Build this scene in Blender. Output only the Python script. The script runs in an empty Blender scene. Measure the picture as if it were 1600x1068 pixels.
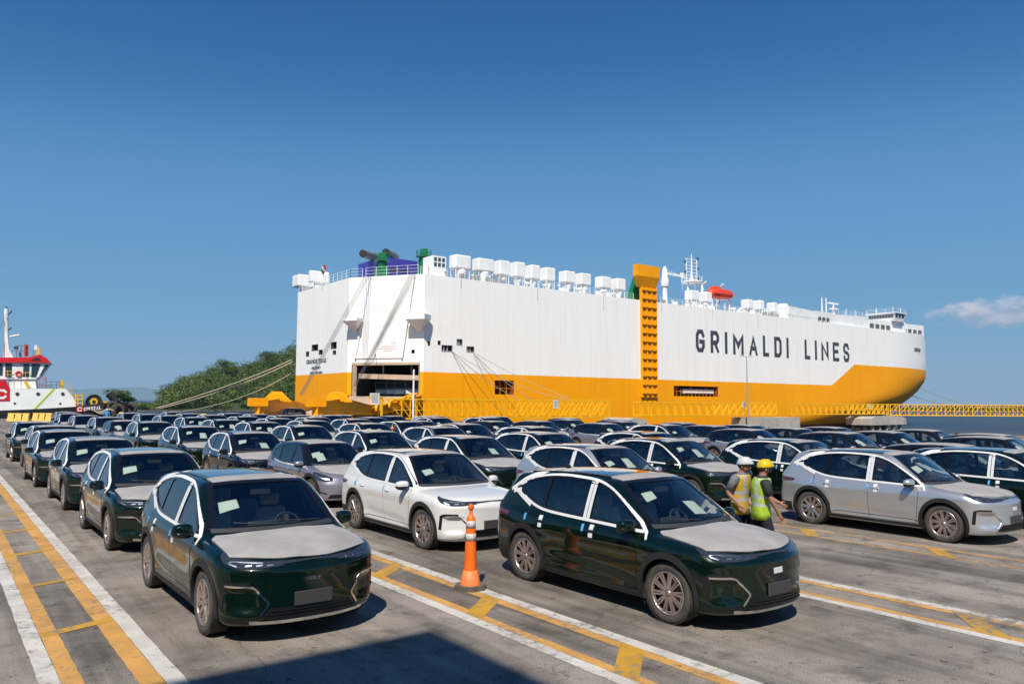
import bpy, bmesh, math, random
import numpy as np
from mathutils import Vector, Matrix, Euler, noise as mnoise
from mathutils.bvhtree import BVHTree
random.seed(7)
R = math.radians
SC = bpy.context.scene
COL = SC.collection

# ------------------------------------------------------------ camera
CAM_H = 2.6
F_PX = 1200.0
PITCH = math.atan(94.1 / F_PX)
YAW = math.atan(908 * math.cos(PITCH) / F_PX)
ROLL = -0.0061
cy_, sy_ = math.cos(YAW), math.sin(YAW)
cp_, sp_ = math.cos(PITCH), math.sin(PITCH)
cr_, sr_ = math.cos(ROLL), math.sin(ROLL)

def ray(px, py):
    """direction in the place for a point of the 1600 px wide photograph"""
    a = (px - 800) / F_PX
    b = -(py - 534) / F_PX
    a, b = a * cr_ + b * sr_, -a * sr_ + b * cr_
    f = cp_ - b * sp_
    u = sp_ + b * cp_
    return Vector((a * cy_ + f * sy_, -a * sy_ + f * cy_, u))
def at_z(px, py, z=0.0):
    d = ray(px, py); t = (z - CAM_H) / d.z
    return Vector((d.x * t, d.y * t, z))
def at_y(px, py, y):
    d = ray(px, py); t = y / d.y
    return Vector((d.x * t, y, CAM_H + d.z * t))
def at_x(px, py, x):
    d = ray(px, py); t = x / d.x
    return Vector((x, d.y * t, CAM_H + d.z * t))
def at_d(px, py, dist):
    d = ray(px, py); k = dist / math.hypot(d.x, d.y)
    return Vector((d.x * k, d.y * k, CAM_H + d.z * k))

cam_data = bpy.data.cameras.new('camera')
cam = bpy.data.objects.new('camera', cam_data)
COL.objects.link(cam)
SC.camera = cam
cam_data.sensor_width = 36
cam_data.lens = 36 * F_PX / 1600
cam_data.clip_start = 0.1
cam_data.clip_end = 60000
fw = ray(800, 534).normalized()
rx = (ray(801, 534) - ray(800, 534)).normalized()
up = rx.cross(fw)
m = Matrix.Identity(4)
for i in range(3):
    m[i][0] = rx[i]; m[i][1] = up[i]; m[i][2] = -fw[i]
m[2][3] = CAM_H
cam.matrix_world = m

# ------------------------------------------------------------ sky and sun
SUN_DIR = Vector((-0.58, -0.56, 1.0)).normalized()     # towards the sun
elev = math.asin(SUN_DIR.z)
azim = math.atan2(SUN_DIR.x, SUN_DIR.y)
world = bpy.data.worlds.new('World')
SC.world = world
world.use_nodes = True
wn = world.node_tree.nodes; wl = world.node_tree.links
wn.clear()
w_out = wn.new('ShaderNodeOutputWorld')
w_bg = wn.new('ShaderNodeBackground')
w_sky = wn.new('ShaderNodeTexSky')
w_sky.sky_type = 'NISHITA'
w_sky.sun_disc = False
w_sky.sun_elevation = elev
w_sky.sun_rotation = azim
w_sky.altitude = 0
w_sky.air_density = 0.7
w_sky.dust_density = 0.0
w_sky.ozone_density = 6.0
w_bg.inputs[1].default_value = 0.069
# the camera's rendering of the blue: one tone curve for the whole sky
def w_scale(sock, k):
    n = wn.new('ShaderNodeVectorMath'); n.operation = 'SCALE'
    wl.new(sock, n.inputs[0]); n.inputs['Scale'].default_value = k
    return n.outputs[0]
w_cur = wn.new('ShaderNodeRGBCurve')
for ch, pts in enumerate(([(0, 0.0), (0.056, 0.022), (0.10, 0.104), (0.239, 0.172), (0.468, 0.262), (1, 0.55)],
                          [(0, 0.0), (0.109, 0.122), (0.191, 0.285), (0.423, 0.378), (0.672, 0.425), (1, 0.60)],
                          [(0, 0.0), (0.238, 0.36), (0.392, 0.555), (0.687, 0.600), (0.791, 0.59), (1, 0.62)])):
    c = w_cur.mapping.curves[ch]
    c.points[0].location = pts[0]; c.points[1].location = pts[-1]
    for p in pts[1:-1]: c.points.new(*p)
w_cur.mapping.update()
wl.new(w_scale(w_sky.outputs[0], 0.085), w_cur.inputs['Color'])
# one small fair-weather cloud low on the right
cdir = ray(1562, 490).normalized()
c_r = cdir.cross(Vector((0, 0, 1))).normalized(); c_u = c_r.cross(cdir)
w_tc = wn.new('ShaderNodeTexCoord')
def w_dot(v):
    n = wn.new('ShaderNodeVectorMath'); n.operation = 'DOT_PRODUCT'
    wl.new(w_tc.outputs['Generated'], n.inputs[0]); n.inputs[1].default_value = v
    return n.outputs['Value']
def w_m(op, a, b=None, c=None, clamp=False):
    n = wn.new('ShaderNodeMath'); n.operation = op; n.use_clamp = clamp
    for i, v in enumerate((a, b, c)):
        if v is None: continue
        if isinstance(v, (int, float)): n.inputs[i].default_value = v
        else: wl.new(v, n.inputs[i])
    return n.outputs[0]
cx_, cz_, cf_ = w_dot(c_r), w_dot(c_u), w_dot(cdir)
w_cmb = wn.new('ShaderNodeCombineXYZ'); wl.new(cx_, w_cmb.inputs[0]); wl.new(w_m('MULTIPLY', cz_, 1.9), w_cmb.inputs[1])
w_nz = wn.new('ShaderNodeTexNoise'); w_nz.inputs['Scale'].default_value = 34; w_nz.inputs['Detail'].default_value = 7; w_nz.inputs['Roughness'].default_value = 0.55
wl.new(w_cmb.outputs[0], w_nz.inputs['Vector'])
ex = w_m('POWER', w_m('ABSOLUTE', w_m('DIVIDE', cx_, 0.064)), 2.4)
ez = w_m('POWER', w_m('ABSOLUTE', w_m('DIVIDE', w_m('ADD', cz_, -0.001), 0.018)), 2.0)
dens = w_m('ADD', w_m('SUBTRACT', 1.05, w_m('ADD', ex, ez)), w_m('MULTIPLY', w_m('SUBTRACT', w_nz.outputs[0], 0.5), 4.2))
mask = w_m('MULTIPLY', w_m('MULTIPLY', w_m('SMOOTH_MIN', w_m('MULTIPLY', w_m('MAXIMUM', dens, 0.0), 0.95), 1.0, 0.35), 0.80), w_m('GREATER_THAN', cf_, 0.5), clamp=True)
lit = w_m('MULTIPLY_ADD', cz_, 26.0, w_m('MULTIPLY_ADD', w_nz.outputs[0], 2.2, -0.65), clamp=True)
w_cc = wn.new('ShaderNodeMix'); w_cc.data_type = 'RGBA'
w_cc.inputs[6].default_value = (0.34, 0.38, 0.49, 1); w_cc.inputs[7].default_value = (0.72, 0.70, 0.74, 1)
wl.new(lit, w_cc.inputs['Factor'])
w_mx = wn.new('ShaderNodeMix'); w_mx.data_type = 'RGBA'
wl.new(mask, w_mx.inputs['Factor']); wl.new(w_cur.outputs[0], w_mx.inputs[6]); wl.new(w_cc.outputs[2], w_mx.inputs[7])
wl.new(w_scale(w_mx.outputs[2], 1 / 0.085), w_bg.inputs[0])
wl.new(w_bg.outputs[0], w_out.inputs[0])

sun_data = bpy.data.lights.new('sun', 'SUN')
sun_data.energy = 5.0
sun_data.angle = R(0.5)
sun_data.color = (1.0, 0.93, 0.82)
sun = bpy.data.objects.new('sun', sun_data)
COL.objects.link(sun)
sun.rotation_euler = SUN_DIR.to_track_quat('Z', 'Y').to_euler()
sun.location = (0, 0, 60)

SC.view_settings.view_transform = 'Standard'
SC.view_settings.look = 'None'
SC.view_settings.exposure = 0.30
SC.view_settings.gamma = 1.0
SC.view_settings.use_curve_mapping = False
SC.render.engine = 'CYCLES'
SC.cycles.max_bounces = 6
SC.cycles.diffuse_bounces = 2
SC.cycles.glossy_bounces = 3
SC.cycles.transparent_max_bounces = 12
SC.cycles.transmission_bounces = 3

# ------------------------------------------------------------ materials
MATS = {}
def nmat(name):
    mt = bpy.data.materials.new(name)
    mt.use_nodes = True
    nt = mt.node_tree
    b = nt.nodes['Principled BSDF']
    MATS[name] = mt
    return mt, nt, b
def node(nt, typ, **kw):
    n = nt.nodes.new(typ)
    for k, v in kw.items():
        if k.startswith('i_'):
            key = k[2:]
            key = int(key) if key.isdigit() else key
            n.inputs[key].default_value = v
        else:
            setattr(n, k, v)
    return n
def ramp(nt, fac, stops, interp='LINEAR'):
    n = nt.nodes.new('ShaderNodeValToRGB')
    cr = n.color_ramp; cr.interpolation = interp
    while len(cr.elements) < len(stops): cr.elements.new(0.5)
    for e, (p, c) in zip(cr.elements, stops):
        e.position = p
        e.color = (c, c, c, 1) if isinstance(c, (int, float)) else (*c, 1)
    nt.links.new(fac, n.inputs[0])
    return n
def mix(nt, fac, a, b, mode='MIX'):
    n = nt.nodes.new('ShaderNodeMix'); n.data_type = 'RGBA'; n.blend_type = mode
    for k, s, v in ((0, n.inputs[0], fac), (1, n.inputs[6], a), (1, n.inputs[7], b)):
        if hasattr(v, 'is_linked') or hasattr(v, 'links'): nt.links.new(v, s)
        elif isinstance(v, (int, float)): s.default_value = (v, v, v, 1) if k else v
        else: s.default_value = (*v, 1)
    return n.outputs[2]
def mth(nt, op, a, b=None, c=None, clamp=False):
    n = nt.nodes.new('ShaderNodeMath'); n.operation = op; n.use_clamp = clamp
    for i, v in enumerate((a, b, c)):
        if v is None: continue
        if isinstance(v, (int, float)): n.inputs[i].default_value = v
        else: nt.links.new(v, n.inputs[i])
    return n.outputs[0]
def simple(name, col, rough=0.5, metal=0.0, vary=0.0, scale=3.0, bump=0.0, bscale=40, coat=0.0, spec=0.5, space='Object'):
    mt, nt, b = nmat(name)
    b.inputs['Base Color'].default_value = (*col, 1)
    b.inputs['Roughness'].default_value = rough
    b.inputs['Metallic'].default_value = metal
    b.inputs['Specular IOR Level'].default_value = spec
    if coat:
        b.inputs['Coat Weight'].default_value = coat
        b.inputs['Coat Roughness'].default_value = 0.03
    if vary or bump:
        tc = nt.nodes.new('ShaderNodeTexCoord')
        if vary:
            nz = node(nt, 'ShaderNodeTexNoise', i_Scale=scale, i_Detail=6.0, i_Roughness=0.6)
            nt.links.new(tc.outputs[space], nz.inputs['Vector'])
            lo = tuple(max(0, c * (1 - vary)) for c in col); hi = tuple(min(1, c * (1 + vary)) for c in col)
            rp = ramp(nt, nz.outputs[0], [(0.3, lo), (0.7, hi)])
            nt.links.new(rp.outputs[0], b.inputs['Base Color'])
        if bump:
            nb = node(nt, 'ShaderNodeTexNoise', i_Scale=bscale, i_Detail=5.0)
            nt.links.new(tc.outputs[space], nb.inputs['Vector'])
            bp = node(nt, 'ShaderNodeBump', i_Strength=bump, i_Distance=0.02)
            nt.links.new(nb.outputs[0], bp.inputs['Height'])
            nt.links.new(bp.outputs[0], b.inputs['Normal'])
    return mt
def glass_mat(name, tint, gloss_col=(1, 1, 1), base=0.04, rough=0.0, fk=1.1):
    mt = bpy.data.materials.new(name); mt.use_nodes = True
    nt = mt.node_tree; nt.nodes.clear()
    o = nt.nodes.new('ShaderNodeOutputMaterial')
    tr = node(nt, 'ShaderNodeBsdfTransparent'); tr.inputs[0].default_value = (*tint, 1)
    gl = node(nt, 'ShaderNodeBsdfGlossy'); gl.inputs[0].default_value = (*gloss_col, 1); gl.inputs['Roughness'].default_value = rough
    fr = node(nt, 'ShaderNodeFresnel', i_IOR=1.52)
    k = mth(nt, 'MULTIPLY_ADD', fr.outputs[0], fk, base, clamp=True)
    mx = nt.nodes.new('ShaderNodeMixShader')
    nt.links.new(k, mx.inputs[0]); nt.links.new(tr.outputs[0], mx.inputs[1]); nt.links.new(gl.outputs[0], mx.inputs[2])
    nt.links.new(mx.outputs[0], o.inputs[0])
    MATS[name] = mt
    return mt
def paint(name, col, metal=0.0, rough=0.35, flake=0.0):
    mt, nt, b = nmat(name)
    b.inputs['Base Color'].default_value = (*col, 1)
    b.inputs['Metallic'].default_value = metal
    b.inputs['Roughness'].default_value = rough
    b.inputs['Coat Weight'].default_value = 1.0
    if max(col) < 0.1: b.inputs['Specular IOR Level'].default_value = 0.06
    b.inputs['Coat Roughness'].default_value = 0.015
    tc = nt.nodes.new('ShaderNodeTexCoord')
    # dust film: light, matte and uneven, strongest low on the body
    nz = node(nt, 'ShaderNodeTexNoise', i_Scale=2.2, i_Detail=8.0, i_Roughness=0.65)
    nt.links.new(tc.outputs['Object'], nz.inputs['Vector'])
    rp = ramp(nt, nz.outputs[0], [(0.50, 0.0), (0.9, 0.018)])
    cm = mix(nt, rp.outputs[0], col, (0.30, 0.26, 0.21))
    nt.links.new(cm, b.inputs['Base Color'])
    rr = ramp(nt, nz.outputs[0], [(0.35, 0.003), (0.8, 0.03)])
    nt.links.new(rr.outputs[0], b.inputs['Coat Roughness'])
    return mt

# ------------------------------------------------------------ object helpers
def link(o, parent=None, label=None, cat=None, group=None, kind=None):
    COL.objects.link(o)
    if parent is not None: o.parent = parent
    if label: o['label'] = label
    if cat: o['category'] = cat
    if group: o['group'] = group
    if kind: o['kind'] = kind
    return o
def empty(name, loc=(0, 0, 0), rz=0, **kw):
    o = bpy.data.objects.new(name, None)
    o.empty_display_size = 0.3
    o.location = loc; o.rotation_euler = (0, 0, rz)
    return link(o, **kw)
class MB:
    def __init__(s): s.v = []; s.f = []; s.mi = []; s.sm = []
    def add(s, vs, fs, mi=0, smooth=False):
        b = len(s.v); s.v += [tuple(v) for v in vs]
        for f in fs: s.f.append(tuple(b + i for i in f)); s.mi.append(mi); s.sm.append(smooth)
    def box(s, c, d, rot=None, mi=0, taper=1.0):
        hx, hy, hz = d[0] / 2, d[1] / 2, d[2] / 2
        vs = []
        for z, k in ((-hz, 1.0), (hz, taper)):
            for x, y in ((-hx, -hy), (hx, -hy), (hx, hy), (-hx, hy)):
                p = Vector((x * k, y * k, z))
                if rot is not None: p = rot @ p
                vs.append(p + Vector(c))
        s.add(vs, [(3, 2, 1, 0), (4, 5, 6, 7), (0, 1, 5, 4), (1, 2, 6, 5), (2, 3, 7, 6), (3, 0, 4, 7)], mi)
    def beam(s, a, b, w, h=None, mi=0):
        a = Vector(a); b = Vector(b); d = b - a; L = d.length
        if L < 1e-6: return
        h = h or w
        q = d.to_track_quat('X', 'Z').to_matrix()
        s.box((a + b) / 2, (L, w, h), q, mi)
    def cyl(s, a, b, r1, r2=None, n=12, mi=0, caps=True, smooth=True):
        a = Vector(a); b = Vector(b); r2 = r1 if r2 is None else r2
        q = (b - a).to_track_quat('Z', 'Y').to_matrix()
        vs = []
        for c, r in ((a, r1), (b, r2)):
            for i in range(n):
                t = 2 * math.pi * i / n
                vs.append(c + q @ Vector((r * math.cos(t), r * math.sin(t), 0)))
        s.add(vs, [(i, (i + 1) % n, n + (i + 1) % n, n + i) for i in range(n)], mi, smooth)
        if caps:
            s.add(vs[:n], [tuple(range(n))[::-1]], mi); s.add(vs[n:], [tuple(range(n))], mi)
    def lathe(s, prof, c=(0, 0, 0), n=24, mi=0, axis='Z', smooth=True):
        vs = []; c = Vector(c)
        for r, h in prof:
            for i in range(n):
                t = 2 * math.pi * i / n
                p = (r * math.cos(t), r * math.sin(t), h)
                if axis == 'Y': p = (p[0], p[2], p[1])
                if axis == 'X': p = (p[2], p[0], p[1])
                vs.append(Vector(p) + c)
        fs = []
        for k in range(len(prof) - 1):
            for i in range(n):
                j = (i + 1) % n
                fs.append((k * n + i, k * n + j, (k + 1) * n + j, (k + 1) * n + i))
        s.add(vs, fs, mi, smooth)
    def tube(s, pts, r, n=6, mi=0):
        pts = [Vector(p) for p in pts]
        for a, b in zip(pts, pts[1:]): s.cyl(a, b, r, r, n, mi, caps=False)
    def prism(s, poly, z0, z1, mi=0, top=True):
        n = len(poly)
        vs = [(p[0], p[1], z0) for p in poly] + [(p[0], p[1], z1) for p in poly]
        fs = [(i, (i + 1) % n, n + (i + 1) % n, n + i) for i in range(n)]
        if top: fs += [tuple(range(n))[::-1], tuple(range(n, 2 * n))]
        s.add(vs, fs, mi)
    def mesh(s, name, mats):
        me = bpy.data.meshes.new(name)
        me.from_pydata(s.v, [], s.f)
        if not isinstance(mats, (list, tuple)): mats = [mats]
        for m_ in mats: me.materials.append(m_)
        me.polygons.foreach_set('material_index', s.mi)
        me.polygons.foreach_set('use_smooth', s.sm)
        me.update()
        return me
    def build(s, name, mats, parent=None, loc=(0, 0, 0), rot=(0, 0, 0), **kw):
        o = bpy.data.objects.new(name, s.mesh(name, mats))
        o.location = loc; o.rotation_euler = rot
        return link(o, parent, **kw)
def ico(r, sub=2):
    bm = bmesh.new(); bmesh.ops.create_icosphere(bm, subdivisions=sub, radius=r)
    v = [tuple(x.co) for x in bm.verts]; f = [tuple(q.index for q in p.verts) for p in bm.faces]
    bm.free(); return v, f
def bevel_mesh(me, w=0.01, seg=2, angle=0.5):
    bm = bmesh.new(); bm.from_mesh(me)
    es = [e for e in bm.edges if len(e.link_faces) == 2 and e.calc_face_angle(0) > angle]
    bmesh.ops.bevel(bm, geom=es, offset=w, segments=seg, affect='EDGES', profile=0.5, clamp_overlap=True)
    bm.to_mesh(me); bm.free()
def share(src, name, parent, loc=None, rot=None, scale=None):
    """another piece using the same mesh data"""
    o = bpy.data.objects.new(name, src.data if hasattr(src, 'data') else src)
    if loc is not None: o.location = loc
    if rot is not None: o.rotation_euler = rot
    if scale is not None: o.scale = scale
    return link(o, parent)
def text_mesh(txt, size, bold=0.0, sx=1.0, extrude=0.0, spacing=1.0):
    cu = bpy.data.curves.new('lettering', 'FONT')
    cu.body = txt; cu.size = size; cu.offset = bold; cu.extrude = extrude
    cu.space_character = spacing; cu.align_x = 'CENTER'; cu.align_y = 'CENTER'
    cu.resolution_u = 3
    o = bpy.data.objects.new('lettering', cu); COL.objects.link(o)
    dg = bpy.context.evaluated_depsgraph_get(); dg.update()
    me = bpy.data.meshes.new_from_object(o.evaluated_get(dg))
    bpy.data.objects.remove(o); bpy.data.curves.remove(cu)
    for v in me.vertices: v.co.x *= sx
    return me
M = {}
M['green'] = paint('dark_green_paint', (0.0014, 0.008, 0.0047), 0.12, 0.25)
M['navy'] = paint('blue_black_paint', (0.005, 0.006, 0.012), 0.12, 0.28)
M['white'] = paint('white_paint', (0.60, 0.60, 0.59), 0.0, 0.4)
M['silver'] = paint('silver_paint', (0.55, 0.56, 0.58), 0.7, 0.33)
M['mauve'] = paint('mauve_grey_paint', (0.30, 0.28, 0.33), 0.6, 0.33)
M['slate'] = paint('slate_blue_paint', (0.16, 0.18, 0.24), 0.55, 0.33)
M['plum'] = paint('dark_plum_grey_paint', (0.075, 0.068, 0.08), 0.5, 0.33)
M['black_paint'] = paint('gloss_black_trim', (0.006, 0.006, 0.007), 0, 0.25)
M['clad'] = simple('black_plastic_cladding', (0.020, 0.020, 0.021), 0.6, spec=0.3, vary=0.2, bump=0.1, bscale=200)
M['under'] = simple('wheel_well_black', (0.008, 0.008, 0.008), 0.9)
M['rubber'] = simple('tyre_rubber', (0.055, 0.049, 0.043), 0.85, vary=0.35, scale=9, bump=0.3, bscale=60)
M['rim'] = simple('machined_alloy', (0.50, 0.44, 0.41), 0.34, 0.85)
M['rimdark'] = simple('dark_alloy_pocket', (0.20, 0.12, 0.08), 0.45, 0.5, vary=0.5, scale=7)
M['chrome'] = simple('satin_chrome', (0.72, 0.72, 0.72), 0.16, 1.0)
M['tape'] = simple('white_protection_tape', (0.60, 0.61, 0.62), 0.55, vary=0.05, scale=20, bump=0.15, bscale=30)
M['blue_tab'] = simple('blue_tape_tab', (0.10, 0.36, 0.66), 0.5)
M['plate'] = simple('blank_grey_plate', (0.045, 0.043, 0.042), 0.55)
M['grille'] = simple('grille_black', (0.007, 0.007, 0.008), 0.4)
M['glass'] = glass_mat('tinted_car_glass', (0.66, 0.74, 0.74), base=0.05)
M['wglass'] = glass_mat('windscreen_glass', (0.80, 0.86, 0.84), base=0.02, fk=1.4)
M['lamp'] = simple('headlamp_lens', (0.045, 0.05, 0.06), 0.06, 0.4, coat=1)
M['lampglow'] = simple('headlamp_reflector', (0.22, 0.25, 0.32), 0.3, 0.9)
M['tail'] = simple('tail_lamp_lens', (0.10, 0.012, 0.02), 0.08, 0.1, coat=1)
M['seat'] = simple('plastic_wrapped_seat', (0.48, 0.46, 0.42), 0.35, vary=0.25, scale=7, bump=0.5, bscale=12)
M['seatdark'] = simple('dark_trim', (0.03, 0.032, 0.036), 0.6)
M['paper'] = simple('white_paper', (0.44, 0.48, 0.45), 0.7)
M['roofglass'] = simple('panoramic_roof_glass', (0.010, 0.012, 0.016), 0.03, coat=1)

def wrap_material():
    mt, nt, b = nmat('white_nonwoven_wrap')
    tc = nt.nodes.new('ShaderNodeTexCoord')
    nz = node(nt, 'ShaderNodeTexNoise', i_Scale=2.5, i_Detail=5.0)
    nt.links.new(tc.outputs['Object'], nz.inputs[0])
    rp = ramp(nt, nz.outputs[0], [(0.3, (0.25, 0.24, 0.235)), (0.7, (0.33, 0.32, 0.315))])
    nt.links.new(rp.outputs[0], b.inputs['Base Color'])
    b.inputs['Roughness'].default_value = 0.75
    mp = nt.nodes.new('ShaderNodeMapping'); mp.inputs['Scale'].default_value = (1.6, 2.0, 1.0)
    mp.inputs['Rotation'].default_value = (0, 0, 0.5)
    nt.links.new(tc.outputs['Object'], mp.inputs[0])
    n2 = node(nt, 'ShaderNodeTexNoise', i_Scale=1.3, i_Detail=2.0, i_Distortion=0.3)
    nt.links.new(mp.outputs[0], n2.inputs[0])
    n3 = node(nt, 'ShaderNodeTexNoise', i_Scale=90.0, i_Detail=2.0)
    nt.links.new(tc.outputs['Object'], n3.inputs[0])
    hh = mth(nt, 'MULTIPLY_ADD', n3.outputs[0], 0.06, n2.outputs[0])
    bp = node(nt, 'ShaderNodeBump', i_Strength=0.4, i_Distance=0.06)
    nt.links.new(hh, bp.inputs['Height']); nt.links.new(bp.outputs[0], b.inputs['Normal'])
    return mt
M['wrap'] = wrap_material()
# ------------------------------------------------------------ cars
def curve_table(xs, ys, sm=0.12, lo=-3, hi=3):
    X = np.linspace(lo, hi, 1201)
    Y = np.interp(X, xs, ys)
    k = max(3, int(sm / (hi - lo) * 1201)) | 1
    ker = np.ones(k) / k
    for _ in range(2):
        Yp = np.pad(Y, k // 2, mode='edge'); Y = np.convolve(Yp, ker, 'valid')
    return lambda v: np.interp(v, X, Y)
def smax(a, b, k):
    h = np.maximum(k - np.abs(a - b), 0) / k
    return np.maximum(a, b) + h * h * k * 0.25
def smin(a, b, k): return -smax(-a, -b, k)

class CarShape:
    """an implicit car body; local x forward, y left, z up, origin on the ground in the middle of the wheelbase"""
    def __init__(s, P):
        s.P = P
        s.wz = curve_table(*P['wz'], sm=0.05)
        s.wx = curve_table(*P['wx'], sm=0.45)
        s.hood = curve_table(*P['hood'], sm=0.30)
        s.nose = curve_table(*P['nose'], sm=0.035)
        s.tail = curve_table(*P['tail'], sm=0.10)
        s.roof = curve_table(*P['roof'], sm=0.35)
        s.make()
    def f(s, x, y, z):
        P = s.P; ay = np.abs(y)
        w = s.wz(z) + s.wx(x)
        for wx in (P['fw'], -P['rw']):
            w = w + 0.018 * np.exp(-((x - wx) / 0.46) ** 4) * np.exp(-((z - 0.5) / 0.36) ** 4)
        w = w + 0.012 * np.exp(-(np.clip(0.83 - z, -1, 1) / 0.05) ** 2) * np.exp(-((x + 0.1) / 2.0) ** 8)
        mid = np.exp(-((x + 0.05) / 0.85) ** 6)
        w = w - 0.022 * mid * np.exp(-((z - 0.40 - 0.05 * (0.2 - x)) / 0.085) ** 2)
        side = ay - w
        top = z - (s.hood(x) - P['crown'] * (ay / 0.85) ** 2.6)
        top = top * 0.9
        front = x - (P['xf'] + s.nose(z) - P['fcurve'] * (ay / 0.9) ** 2.7)
        if P['xf'] > 2.2:
            front = front + 0.050 * np.exp(-((ay - 0.70) / 0.135) ** 8) * np.exp(-((z - 0.475) / 0.125) ** 8)
        rear = -x - (P['xr'] + s.tail(z) - 0.17 * (ay / 0.9) ** 2.6)
        bot = 0.19 + 0.0 * x - z
        low = smax(smax(side, top, 0.065), smax(front, rear, 0.05), 0.115)
        low = smax(low, bot, 0.07)
        # greenhouse
        gw = P['gw'] - P['tumble'] * (z - 1.0) - 0.10 * np.clip(z - 1.25, 0, 1) ** 1.5 + 0.65 * s.wx(np.clip(x, -3, 0.4))
        gs = (ay - gw) * 0.92
        gt = z - (s.roof(x) - 0.045 * (ay / 0.6) ** 2.2)
        (x0, z0), (x1, z1) = P['ws']
        n = np.array([z0 - z1, x0 - x1]); n = np.array([z1 - z0, x0 - x1]); n = n / np.linalg.norm(n)
        gf = (x - (x0 - 0.17 * (ay / 0.75) ** 2)) * n[0] + (z - z0) * n[1] - 0.018
        (x2, z2), (x3, z3) = P['bl']
        m_ = np.array([-(z3 - z2), -(x2 - x3)]); m_ = m_ / np.linalg.norm(m_)
        if m_[0] > 0: m_ = -m_
        gb = (x - (x2 + 0.10 * (ay / 0.75) ** 2)) * m_[0] + (z - z2) * m_[1]
        gh = smax(smax(gs, gt, 0.06), smax(gf, gb, 0.05), 0.06)
        gh = smax(gh, P['belt'] - z, 0.03)
        return smin(low, gh, 0.035)
    def make(s):
        P = s.P
        xa, xb = -P['xr'] + 0.85, P['xf'] - 0.90
        z0 = 0.62
        NX, NF, NT = 88, 34, 168
        org = []; dr = []
        th = []
        for j in range(NT):
            th.append(2 * math.pi * j / NT + 1e-4)
        rows = []
        for i in range(NF): rows.append((xa, -math.pi / 2 + (math.pi / 2) * (i + 0.5) / NF))
        for i in range(NX + 1): rows.append((xa + (xb - xa) * i / NX, 0.0))
        for i in range(NF): rows.append((xb, (math.pi / 2) * (NF - (NF - 1 - i) - 0.0) / NF * (1 - 0.5 / NF) + 0.0))
        th = np.array(th)
        for (x, ph) in rows:
            for t in th:
                org.append((x, 0, z0)); dr.append((math.sin(ph), math.cos(ph) * math.cos(t), math.cos(ph) * math.sin(t)))
        org = np.array(org); dr = np.array(dr)
        ts = np.linspace(0.05, 2.2, 110)
        lo = np.zeros(len(org)); hi = np.full(len(org), 2.2); done = np.zeros(len(org), bool)
        for a, b in zip(ts[:-1], ts[1:]):
            p = org + dr * b
            v = s.f(p[:, 0], p[:, 1], p[:, 2])
            hit = (~done) & (v > 0)
            lo[hit] = a; hi[hit] = b; done |= hit
        for _ in range(16):
            md = (lo + hi) / 2; p = org + dr * md[:, None]
            v = s.f(p[:, 0], p[:, 1], p[:, 2])
            lo = np.where(v > 0, lo, md); hi = np.where(v > 0, md, hi)
        p = org + dr * ((lo + hi) / 2)[:, None]
        NR = len(rows)
        V = p.tolist(); Fc = []
        for i in range(NR - 1):
            for j in range(NT):
                k = (j + 1) % NT
                Fc.append((i * NT + j, i * NT + k, (i + 1) * NT + k, (i + 1) * NT + j))
        V.append(tuple(p[:NT].mean(0))); V.append(tuple(p[-NT:].mean(0)))
        a, b = len(V) - 2, len(V) - 1
        for j in range(NT):
            k = (j + 1) % NT
            Fc.append((a, k, j)); Fc.append((b, (NR - 1) * NT + j, (NR - 1) * NT + k))
        s.V, s.F = V, Fc
        s.bvh = BVHTree.FromPolygons(V, Fc)
    def cast(s, o, d):
        h = s.bvh.ray_cast(Vector(o), Vector(d).normalized())
        return h
    # mappings: (u, v) -> point, normal
    def side(s, sg):
        def fn(u, v):
            h = s.cast((u, sg * 3, v), (0, -sg, 0))
            return h[0], h[1]
        return fn
    def top(s, u, v):
        h = s.cast((u, v, 4), (0, 0, -1)); return h[0], h[1]
    def front(s, u, v):
        x0 = s.P['xf'] - 1.1
        d = Vector((math.cos(u), math.sin(u), 0)); h = s.cast(Vector((x0, 0, v)) + d * 3, -d); return h[0], h[1]
    def back(s, u, v):
        x0 = -s.P['xr'] + 1.1
        d = Vector((-math.cos(u), math.sin(u), 0)); h = s.cast(Vector((x0, 0, v)) + d * 3, -d); return h[0], h[1]

def resample(pts, n, smooth=False):
    P_ = [Vector((*p, 0)) for p in pts]
    if smooth and len(P_) > 2:
        q = []
        for i in range(len(P_) - 1):
            p0 = P_[max(i - 1, 0)]; p1 = P_[i]; p2 = P_[i + 1]; p3 = P_[min(i + 2, len(P_) - 1)]
            for t in (0, .2, .4, .6, .8):
                q.append(0.5 * ((2 * p1) + (-p0 + p2) * t + (2 * p0 - 5 * p1 + 4 * p2 - p3) * t * t + (-p0 + 3 * p1 - 3 * p2 + p3) * t ** 3))
        q.append(P_[-1]); P_ = q
    L = [0]
    for a, b in zip(P_, P_[1:]): L.append(L[-1] + (b - a).length)
    out = []; k = 0
    for i in range(n):
        d = L[-1] * i / (n - 1)
        while k < len(L) - 2 and L[k + 1] < d: k += 1
        seg = L[k + 1] - L[k]
        t = 0 if seg < 1e-9 else (d - L[k]) / seg
        p = P_[k].lerp(P_[k + 1], min(max(t, 0), 1)); out.append((p.x, p.y))
    return out
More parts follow.
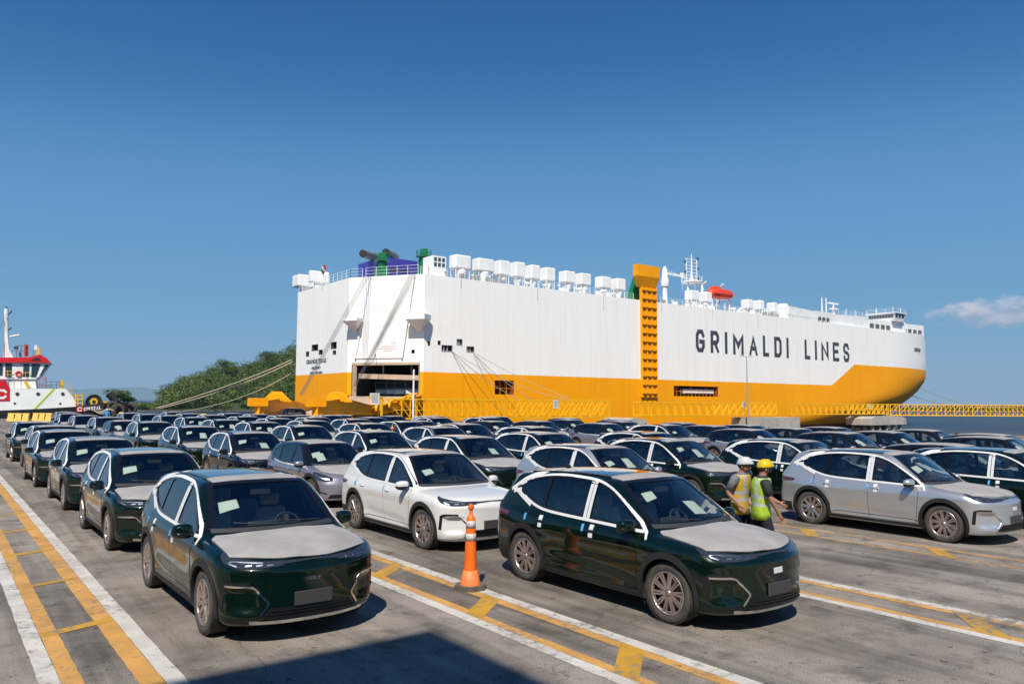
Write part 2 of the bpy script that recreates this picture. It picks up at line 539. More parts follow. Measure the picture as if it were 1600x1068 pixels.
def patch(mb, fn, A, B, n=24, m_=6, off=0.003, skirt=0.012, smooth=False, mi=0, jitter=None, flip=False):
    """a thin panel lying on the body between two outline rails given in the mapping's coordinates"""
    ra = resample(A, n, smooth); rb = resample(B, n, smooth)
    V = []; N = []
    for i in range(n):
        for j in range(m_ + 1):
            t = j / m_
            u = ra[i][0] * (1 - t) + rb[i][0] * t; v = ra[i][1] * (1 - t) + rb[i][1] * t
            co, no = fn(u, v)
            if co is None: co, no = (Vector(V[-1]), Vector(N[-1])) if V else (Vector((0, 0, 0.5)), Vector((0, 0, 1)))
            else: co = co + no * (off + (jitter(u, v) if jitter else 0))
            V.append(tuple(co)); N.append(tuple(no))
    Fc = []
    w = m_ + 1
    for i in range(n - 1):
        for j in range(m_):
            Fc.append((i * w + j, (i + 1) * w + j, (i + 1) * w + j + 1, i * w + j + 1))
    # face winding from the mapping normal
    a, b, c = (Vector(V[k]) for k in Fc[len(Fc) // 2][:3])
    nn = (b - a).cross(c - b)
    if nn.dot(Vector(N[Fc[len(Fc) // 2][0]])) < 0: Fc = [f[::-1] for f in Fc]
    mb.add(V, Fc, mi, True)
    if skirt:
        loop = [i * w for i in range(n)] + [(n - 1) * w + j for j in range(1, w)] + [i * w + m_ for i in range(n - 2, -1, -1)] + [j for j in range(m_ - 1, 0, -1)]
        vs = [V[k] for k in loop] + [tuple(Vector(V[k]) - Vector(N[k]) * skirt) for k in loop]
        L = len(loop)
        mb.add(vs, [(i, (i + 1) % L, L + (i + 1) % L, L + i) for i in range(L)], mi, False)
def ribbon(mb, fn, pts, wd, off=0.004, smooth=False, mi=0, n=None, skirt=0.006):
    P_ = resample(pts, n or max(6, len(pts) * 6), smooth)
    A = []; B = []
    for i, p in enumerate(P_):
        a = P_[max(i - 1, 0)]; b = P_[min(i + 1, len(P_) - 1)]
        dx, dy = b[0] - a[0], b[1] - a[1]; L = math.hypot(dx, dy) or 1
        A.append((p[0] - dy / L * wd / 2, p[1] + dx / L * wd / 2)); B.append((p[0] + dy / L * wd / 2, p[1] - dx / L * wd / 2))
    patch(mb, fn, A, B, n=len(P_), m_=2, off=off, skirt=skirt, mi=mi)
def inpoly(p, poly):
    x, y = p; c = False; n = len(poly)
    for i in range(n):
        x1, y1 = poly[i]; x2, y2 = poly[(i + 1) % n]
        if (y1 > y) != (y2 > y) and x < (x2 - x1) * (y - y1) / (y2 - y1) + x1: c = not c
    return c
def shrink(poly, d):
    n = len(poly); area = sum(poly[i][0] * poly[(i + 1) % n][1] - poly[(i + 1) % n][0] * poly[i][1] for i in range(n))
    sg = 1 if area > 0 else -1; out = []
    for i in range(n):
        a = Vector(poly[i - 1]); b = Vector(poly[i]); c = Vector(poly[(i + 1) % n])
        e1 = (b - a); e2 = (c - b)
        if e1.length < 1e-6 or e2.length < 1e-6: out.append(tuple(b)); continue
        e1.normalize(); e2.normalize()
        n1 = Vector((-e1.y, e1.x)) * sg; n2 = Vector((-e2.y, e2.x)) * sg
        k = n1 + n2
        k = k / max(k.length_squared, 0.35) * 2
        out.append(tuple(b + k * d))
    return out
def rails_to_poly(A, B): return list(A) + list(B)[::-1]

SUV = dict(
    wz=([0.1, 0.2, 0.34, 0.55, 0.75, 0.90, 1.0, 1.12], [0.86, 0.895, 0.925, 0.938, 0.950, 0.948, 0.925, 0.86]),
    wx=([-3, -2.35, -2.0, -1.5, -1.0, 1.0, 1.5, 2.0, 2.3, 3], [-0.17, -0.10, -0.05, -0.012, 0, 0, -0.006, -0.05, -0.11, -0.2]),
    hood=([-3, -1.5, 0.8, 1.05, 1.4, 1.8, 2.05, 2.2, 2.35, 3], [1.07, 1.07, 1.05, 1.045, 1.025, 0.975, 0.935, 0.90, 0.85, 0.8]),
    crown=0.055,
    nose=([0.1, 0.2, 0.30, 0.42, 0.55, 0.72, 0.785, 0.82, 0.88, 0.92, 1.0], [-0.10, -0.05, 0.0, 0.0, -0.006, -0.012, -0.008, -0.05, -0.075, -0.13, -0.2]),
    tail=([0.1, 0.25, 0.4, 0.6, 0.75, 0.95, 1.1], [-0.16, -0.09, -0.02, 0.0, -0.03, -0.045, -0.09]),
    roof=([-3, -2.2, -1.9, -1.3, -0.6, 0.0, 0.4, 0.7], [1.46, 1.52, 1.555, 1.61, 1.635, 1.63, 1.595, 1.52]),
    belt=0.985, xf=2.275, xr=2.335, fcurve=0.34, fw=1.375, rw=1.375,
    gw=0.895, tumble=0.34, ws=((1.20, 1.03), (0.36, 1.585)), bl=((-2.24, 1.06), (-1.86, 1.56)))
HATCH = dict(
    wz=([0.1, 0.2, 0.34, 0.55, 0.75, 0.86, 0.96, 1.08], [0.82, 0.85, 0.885, 0.898, 0.903, 0.90, 0.87, 0.81]),
    wx=([-3, -2.15, -1.8, -1.4, -1.0, 0.9, 1.35, 1.75, 2.05, 3], [-0.22, -0.13, -0.07, -0.015, 0, 0, -0.012, -0.07, -0.15, -0.26]),
    hood=([-3, -1.4, 0.7, 0.95, 1.3, 1.65, 1.9, 2.0, 2.1, 3], [1.04, 1.03, 0.99, 0.985, 0.955, 0.885, 0.815, 0.78, 0.74, 0.7]),
    crown=0.02,
    nose=([0.1, 0.2, 0.32, 0.45, 0.58, 0.70, 0.78, 0.86, 1.0], [-0.08, -0.03, 0.0, 0.0, -0.02, -0.07, -0.13, -0.22, -0.3]),
    tail=([0.1, 0.25, 0.4, 0.6, 0.75, 0.95, 1.1], [-0.14, -0.07, -0.01, 0.0, -0.03, -0.045, -0.08]),
    roof=([-3, -2.0, -1.7, -1.2, -0.5, 0.0, 0.4, 0.7], [1.34, 1.40, 1.45, 1.52, 1.555, 1.55, 1.515, 1.45]),
    belt=0.93, xf=2.06, xr=2.07, fcurve=0.36, fw=1.30, rw=1.33,
    gw=0.855, tumble=0.36, ws=((1.18, 0.965), (0.36, 1.50)), bl=((-2.02, 1.02), (-1.66, 1.47)))

def wheel_meshes(r=0.352, rr=0.252, wd=0.22, spokes=10):
    t = MB()
    h = wd / 2
    prof = [(rr - 0.012, -h * 0.8), (rr, -h * 0.88), (rr + 0.03, -h * 0.98), (r - 0.035, -h), (r - 0.012, -h * 0.9), (r - 0.001, -h * 0.72), (r, -h * .3), (r, h * .3), (r - 0.001, h * 0.72),
            (r - 0.012, h * 0.9), (r - 0.035, h), (rr + 0.03, h * 0.98), (rr, h * 0.88), (rr - 0.012, h * 0.8)]
    t.lathe(prof, n=56, axis='Y')
    # tread blocks
    for i in range(60):
        a = 2 * math.pi * i / 60
        for yy in (-0.085, -0.045, 0.0, 0.045, 0.085):
            rot = Matrix.Rotation(-a, 3, 'Y')
            c = rot @ Vector((r + 0.0005, yy, 0))
            t.box(c, (0.005, 0.034, 0.026), rot)
    d = MB()      # pocket disc and barrel behind the spokes, outer side at +y
    d.lathe([(0.0, h * 0.30), (rr * 0.55, h * 0.30), (rr * 0.95, h * 0.25), (rr - 0.008, -h * 0.75)], n=40, axis='Y')
    d.lathe([(0.0, -h * 0.7), (rr, -h * 0.75)], n=24, axis='Y')
    g = MB()
    g.lathe([(rr + 0.002, h * 0.90), (rr - 0.006, h * 0.97), (rr - 0.018, h * 0.90), (rr - 0.022, h * 0.55)], n=56, axis='Y')
    g.lathe([(0.0, h * 0.86), (0.028, h * 0.86), (0.034, h * 0.76), (0.05, h * 0.66), (0.055, h * 0.4)], n=20, axis='Y')
    for i in range(spokes):
        a0 = 2 * math.pi * i / spokes
        for da, w0 in ((-0.085, 0.0085), (0.085, 0.0085)):
            a = a0 + da
            p0 = Vector((0.045 * math.cos(a0 + da * 2.2), h * 0.70, 0.045 * math.sin(a0 + da * 2.2)))
            p1 = Vector(((rr - 0.012) * math.cos(a), h * 0.86, (rr - 0.012) * math.sin(a)))
            g.beam(p0, p1, w0 * 1.5, 0.022)
        # short bridge between neighbouring pairs near the rim
        a2 = a0 + math.pi / spokes
        if i % 2 == 0:
            q0 = Vector(((rr - 0.035) * math.cos(a2 - 0.2), h * 0.84, (rr - 0.035) * math.sin(a2 - 0.2)))
            q1 = Vector(((rr - 0.035) * math.cos(a2 + 0.2), h * 0.84, (rr - 0.035) * math.sin(a2 + 0.2)))
            g.beam(q0, q1, 0.010, 0.018)
    return t.mesh('tyre', M['rubber']), g.mesh('rim', M['rim']), d.mesh('brake_disc', M['rimdark'])

class Proto: pass
def hood_jit(seed):
    def j(u, v):
        a = mnoise.noise(Vector((u * 3 + seed, v * 3, 0))) * 0.014
        b = abs(mnoise.noise(Vector((u * 2.2 + v * 2.5, v * 1.2 - u, seed)))) * -0.014
        return 0.012 + a + b
    return j

def make_car_meshes(P, kind):
    S = CarShape(P)
    fwx, rwx = P['fw'], -P['rw']
    Z = 1.0 if kind == 'suv' else 0.945
    C_ = Proto(); C_.S = S; C_.parts = []       # (name, mesh, material key or 'body', level, child list)
    # --- window outlines in side coordinates
    if kind == 'suv':
        top = [(0.91, 1.068), (0.76, 1.165), (0.55, 1.295), (0.32, 1.42), (0.09, 1.495), (-0.15, 1.525), (-0.5, 1.535), (-0.85, 1.53), (-1.15, 1.50), (-1.42, 1.445), (-1.66, 1.355)]
        bot = [(0.91, 1.053), (0.5, 1.06), (0.0, 1.07), (-0.5, 1.08), (-0.9, 1.095), (-1.15, 1.13), (-1.4, 1.205), (-1.58, 1.285), (-1.66, 1.335)]
        cuts = [(0.91, -0.02), (-0.14, -0.98), (-1.04, -1.66)]
    else:
        top = [(0.84, 1.02), (0.70, 1.115), (0.50, 1.24), (0.28, 1.345), (0.05, 1.41), (-0.3, 1.445), (-0.7, 1.44), (-1.05, 1.40), (-1.32, 1.33), (-1.50, 1.25)]
        bot = [(0.84, 0.995), (0.4, 1.0), (-0.3, 1.015), (-0.8, 1.035), (-1.2, 1.08), (-1.42, 1.14), (-1.50, 1.18)]
        cuts = [(0.84, -0.02), (-0.13, -0.92), (-1.02, -1.50)]
    T = resample(top, 80, True); B_ = resample(bot, 80, True)
    tx = [p[0] for p in T][::-1]; tz = [p[1] for p in T][::-1]; bx = [p[0] for p in B_][::-1]; bz = [p[1] for p in B_][::-1]
    ztop = lambda x: float(np.interp(x, tx, tz)); zbot = lambda x: float(np.interp(x, bx, bz))
    win = []
    for a, b in cuts:
        xs = np.linspace(a, b, 22)
        win.append(([(x, ztop(x)) for x in xs], [(x, zbot(x)) for x in xs]))
    holes = [rails_to_poly(*w) for w in win]
    (x0, z0), (x1, z1) = P['ws']
    # windscreen outline in top coordinates (x, y)
    wsb = lambda y: x0 - 0.03 - 0.175 * (y / 0.75) ** 2
    wst = lambda y: x1 + 0.045 - 0.14 * (y / 0.75) ** 2
    yb, yt = (0.755, 0.595) if kind == 'suv' else (0.715, 0.56)
    wsA = [(wsb(y), y) for y in np.linspace(-yb, yb, 25)]
    wsB = [(wst(y), y) for y in np.linspace(-yt, yt, 25)]
    wpoly = rails_to_poly(wsA, wsB)
    (x2, z2), (x3, z3) = P['bl']
    # rear window in back coordinates (angle, z)
    rz0, rz1 = z2 + 0.06, z3 - 0.09
    rwA = [(a, rz0) for a in np.linspace(-0.58, 0.58, 15)]; rwB = [(a, rz1) for a in np.linspace(-0.56, 0.56, 15)]
    # --- body, with openings
    keep = []
    wp = shrink(wpoly, 0.006); hp = [shrink(h, -0.008) for h in holes]
    ar = 0.415
    V = S.V
    for f in S.F:
        cx = sum(V[i][0] for i in f) / len(f); cyy = sum(V[i][1] for i in f) / len(f); cz = sum(V[i][2] for i in f) / len(f)
        if cz > 0.93 * Z and abs(cyy) > 0.5 and any(inpoly((cx, cz), h) for h in hp): continue
        if cz > z0 - 0.05 and cx > 0.2 and inpoly((cx, cyy), wp): continue
        if cx < -1.5 and rz0 + 0.02 < cz < rz1 - 0.01 and abs(math.atan2(cyy, -(cx + P['xr'] - 1.1))) < 0.55: continue
        if abs(cyy) > 0.60 and (math.hypot(cx - fwx, cz - 0.36) < ar or math.hypot(cx - rwx, cz - 0.36) < ar): continue
        keep.append(f)
    me = bpy.data.meshes.new('body'); me.from_pydata(V, [], keep)
    me.materials.append(M['green']); me.materials.append(M['black_paint'])
    if kind == 'hatch':
        mi_ = []
        for f in keep:
            cx = sum(V[i][0] for i in f) / len(f); cz = sum(V[i][2] for i in f) / len(f)
            mi_.append(1 if cz > 0.975 and cx < 1.12 and cx > -1.62 + (cz - 1.2) * -0.3 else 0)
        me.polygons.foreach_set('material_index', mi_)
    me.polygons.foreach_set('use_smooth', [True] * len(keep)); me.update()
    C_.body = me
    def part(name, mb, mat, lvl, bodycol=False):
        me = mb.mesh(name, M[mat])
        C_.parts.append([name, me, bodycol, lvl, []]); return C_.parts[-1]
    # --- inside lining and underside
    mb = MB()
    for wx in (fwx, rwx):
        for sg in (1, -1):
            pr = []
            for k in range(21):
                a = math.pi * (-0.16 + 1.32 * k / 20)
                pr.append((wx + 0.43 * math.cos(a), 0.36 + 0.43 * math.sin(a)))
            vs = [(p[0], sg * 0.90, p[1]) for p in pr] + [(p[0], sg * 0.55, p[1]) for p in pr]
            n = len(pr); mb.add(vs, [(i, i + 1, n + i + 1, n + i) for i in range(n - 1)], 0, True)
            mb.add([(p[0], sg * 0.56, p[1]) for p in pr], [tuple(range(n))], 0)
    mb.box(((P['xf'] - P['xr']) / 2, 0, 0.22), (P['xf'] + P['xr'] - 0.6, 1.30, 0.06))
    part('wheel_well', mb, 'under', 0)
    # --- cladding
    for sg in (1, -1):
        fn = S.side(sg)
        mb = MB()
        for wx in (fwx, rwx):
            A = []; Bq = []
            for k in range(33):
                a = math.pi * (-0.13 + 1.26 * k / 32)
                ro = 0.455 + 0.02 * math.sin(a) ** 2
                A.append((wx + 0.395 * math.cos(a), max(0.225, 0.36 + 0.395 * math.sin(a))))
                Bq.append((wx + ro * math.cos(a), max(0.225, 0.36 + ro * math.sin(a))))
            patch(mb, fn, A, Bq, n=40, m_=3, off=0.012, skirt=0.035)
        if kind == 'suv':
            patch(mb, fn, [(fwx - 0.44, 0.23), (rwx + 0.44, 0.23)], [(fwx - 0.44, 0.285), (rwx + 0.44, 0.285)], n=40, m_=2, off=0.012, skirt=0.02)
            ribbon(mb, fn, [(fwx - 0.47, 0.35), (fwx - 0.6, 0.365), (rwx + 0.62, 0.365), (rwx + 0.46, 0.33)], 0.012, 0.004)
        else:
            patch(mb, fn, [(fwx - 0.44, 0.23), (rwx + 0.44, 0.23)], [(fwx - 0.44, 0.30), (rwx + 0.44, 0.30)], n=40, m_=2, off=0.012, skirt=0.02)
        part('arch_trim', mb, 'clad', 0)
    # --- windows
    for sg in (1, -1):
        fn = S.side(sg)
        mbf = MB()
        for (A, Bq), nm in zip(win, ('side_window', 'side_window', 'quarter_window')):
            g = MB(); patch(g, fn, A, Bq, n=22, m_=6, off=-0.004, skirt=0)
            part(nm, g, 'glass', 0)
            poly = rails_to_poly(A, Bq)
            inn = shrink(poly, 0.014); out = shrink(poly, -0.045)
            patch(mbf, fn, inn + [inn[0]], out + [out[0]], n=110, m_=3, off=0.006, skirt=0.009)
        part('window_frame', mbf, 'black_paint', 0)
        if kind == 'suv':
            t = MB()
            pil = [(1.06, 0.93), (1.02, 1.0)] + [(x + 0.004, ztop(x) + 0.026) for x in np.linspace(0.88, -1.35, 28)]
            ribbon(t, fn, pil, 0.027, 0.010, n=90)
            beltz = [(x, zbot(x) - 0.038) for x in np.linspace(0.98, -1.50, 28)]
            ribbon(t, fn, beltz, 0.036, 0.008, n=60)
            for bxx in (-0.045, -0.115):
                ribbon(t, fn, [(bxx, zbot(bxx) - 0.02), (bxx, ztop(bxx) + 0.03)], 0.055, 0.0065, n=16)
            # zig-zag strips over the rear corner
            ribbon(t, fn, [(-1.20, 1.565), (-1.42, 1.515), (-1.60, 1.44), (-1.86, 1.275)], 0.055, 0.0075, n=30)
            ribbon(t, fn, [(-1.30, 1.10), (-1.55, 1.20), (-1.72, 1.275)], 0.06, 0.007, n=20)
            for k in range(6):
                q = k / 5
                cx, cz = -1.30 - 0.52 * q, 1.545 - 0.24 * q - 0.02 * (k % 2)
                ribbon(t, fn, [(cx + 0.07, cz + 0.028), (cx - 0.04, cz - 0.02)], 0.035, 0.010, n=4)
            ribbon(t, fn, [(-1.62, 1.29), (-1.80, 1.25)], 0.055, 0.009, n=5)
            ribbon(t, fn, [(-1.60, 1.24), (-1.84, 1.30)], 0.04, 0.0105, n=5)
            part('window_tape', t, 'tape', 0)
            t = MB()
            ribbon(t, fn, [(-1.83, 1.50), (-1.90, 1.42), (-2.07, 1.20), (-2.17, 1.05)], 0.035, 0.008, n=24)
            part('tailgate_tape', t, 'tape', 0)
        else:
            t = MB()
            ribbon(t, fn, [(x, zbot(x) - 0.045) for x in np.linspace(0.95, -1.25, 24)], 0.030, 0.006, n=50)
            part('window_tape', t, 'tape', 0)
            # black upper pillars and roof side
            t = MB()
            up_ = [(x, ztop(x) + 0.02) for x in np.linspace(0.80, -1.48, 40)]
            up2 = [(x, min(ztop(x) + 0.085, 1.50)) for x in np.linspace(0.84, -1.50, 40)]
            patch(t, fn, up_, up2, n=60, m_=3, off=0.004, skirt=0.005)
            patch(t, fn, [(-1.46, 1.27), (-1.62, 1.33), (-1.80, 1.30)], [(-1.46, 1.15), (-1.62, 1.12), (-1.93, 1.13)], n=20, m_=4, off=0.004, skirt=0.005)
            part('pillar_trim', t, 'black_paint', 0)
    g = MB(); patch(g, S.top, wsA, wsB, n=25, m_=10, off=-0.006, skirt=0)
    part('windscreen', g, 'wglass', 0)
    g = MB()
    inn = shrink(wpoly, 0.042); out = shrink(wpoly, -0.028)
    patch(g, S.top, inn + [inn[0]], out + [out[0]], n=140, m_=4, off=0.004, skirt=0.008)
    part('windscreen_frame', g, 'black_paint', 0)
    # cowl strip and wipers
    g = MB()
    patch(g, S.top, [(wsb(y) - 0.02, y) for y in np.linspace(-yb, yb, 21)], [(wsb(y) + 0.045, y) for y in np.linspace(-yb, yb, 21)], n=21, m_=2, off=0.005, skirt=0.01)
    for y0, y1 in ((0.55, 0.02), (0.0, -0.50)):
        pts = []
        for k in range(8):
            t_ = k / 7; y = y0 + (y1 - y0) * t_
            co, no = S.top(wsb(y) - 0.03 - 0.05 * t_, y); pts.append(co + no * 0.022)
        g.tube(pts, 0.007, 5)
    part('wiper', g, 'seatdark', 1)
    g = MB(); patch(g, S.back, rwA, rwB, n=15, m_=6, off=0.004, skirt=0.004)
    part('rear_window', g, 'roofglass', 0)
    # --- panoramic roof, spoiler, rails, antenna
    g = MB()
    xr0, xr1 = (x1 - 0.22, -1.05) if kind == 'suv' else (x1 - 0.2, -0.9)
    hw = 0.50 if kind == 'suv' else 0.46
    patch(g, S.top, [(xr0 - 0.05 * (y / hw) ** 2, y) for y in np.linspace(-hw, hw, 13)], [(xr1, y) for y in np.linspace(-hw, hw, 13)], n=13, m_=20, off=0.004, skirt=0.008)
    C_.roofglass = part('roof_glass', g, 'roofglass', 0)
    for sg in (1, -1):
        g = MB()
        pts = []
        for x in np.linspace(0.10, -1.60, 16):
            co, no = S.top(x, sg * (0.575 if kind == 'suv' else 0.53)); pts.append(co + Vector((0, 0, 0.008)))
        g.tube(pts, 0.012, 6)
        if kind == 'suv': part('roof_rail', g, 'black_paint', 1)
    g = MB(); co, no = S.top(-1.45, 0)
    g.box(co + Vector((0, 0, 0.025)), (0.14, 0.03, 0.045), None, 0, 0.35)
    part('antenna', g, 'black_paint', 1)
    # --- covers
    g = MB()
    if kind == 'suv':
        fx = lambda y: 2.165 - 0.30 * (abs(y) / 0.80) ** 2.4
        rxx = lambda y: wsb(y) + 0.055
        hy = 0.80
        ys = [hy * math.copysign(abs(t) ** 0.9, t) for t in np.linspace(-1, 1, 41)]
        patch(g, S.top, [(rxx(y * 0.86) if abs(y) < 0.74 else rxx(y * 0.86) + (abs(y) - 0.74) * 2.2, y * 1.0) for y in ys], [(fx(y), y) for y in ys], n=41, m_=26, off=0.004, skirt=0.014, jitter=hood_jit(3.1))
    else:
        fx = lambda y: 1.90 - 0.34 * (abs(y) / 0.72) ** 2.4
        ys = list(np.linspace(-0.72, 0.72, 37))
        patch(g, S.top, [(wsb(y * 0.9) + 0.055, y * 0.95) for y in ys], [(fx(y), y) for y in ys], n=37, m_=22, off=0.004, skirt=0.014, jitter=hood_jit(8.4))
    C_.hoodcover = part('hood_cover', g, 'wrap', 0)
    g = MB()
    hw2 = 0.575 if kind == 'suv' else 0.54
    depth = 0.26 if kind == 'suv' else 1.55
    jf = lambda u, v: 0.003 + 0.004 * mnoise.noise(Vector((u * 6, v * 5, 2)))
    patch(g, S.top, [(wst(y) - 0.03, y) for y in np.linspace(-hw2 + .02, hw2 - .02, 25)], [(wst(y) - 0.03 - depth, y) for y in np.linspace(-hw2, hw2, 25)], n=25, m_=8 if kind == 'suv' else 26, off=0.006, skirt=0.012, jitter=jf)
    C_.roofcover = part('roof_cover', g, 'wrap', 0)
    # --- lamps
    for sg in (1, -1):
        g = MB(); q = lambda pts: [(sg * a, z) for a, z in pts]
        if kind == 'suv':
            patch(g, S.front, q([(0.30, 0.868), (0.50, 0.868), (0.70, 0.890), (0.90, 0.925), (0.99, 0.945)]), q([(0.30, 0.822), (0.55, 0.800), (0.72, 0.800), (0.88, 0.850), (0.99, 0.935)]), n=24, m_=4, off=0.006, skirt=0.012)
        else:
            patch(g, S.front, q([(0.52, 0.735), (0.68, 0.79), (0.88, 0.845), (1.04, 0.87)]), q([(0.52, 0.665), (0.68, 0.645), (0.86, 0.68), (1.04, 0.80)]), n=24, m_=5, off=0.006, skirt=0.012)
        hl = part('headlight', g, 'lamp', 0)
        g = MB()
        if kind == 'suv':
            ribbon(g, S.front, q([(0.50, 0.852), (0.68, 0.862), (0.80, 0.868), (0.83, 0.853), (0.74, 0.822)]), 0.011, 0.010, n=22, smooth=True)
            for a in (0.40, 0.50, 0.60): ribbon(g, S.front, q([(a, 0.832), (a + 0.06, 0.826)]), 0.014, 0.010, n=4)
        else:
            ribbon(g, S.front, q([(0.60, 0.70), (0.72, 0.715), (0.86, 0.76), (0.95, 0.81)]), 0.022, 0.010, n=16, smooth=True)
        hl[4].append(('reflector', g.mesh('reflector', M['lampglow'])))
        g = MB()
        qb = q
        patch(g, S.back, q([(0.62, 0.985), (0.80, 0.975), (1.05, 0.955)]), q([(0.62, 0.90), (0.80, 0.885), (1.0, 0.90)]), n=18, m_=3, off=0.006, skirt=0.01)
        part('tail_light', g, 'tail', 0)
    if kind == 'suv':
        g = MB(); aa = [(a, 0.864 - 0.004 * abs(a)) for a in np.linspace(-0.32, 0.32, 21)]; bb = [(a, 0.850 - 0.05 * abs(a)) for a in np.linspace(-0.32, 0.32, 21)]
        patch(g, S.front, aa, bb, n=30, m_=2, off=0.007, skirt=0.012)
        part('light_bar', g, 'lamp', 0)
        g = MB()
        for zz in (0.285, 0.325, 0.365):
            pass
        patch(g, S.front, [(a, 0.392 - 0.0 * abs(a)) for a in np.linspace(-0.41, 0.41, 17)], [(a, 0.272 + 0.0 * abs(a)) for a in np.linspace(-0.52, 0.52, 17)], n=30, m_=3, off=0.004, skirt=0.01)
        gr = part('grille', g, 'grille', 1)
        g = MB()
        for zz, aw in ((0.300, 0.47), (0.332, 0.44), (0.364, 0.41)):
            patch(g, S.front, [(a, zz + 0.006) for a in np.linspace(-aw, aw, 15)], [(a, zz - 0.006) for a in np.linspace(-aw, aw, 15)], n=24, m_=1, off=0.016, skirt=0.014)
        gr[4].append(('grille_bar', g.mesh('grille_bar', M['grille'])))
        g = MB()
        patch(g, S.front, [(a, 0.262 + 0.008 * (abs(a) > 0.5)) for a in np.linspace(-0.60, 0.60, 21)], [(a, 0.224 + 0.022 * max(0, abs(a) - 0.3)) for a in np.linspace(-0.60, 0.60, 21)], n=40, m_=2, off=0.012, skirt=0.02)
        part('bumper_lip', g, 'chrome', 1)
        for sg in (1, -1):
            q = lambda pts: [(sg * a, z) for a, z in pts]
            g = MB()
            ribbon(g, S.front, q([(0.84, 0.625), (0.62, 0.628), (0.565, 0.612), (0.435, 0.455), (0.425, 0.435), (0.50, 0.318)]), 0.020, 0.010, n=44)
            part('bumper_blade', g, 'chrome', 1)
            g = MB()
            ribbon(g, S.front, q([(0.86, 0.64), (0.80, 0.655), (0.60, 0.652)]), 0.030, 0.005, n=16)
            ribbon(g, S.front, q([(0.86, 0.64), (0.885, 0.40)]), 0.050, 0.005, n=12)
            part('air_slot', g, 'grille', 2)
    else:
        g = MB()
        patch(g, S.front, [(a, 0.345) for a in np.linspace(-0.55, 0.55, 17)], [(a, 0.25) for a in np.linspace(-0.62, 0.62, 17)], n=30, m_=3, off=0.004, skirt=0.01)
        ribbon(g, S.front, [(0.62, 0.36), (0.80, 0.40), (0.90, 0.48)], 0.03, 0.005, n=10); ribbon(g, S.front, [(-0.62, 0.36), (-0.80, 0.40), (-0.90, 0.48)], 0.03, 0.005, n=10)
        part('grille', g, 'grille', 1)
    # plate
    g = MB(); co, no = S.front(0, 0.47)
    g.box((co.x + 0.012, 0, 0.47), (0.022, 0.43, 0.145)); me = g.mesh('number_plate', M['plate']); bevel_mesh(me, 0.004, 1)
    C_.parts.append(['number_plate', me, False, 1, []])
    # rear bumper cladding
    g = MB(); patch(g, S.back, [(a, 0.43) for a in np.linspace(-0.95, 0.95, 25)], [(a, 0.235) for a in np.linspace(-0.95, 0.95, 25)], n=30, m_=3, off=0.008, skirt=0.015)
    part('rear_bumper_trim', g, 'clad', 1)
    # --- doors (proud of the body so that the shut lines are real gaps) and handles
    dz = 0.30
    for sg in (1, -1):
        fn = S.side(sg)
        zt = lambda x: zbot(x) - 0.058
        fd_front = [(0.96, 0.86), (0.93, 0.70), (0.88, 0.50), (0.86, 0.42), (0.84, dz + 0.01)]
        def door(xa, xb, lower, upper, nm, hx):
            g = MB(); patch(g, fn, upper, lower, n=34, m_=22, off=0.0035, skirt=0.005)
            d = part(nm, g, 'green', 1, True)
            hz = 0.905 * Z + (0.0 if kind == 'suv' else 0.0)
            co, no = fn(hx, hz)
            g = MB(); v, f = ico(1, 2)
            g.add([(co.x + a[0] * 0.105, co.y + sg * 0.012 + a[1] * 0.016, co.z + a[2] * 0.017) for a in v], f, 0, True)
            d[4].append(('door_handle', g.mesh('door_handle', M['green'])))
            return d
        Fs = np.linspace(0.93, -0.075, 20)
        door(0, 0, [(0.86 - (0.86 + 0.075) * i / 19, dz) for i in range(20)], [(x, zt(x)) for x in Fs], 'front_door', 0.08)
        low = []
        for i in range(20):
            x = -0.085 - (0.83) * i / 19
            low.append((x, dz))
        for k in range(1, 11):        # sweep round the rear arch
            a = math.pi * (0.12 + 0.32 * k / 10) if kind == 'suv' else math.pi * (0.12 + 0.32 * k / 10)
            low.append((rwx + 0.50 * math.cos(a), 0.36 + 0.50 * math.sin(a)))
        xe = rwx + 0.50 * math.cos(math.pi * 0.44)
        upx = [(x, zt(x)) for x in np.linspace(-0.085, xe - 0.02, 30)]
        door(0, 0, low, upx, 'rear_door', -0.98 if kind == 'suv' else -0.92)
        g = MB()
        ribbon(g, fn, [(0.935, zt(0.9)), (0.93, 0.8), (0.862, dz - 0.004)], 0.010, 0.001, n=20, skirt=0)
        ribbon(g, fn, [(-0.080, zt(-0.08)), (-0.080, dz - 0.004)], 0.012, 0.001, n=24, skirt=0)
        ribbon(g, fn, [(0.86, dz - 0.003), (-0.92, dz - 0.003)], 0.010, 0.001, n=24, skirt=0)
        ribbon(g, fn, [(p[0] - 0.002, p[1] - 0.002) for p in low[19:]] + [(xe - 0.03, 0.92), (xe - 0.03, zt(xe))], 0.012, 0.001, n=30, skirt=0)
        part('shut_line', g, 'under', 2)
        if kind == 'suv':
            for hx in (0.08, -0.98):
                g = MB()
                for dzz in (0.048, -0.048):
                    ribbon(g, fn, [(hx - 0.035, 0.905 + dzz), (hx + 0.04, 0.905 + dzz)], 0.062, 0.010, n=4)
                ribbon(g, fn, [(hx - 0.02, 0.955), (hx - 0.02, 0.855)], 0.010, 0.0105, n=4)
                part('handle_tape', g, 'tape', 2)
        g = MB()
        for hx, hz in ((-0.085, 0.93), (xe - 0.06, 0.93)):
            ribbon(g, fn, [(hx, hz * Z + 0.045), (hx, hz * Z - 0.045)], 0.038, 0.012, n=4)
        part('blue_tab', g, 'blue_tab', 2)
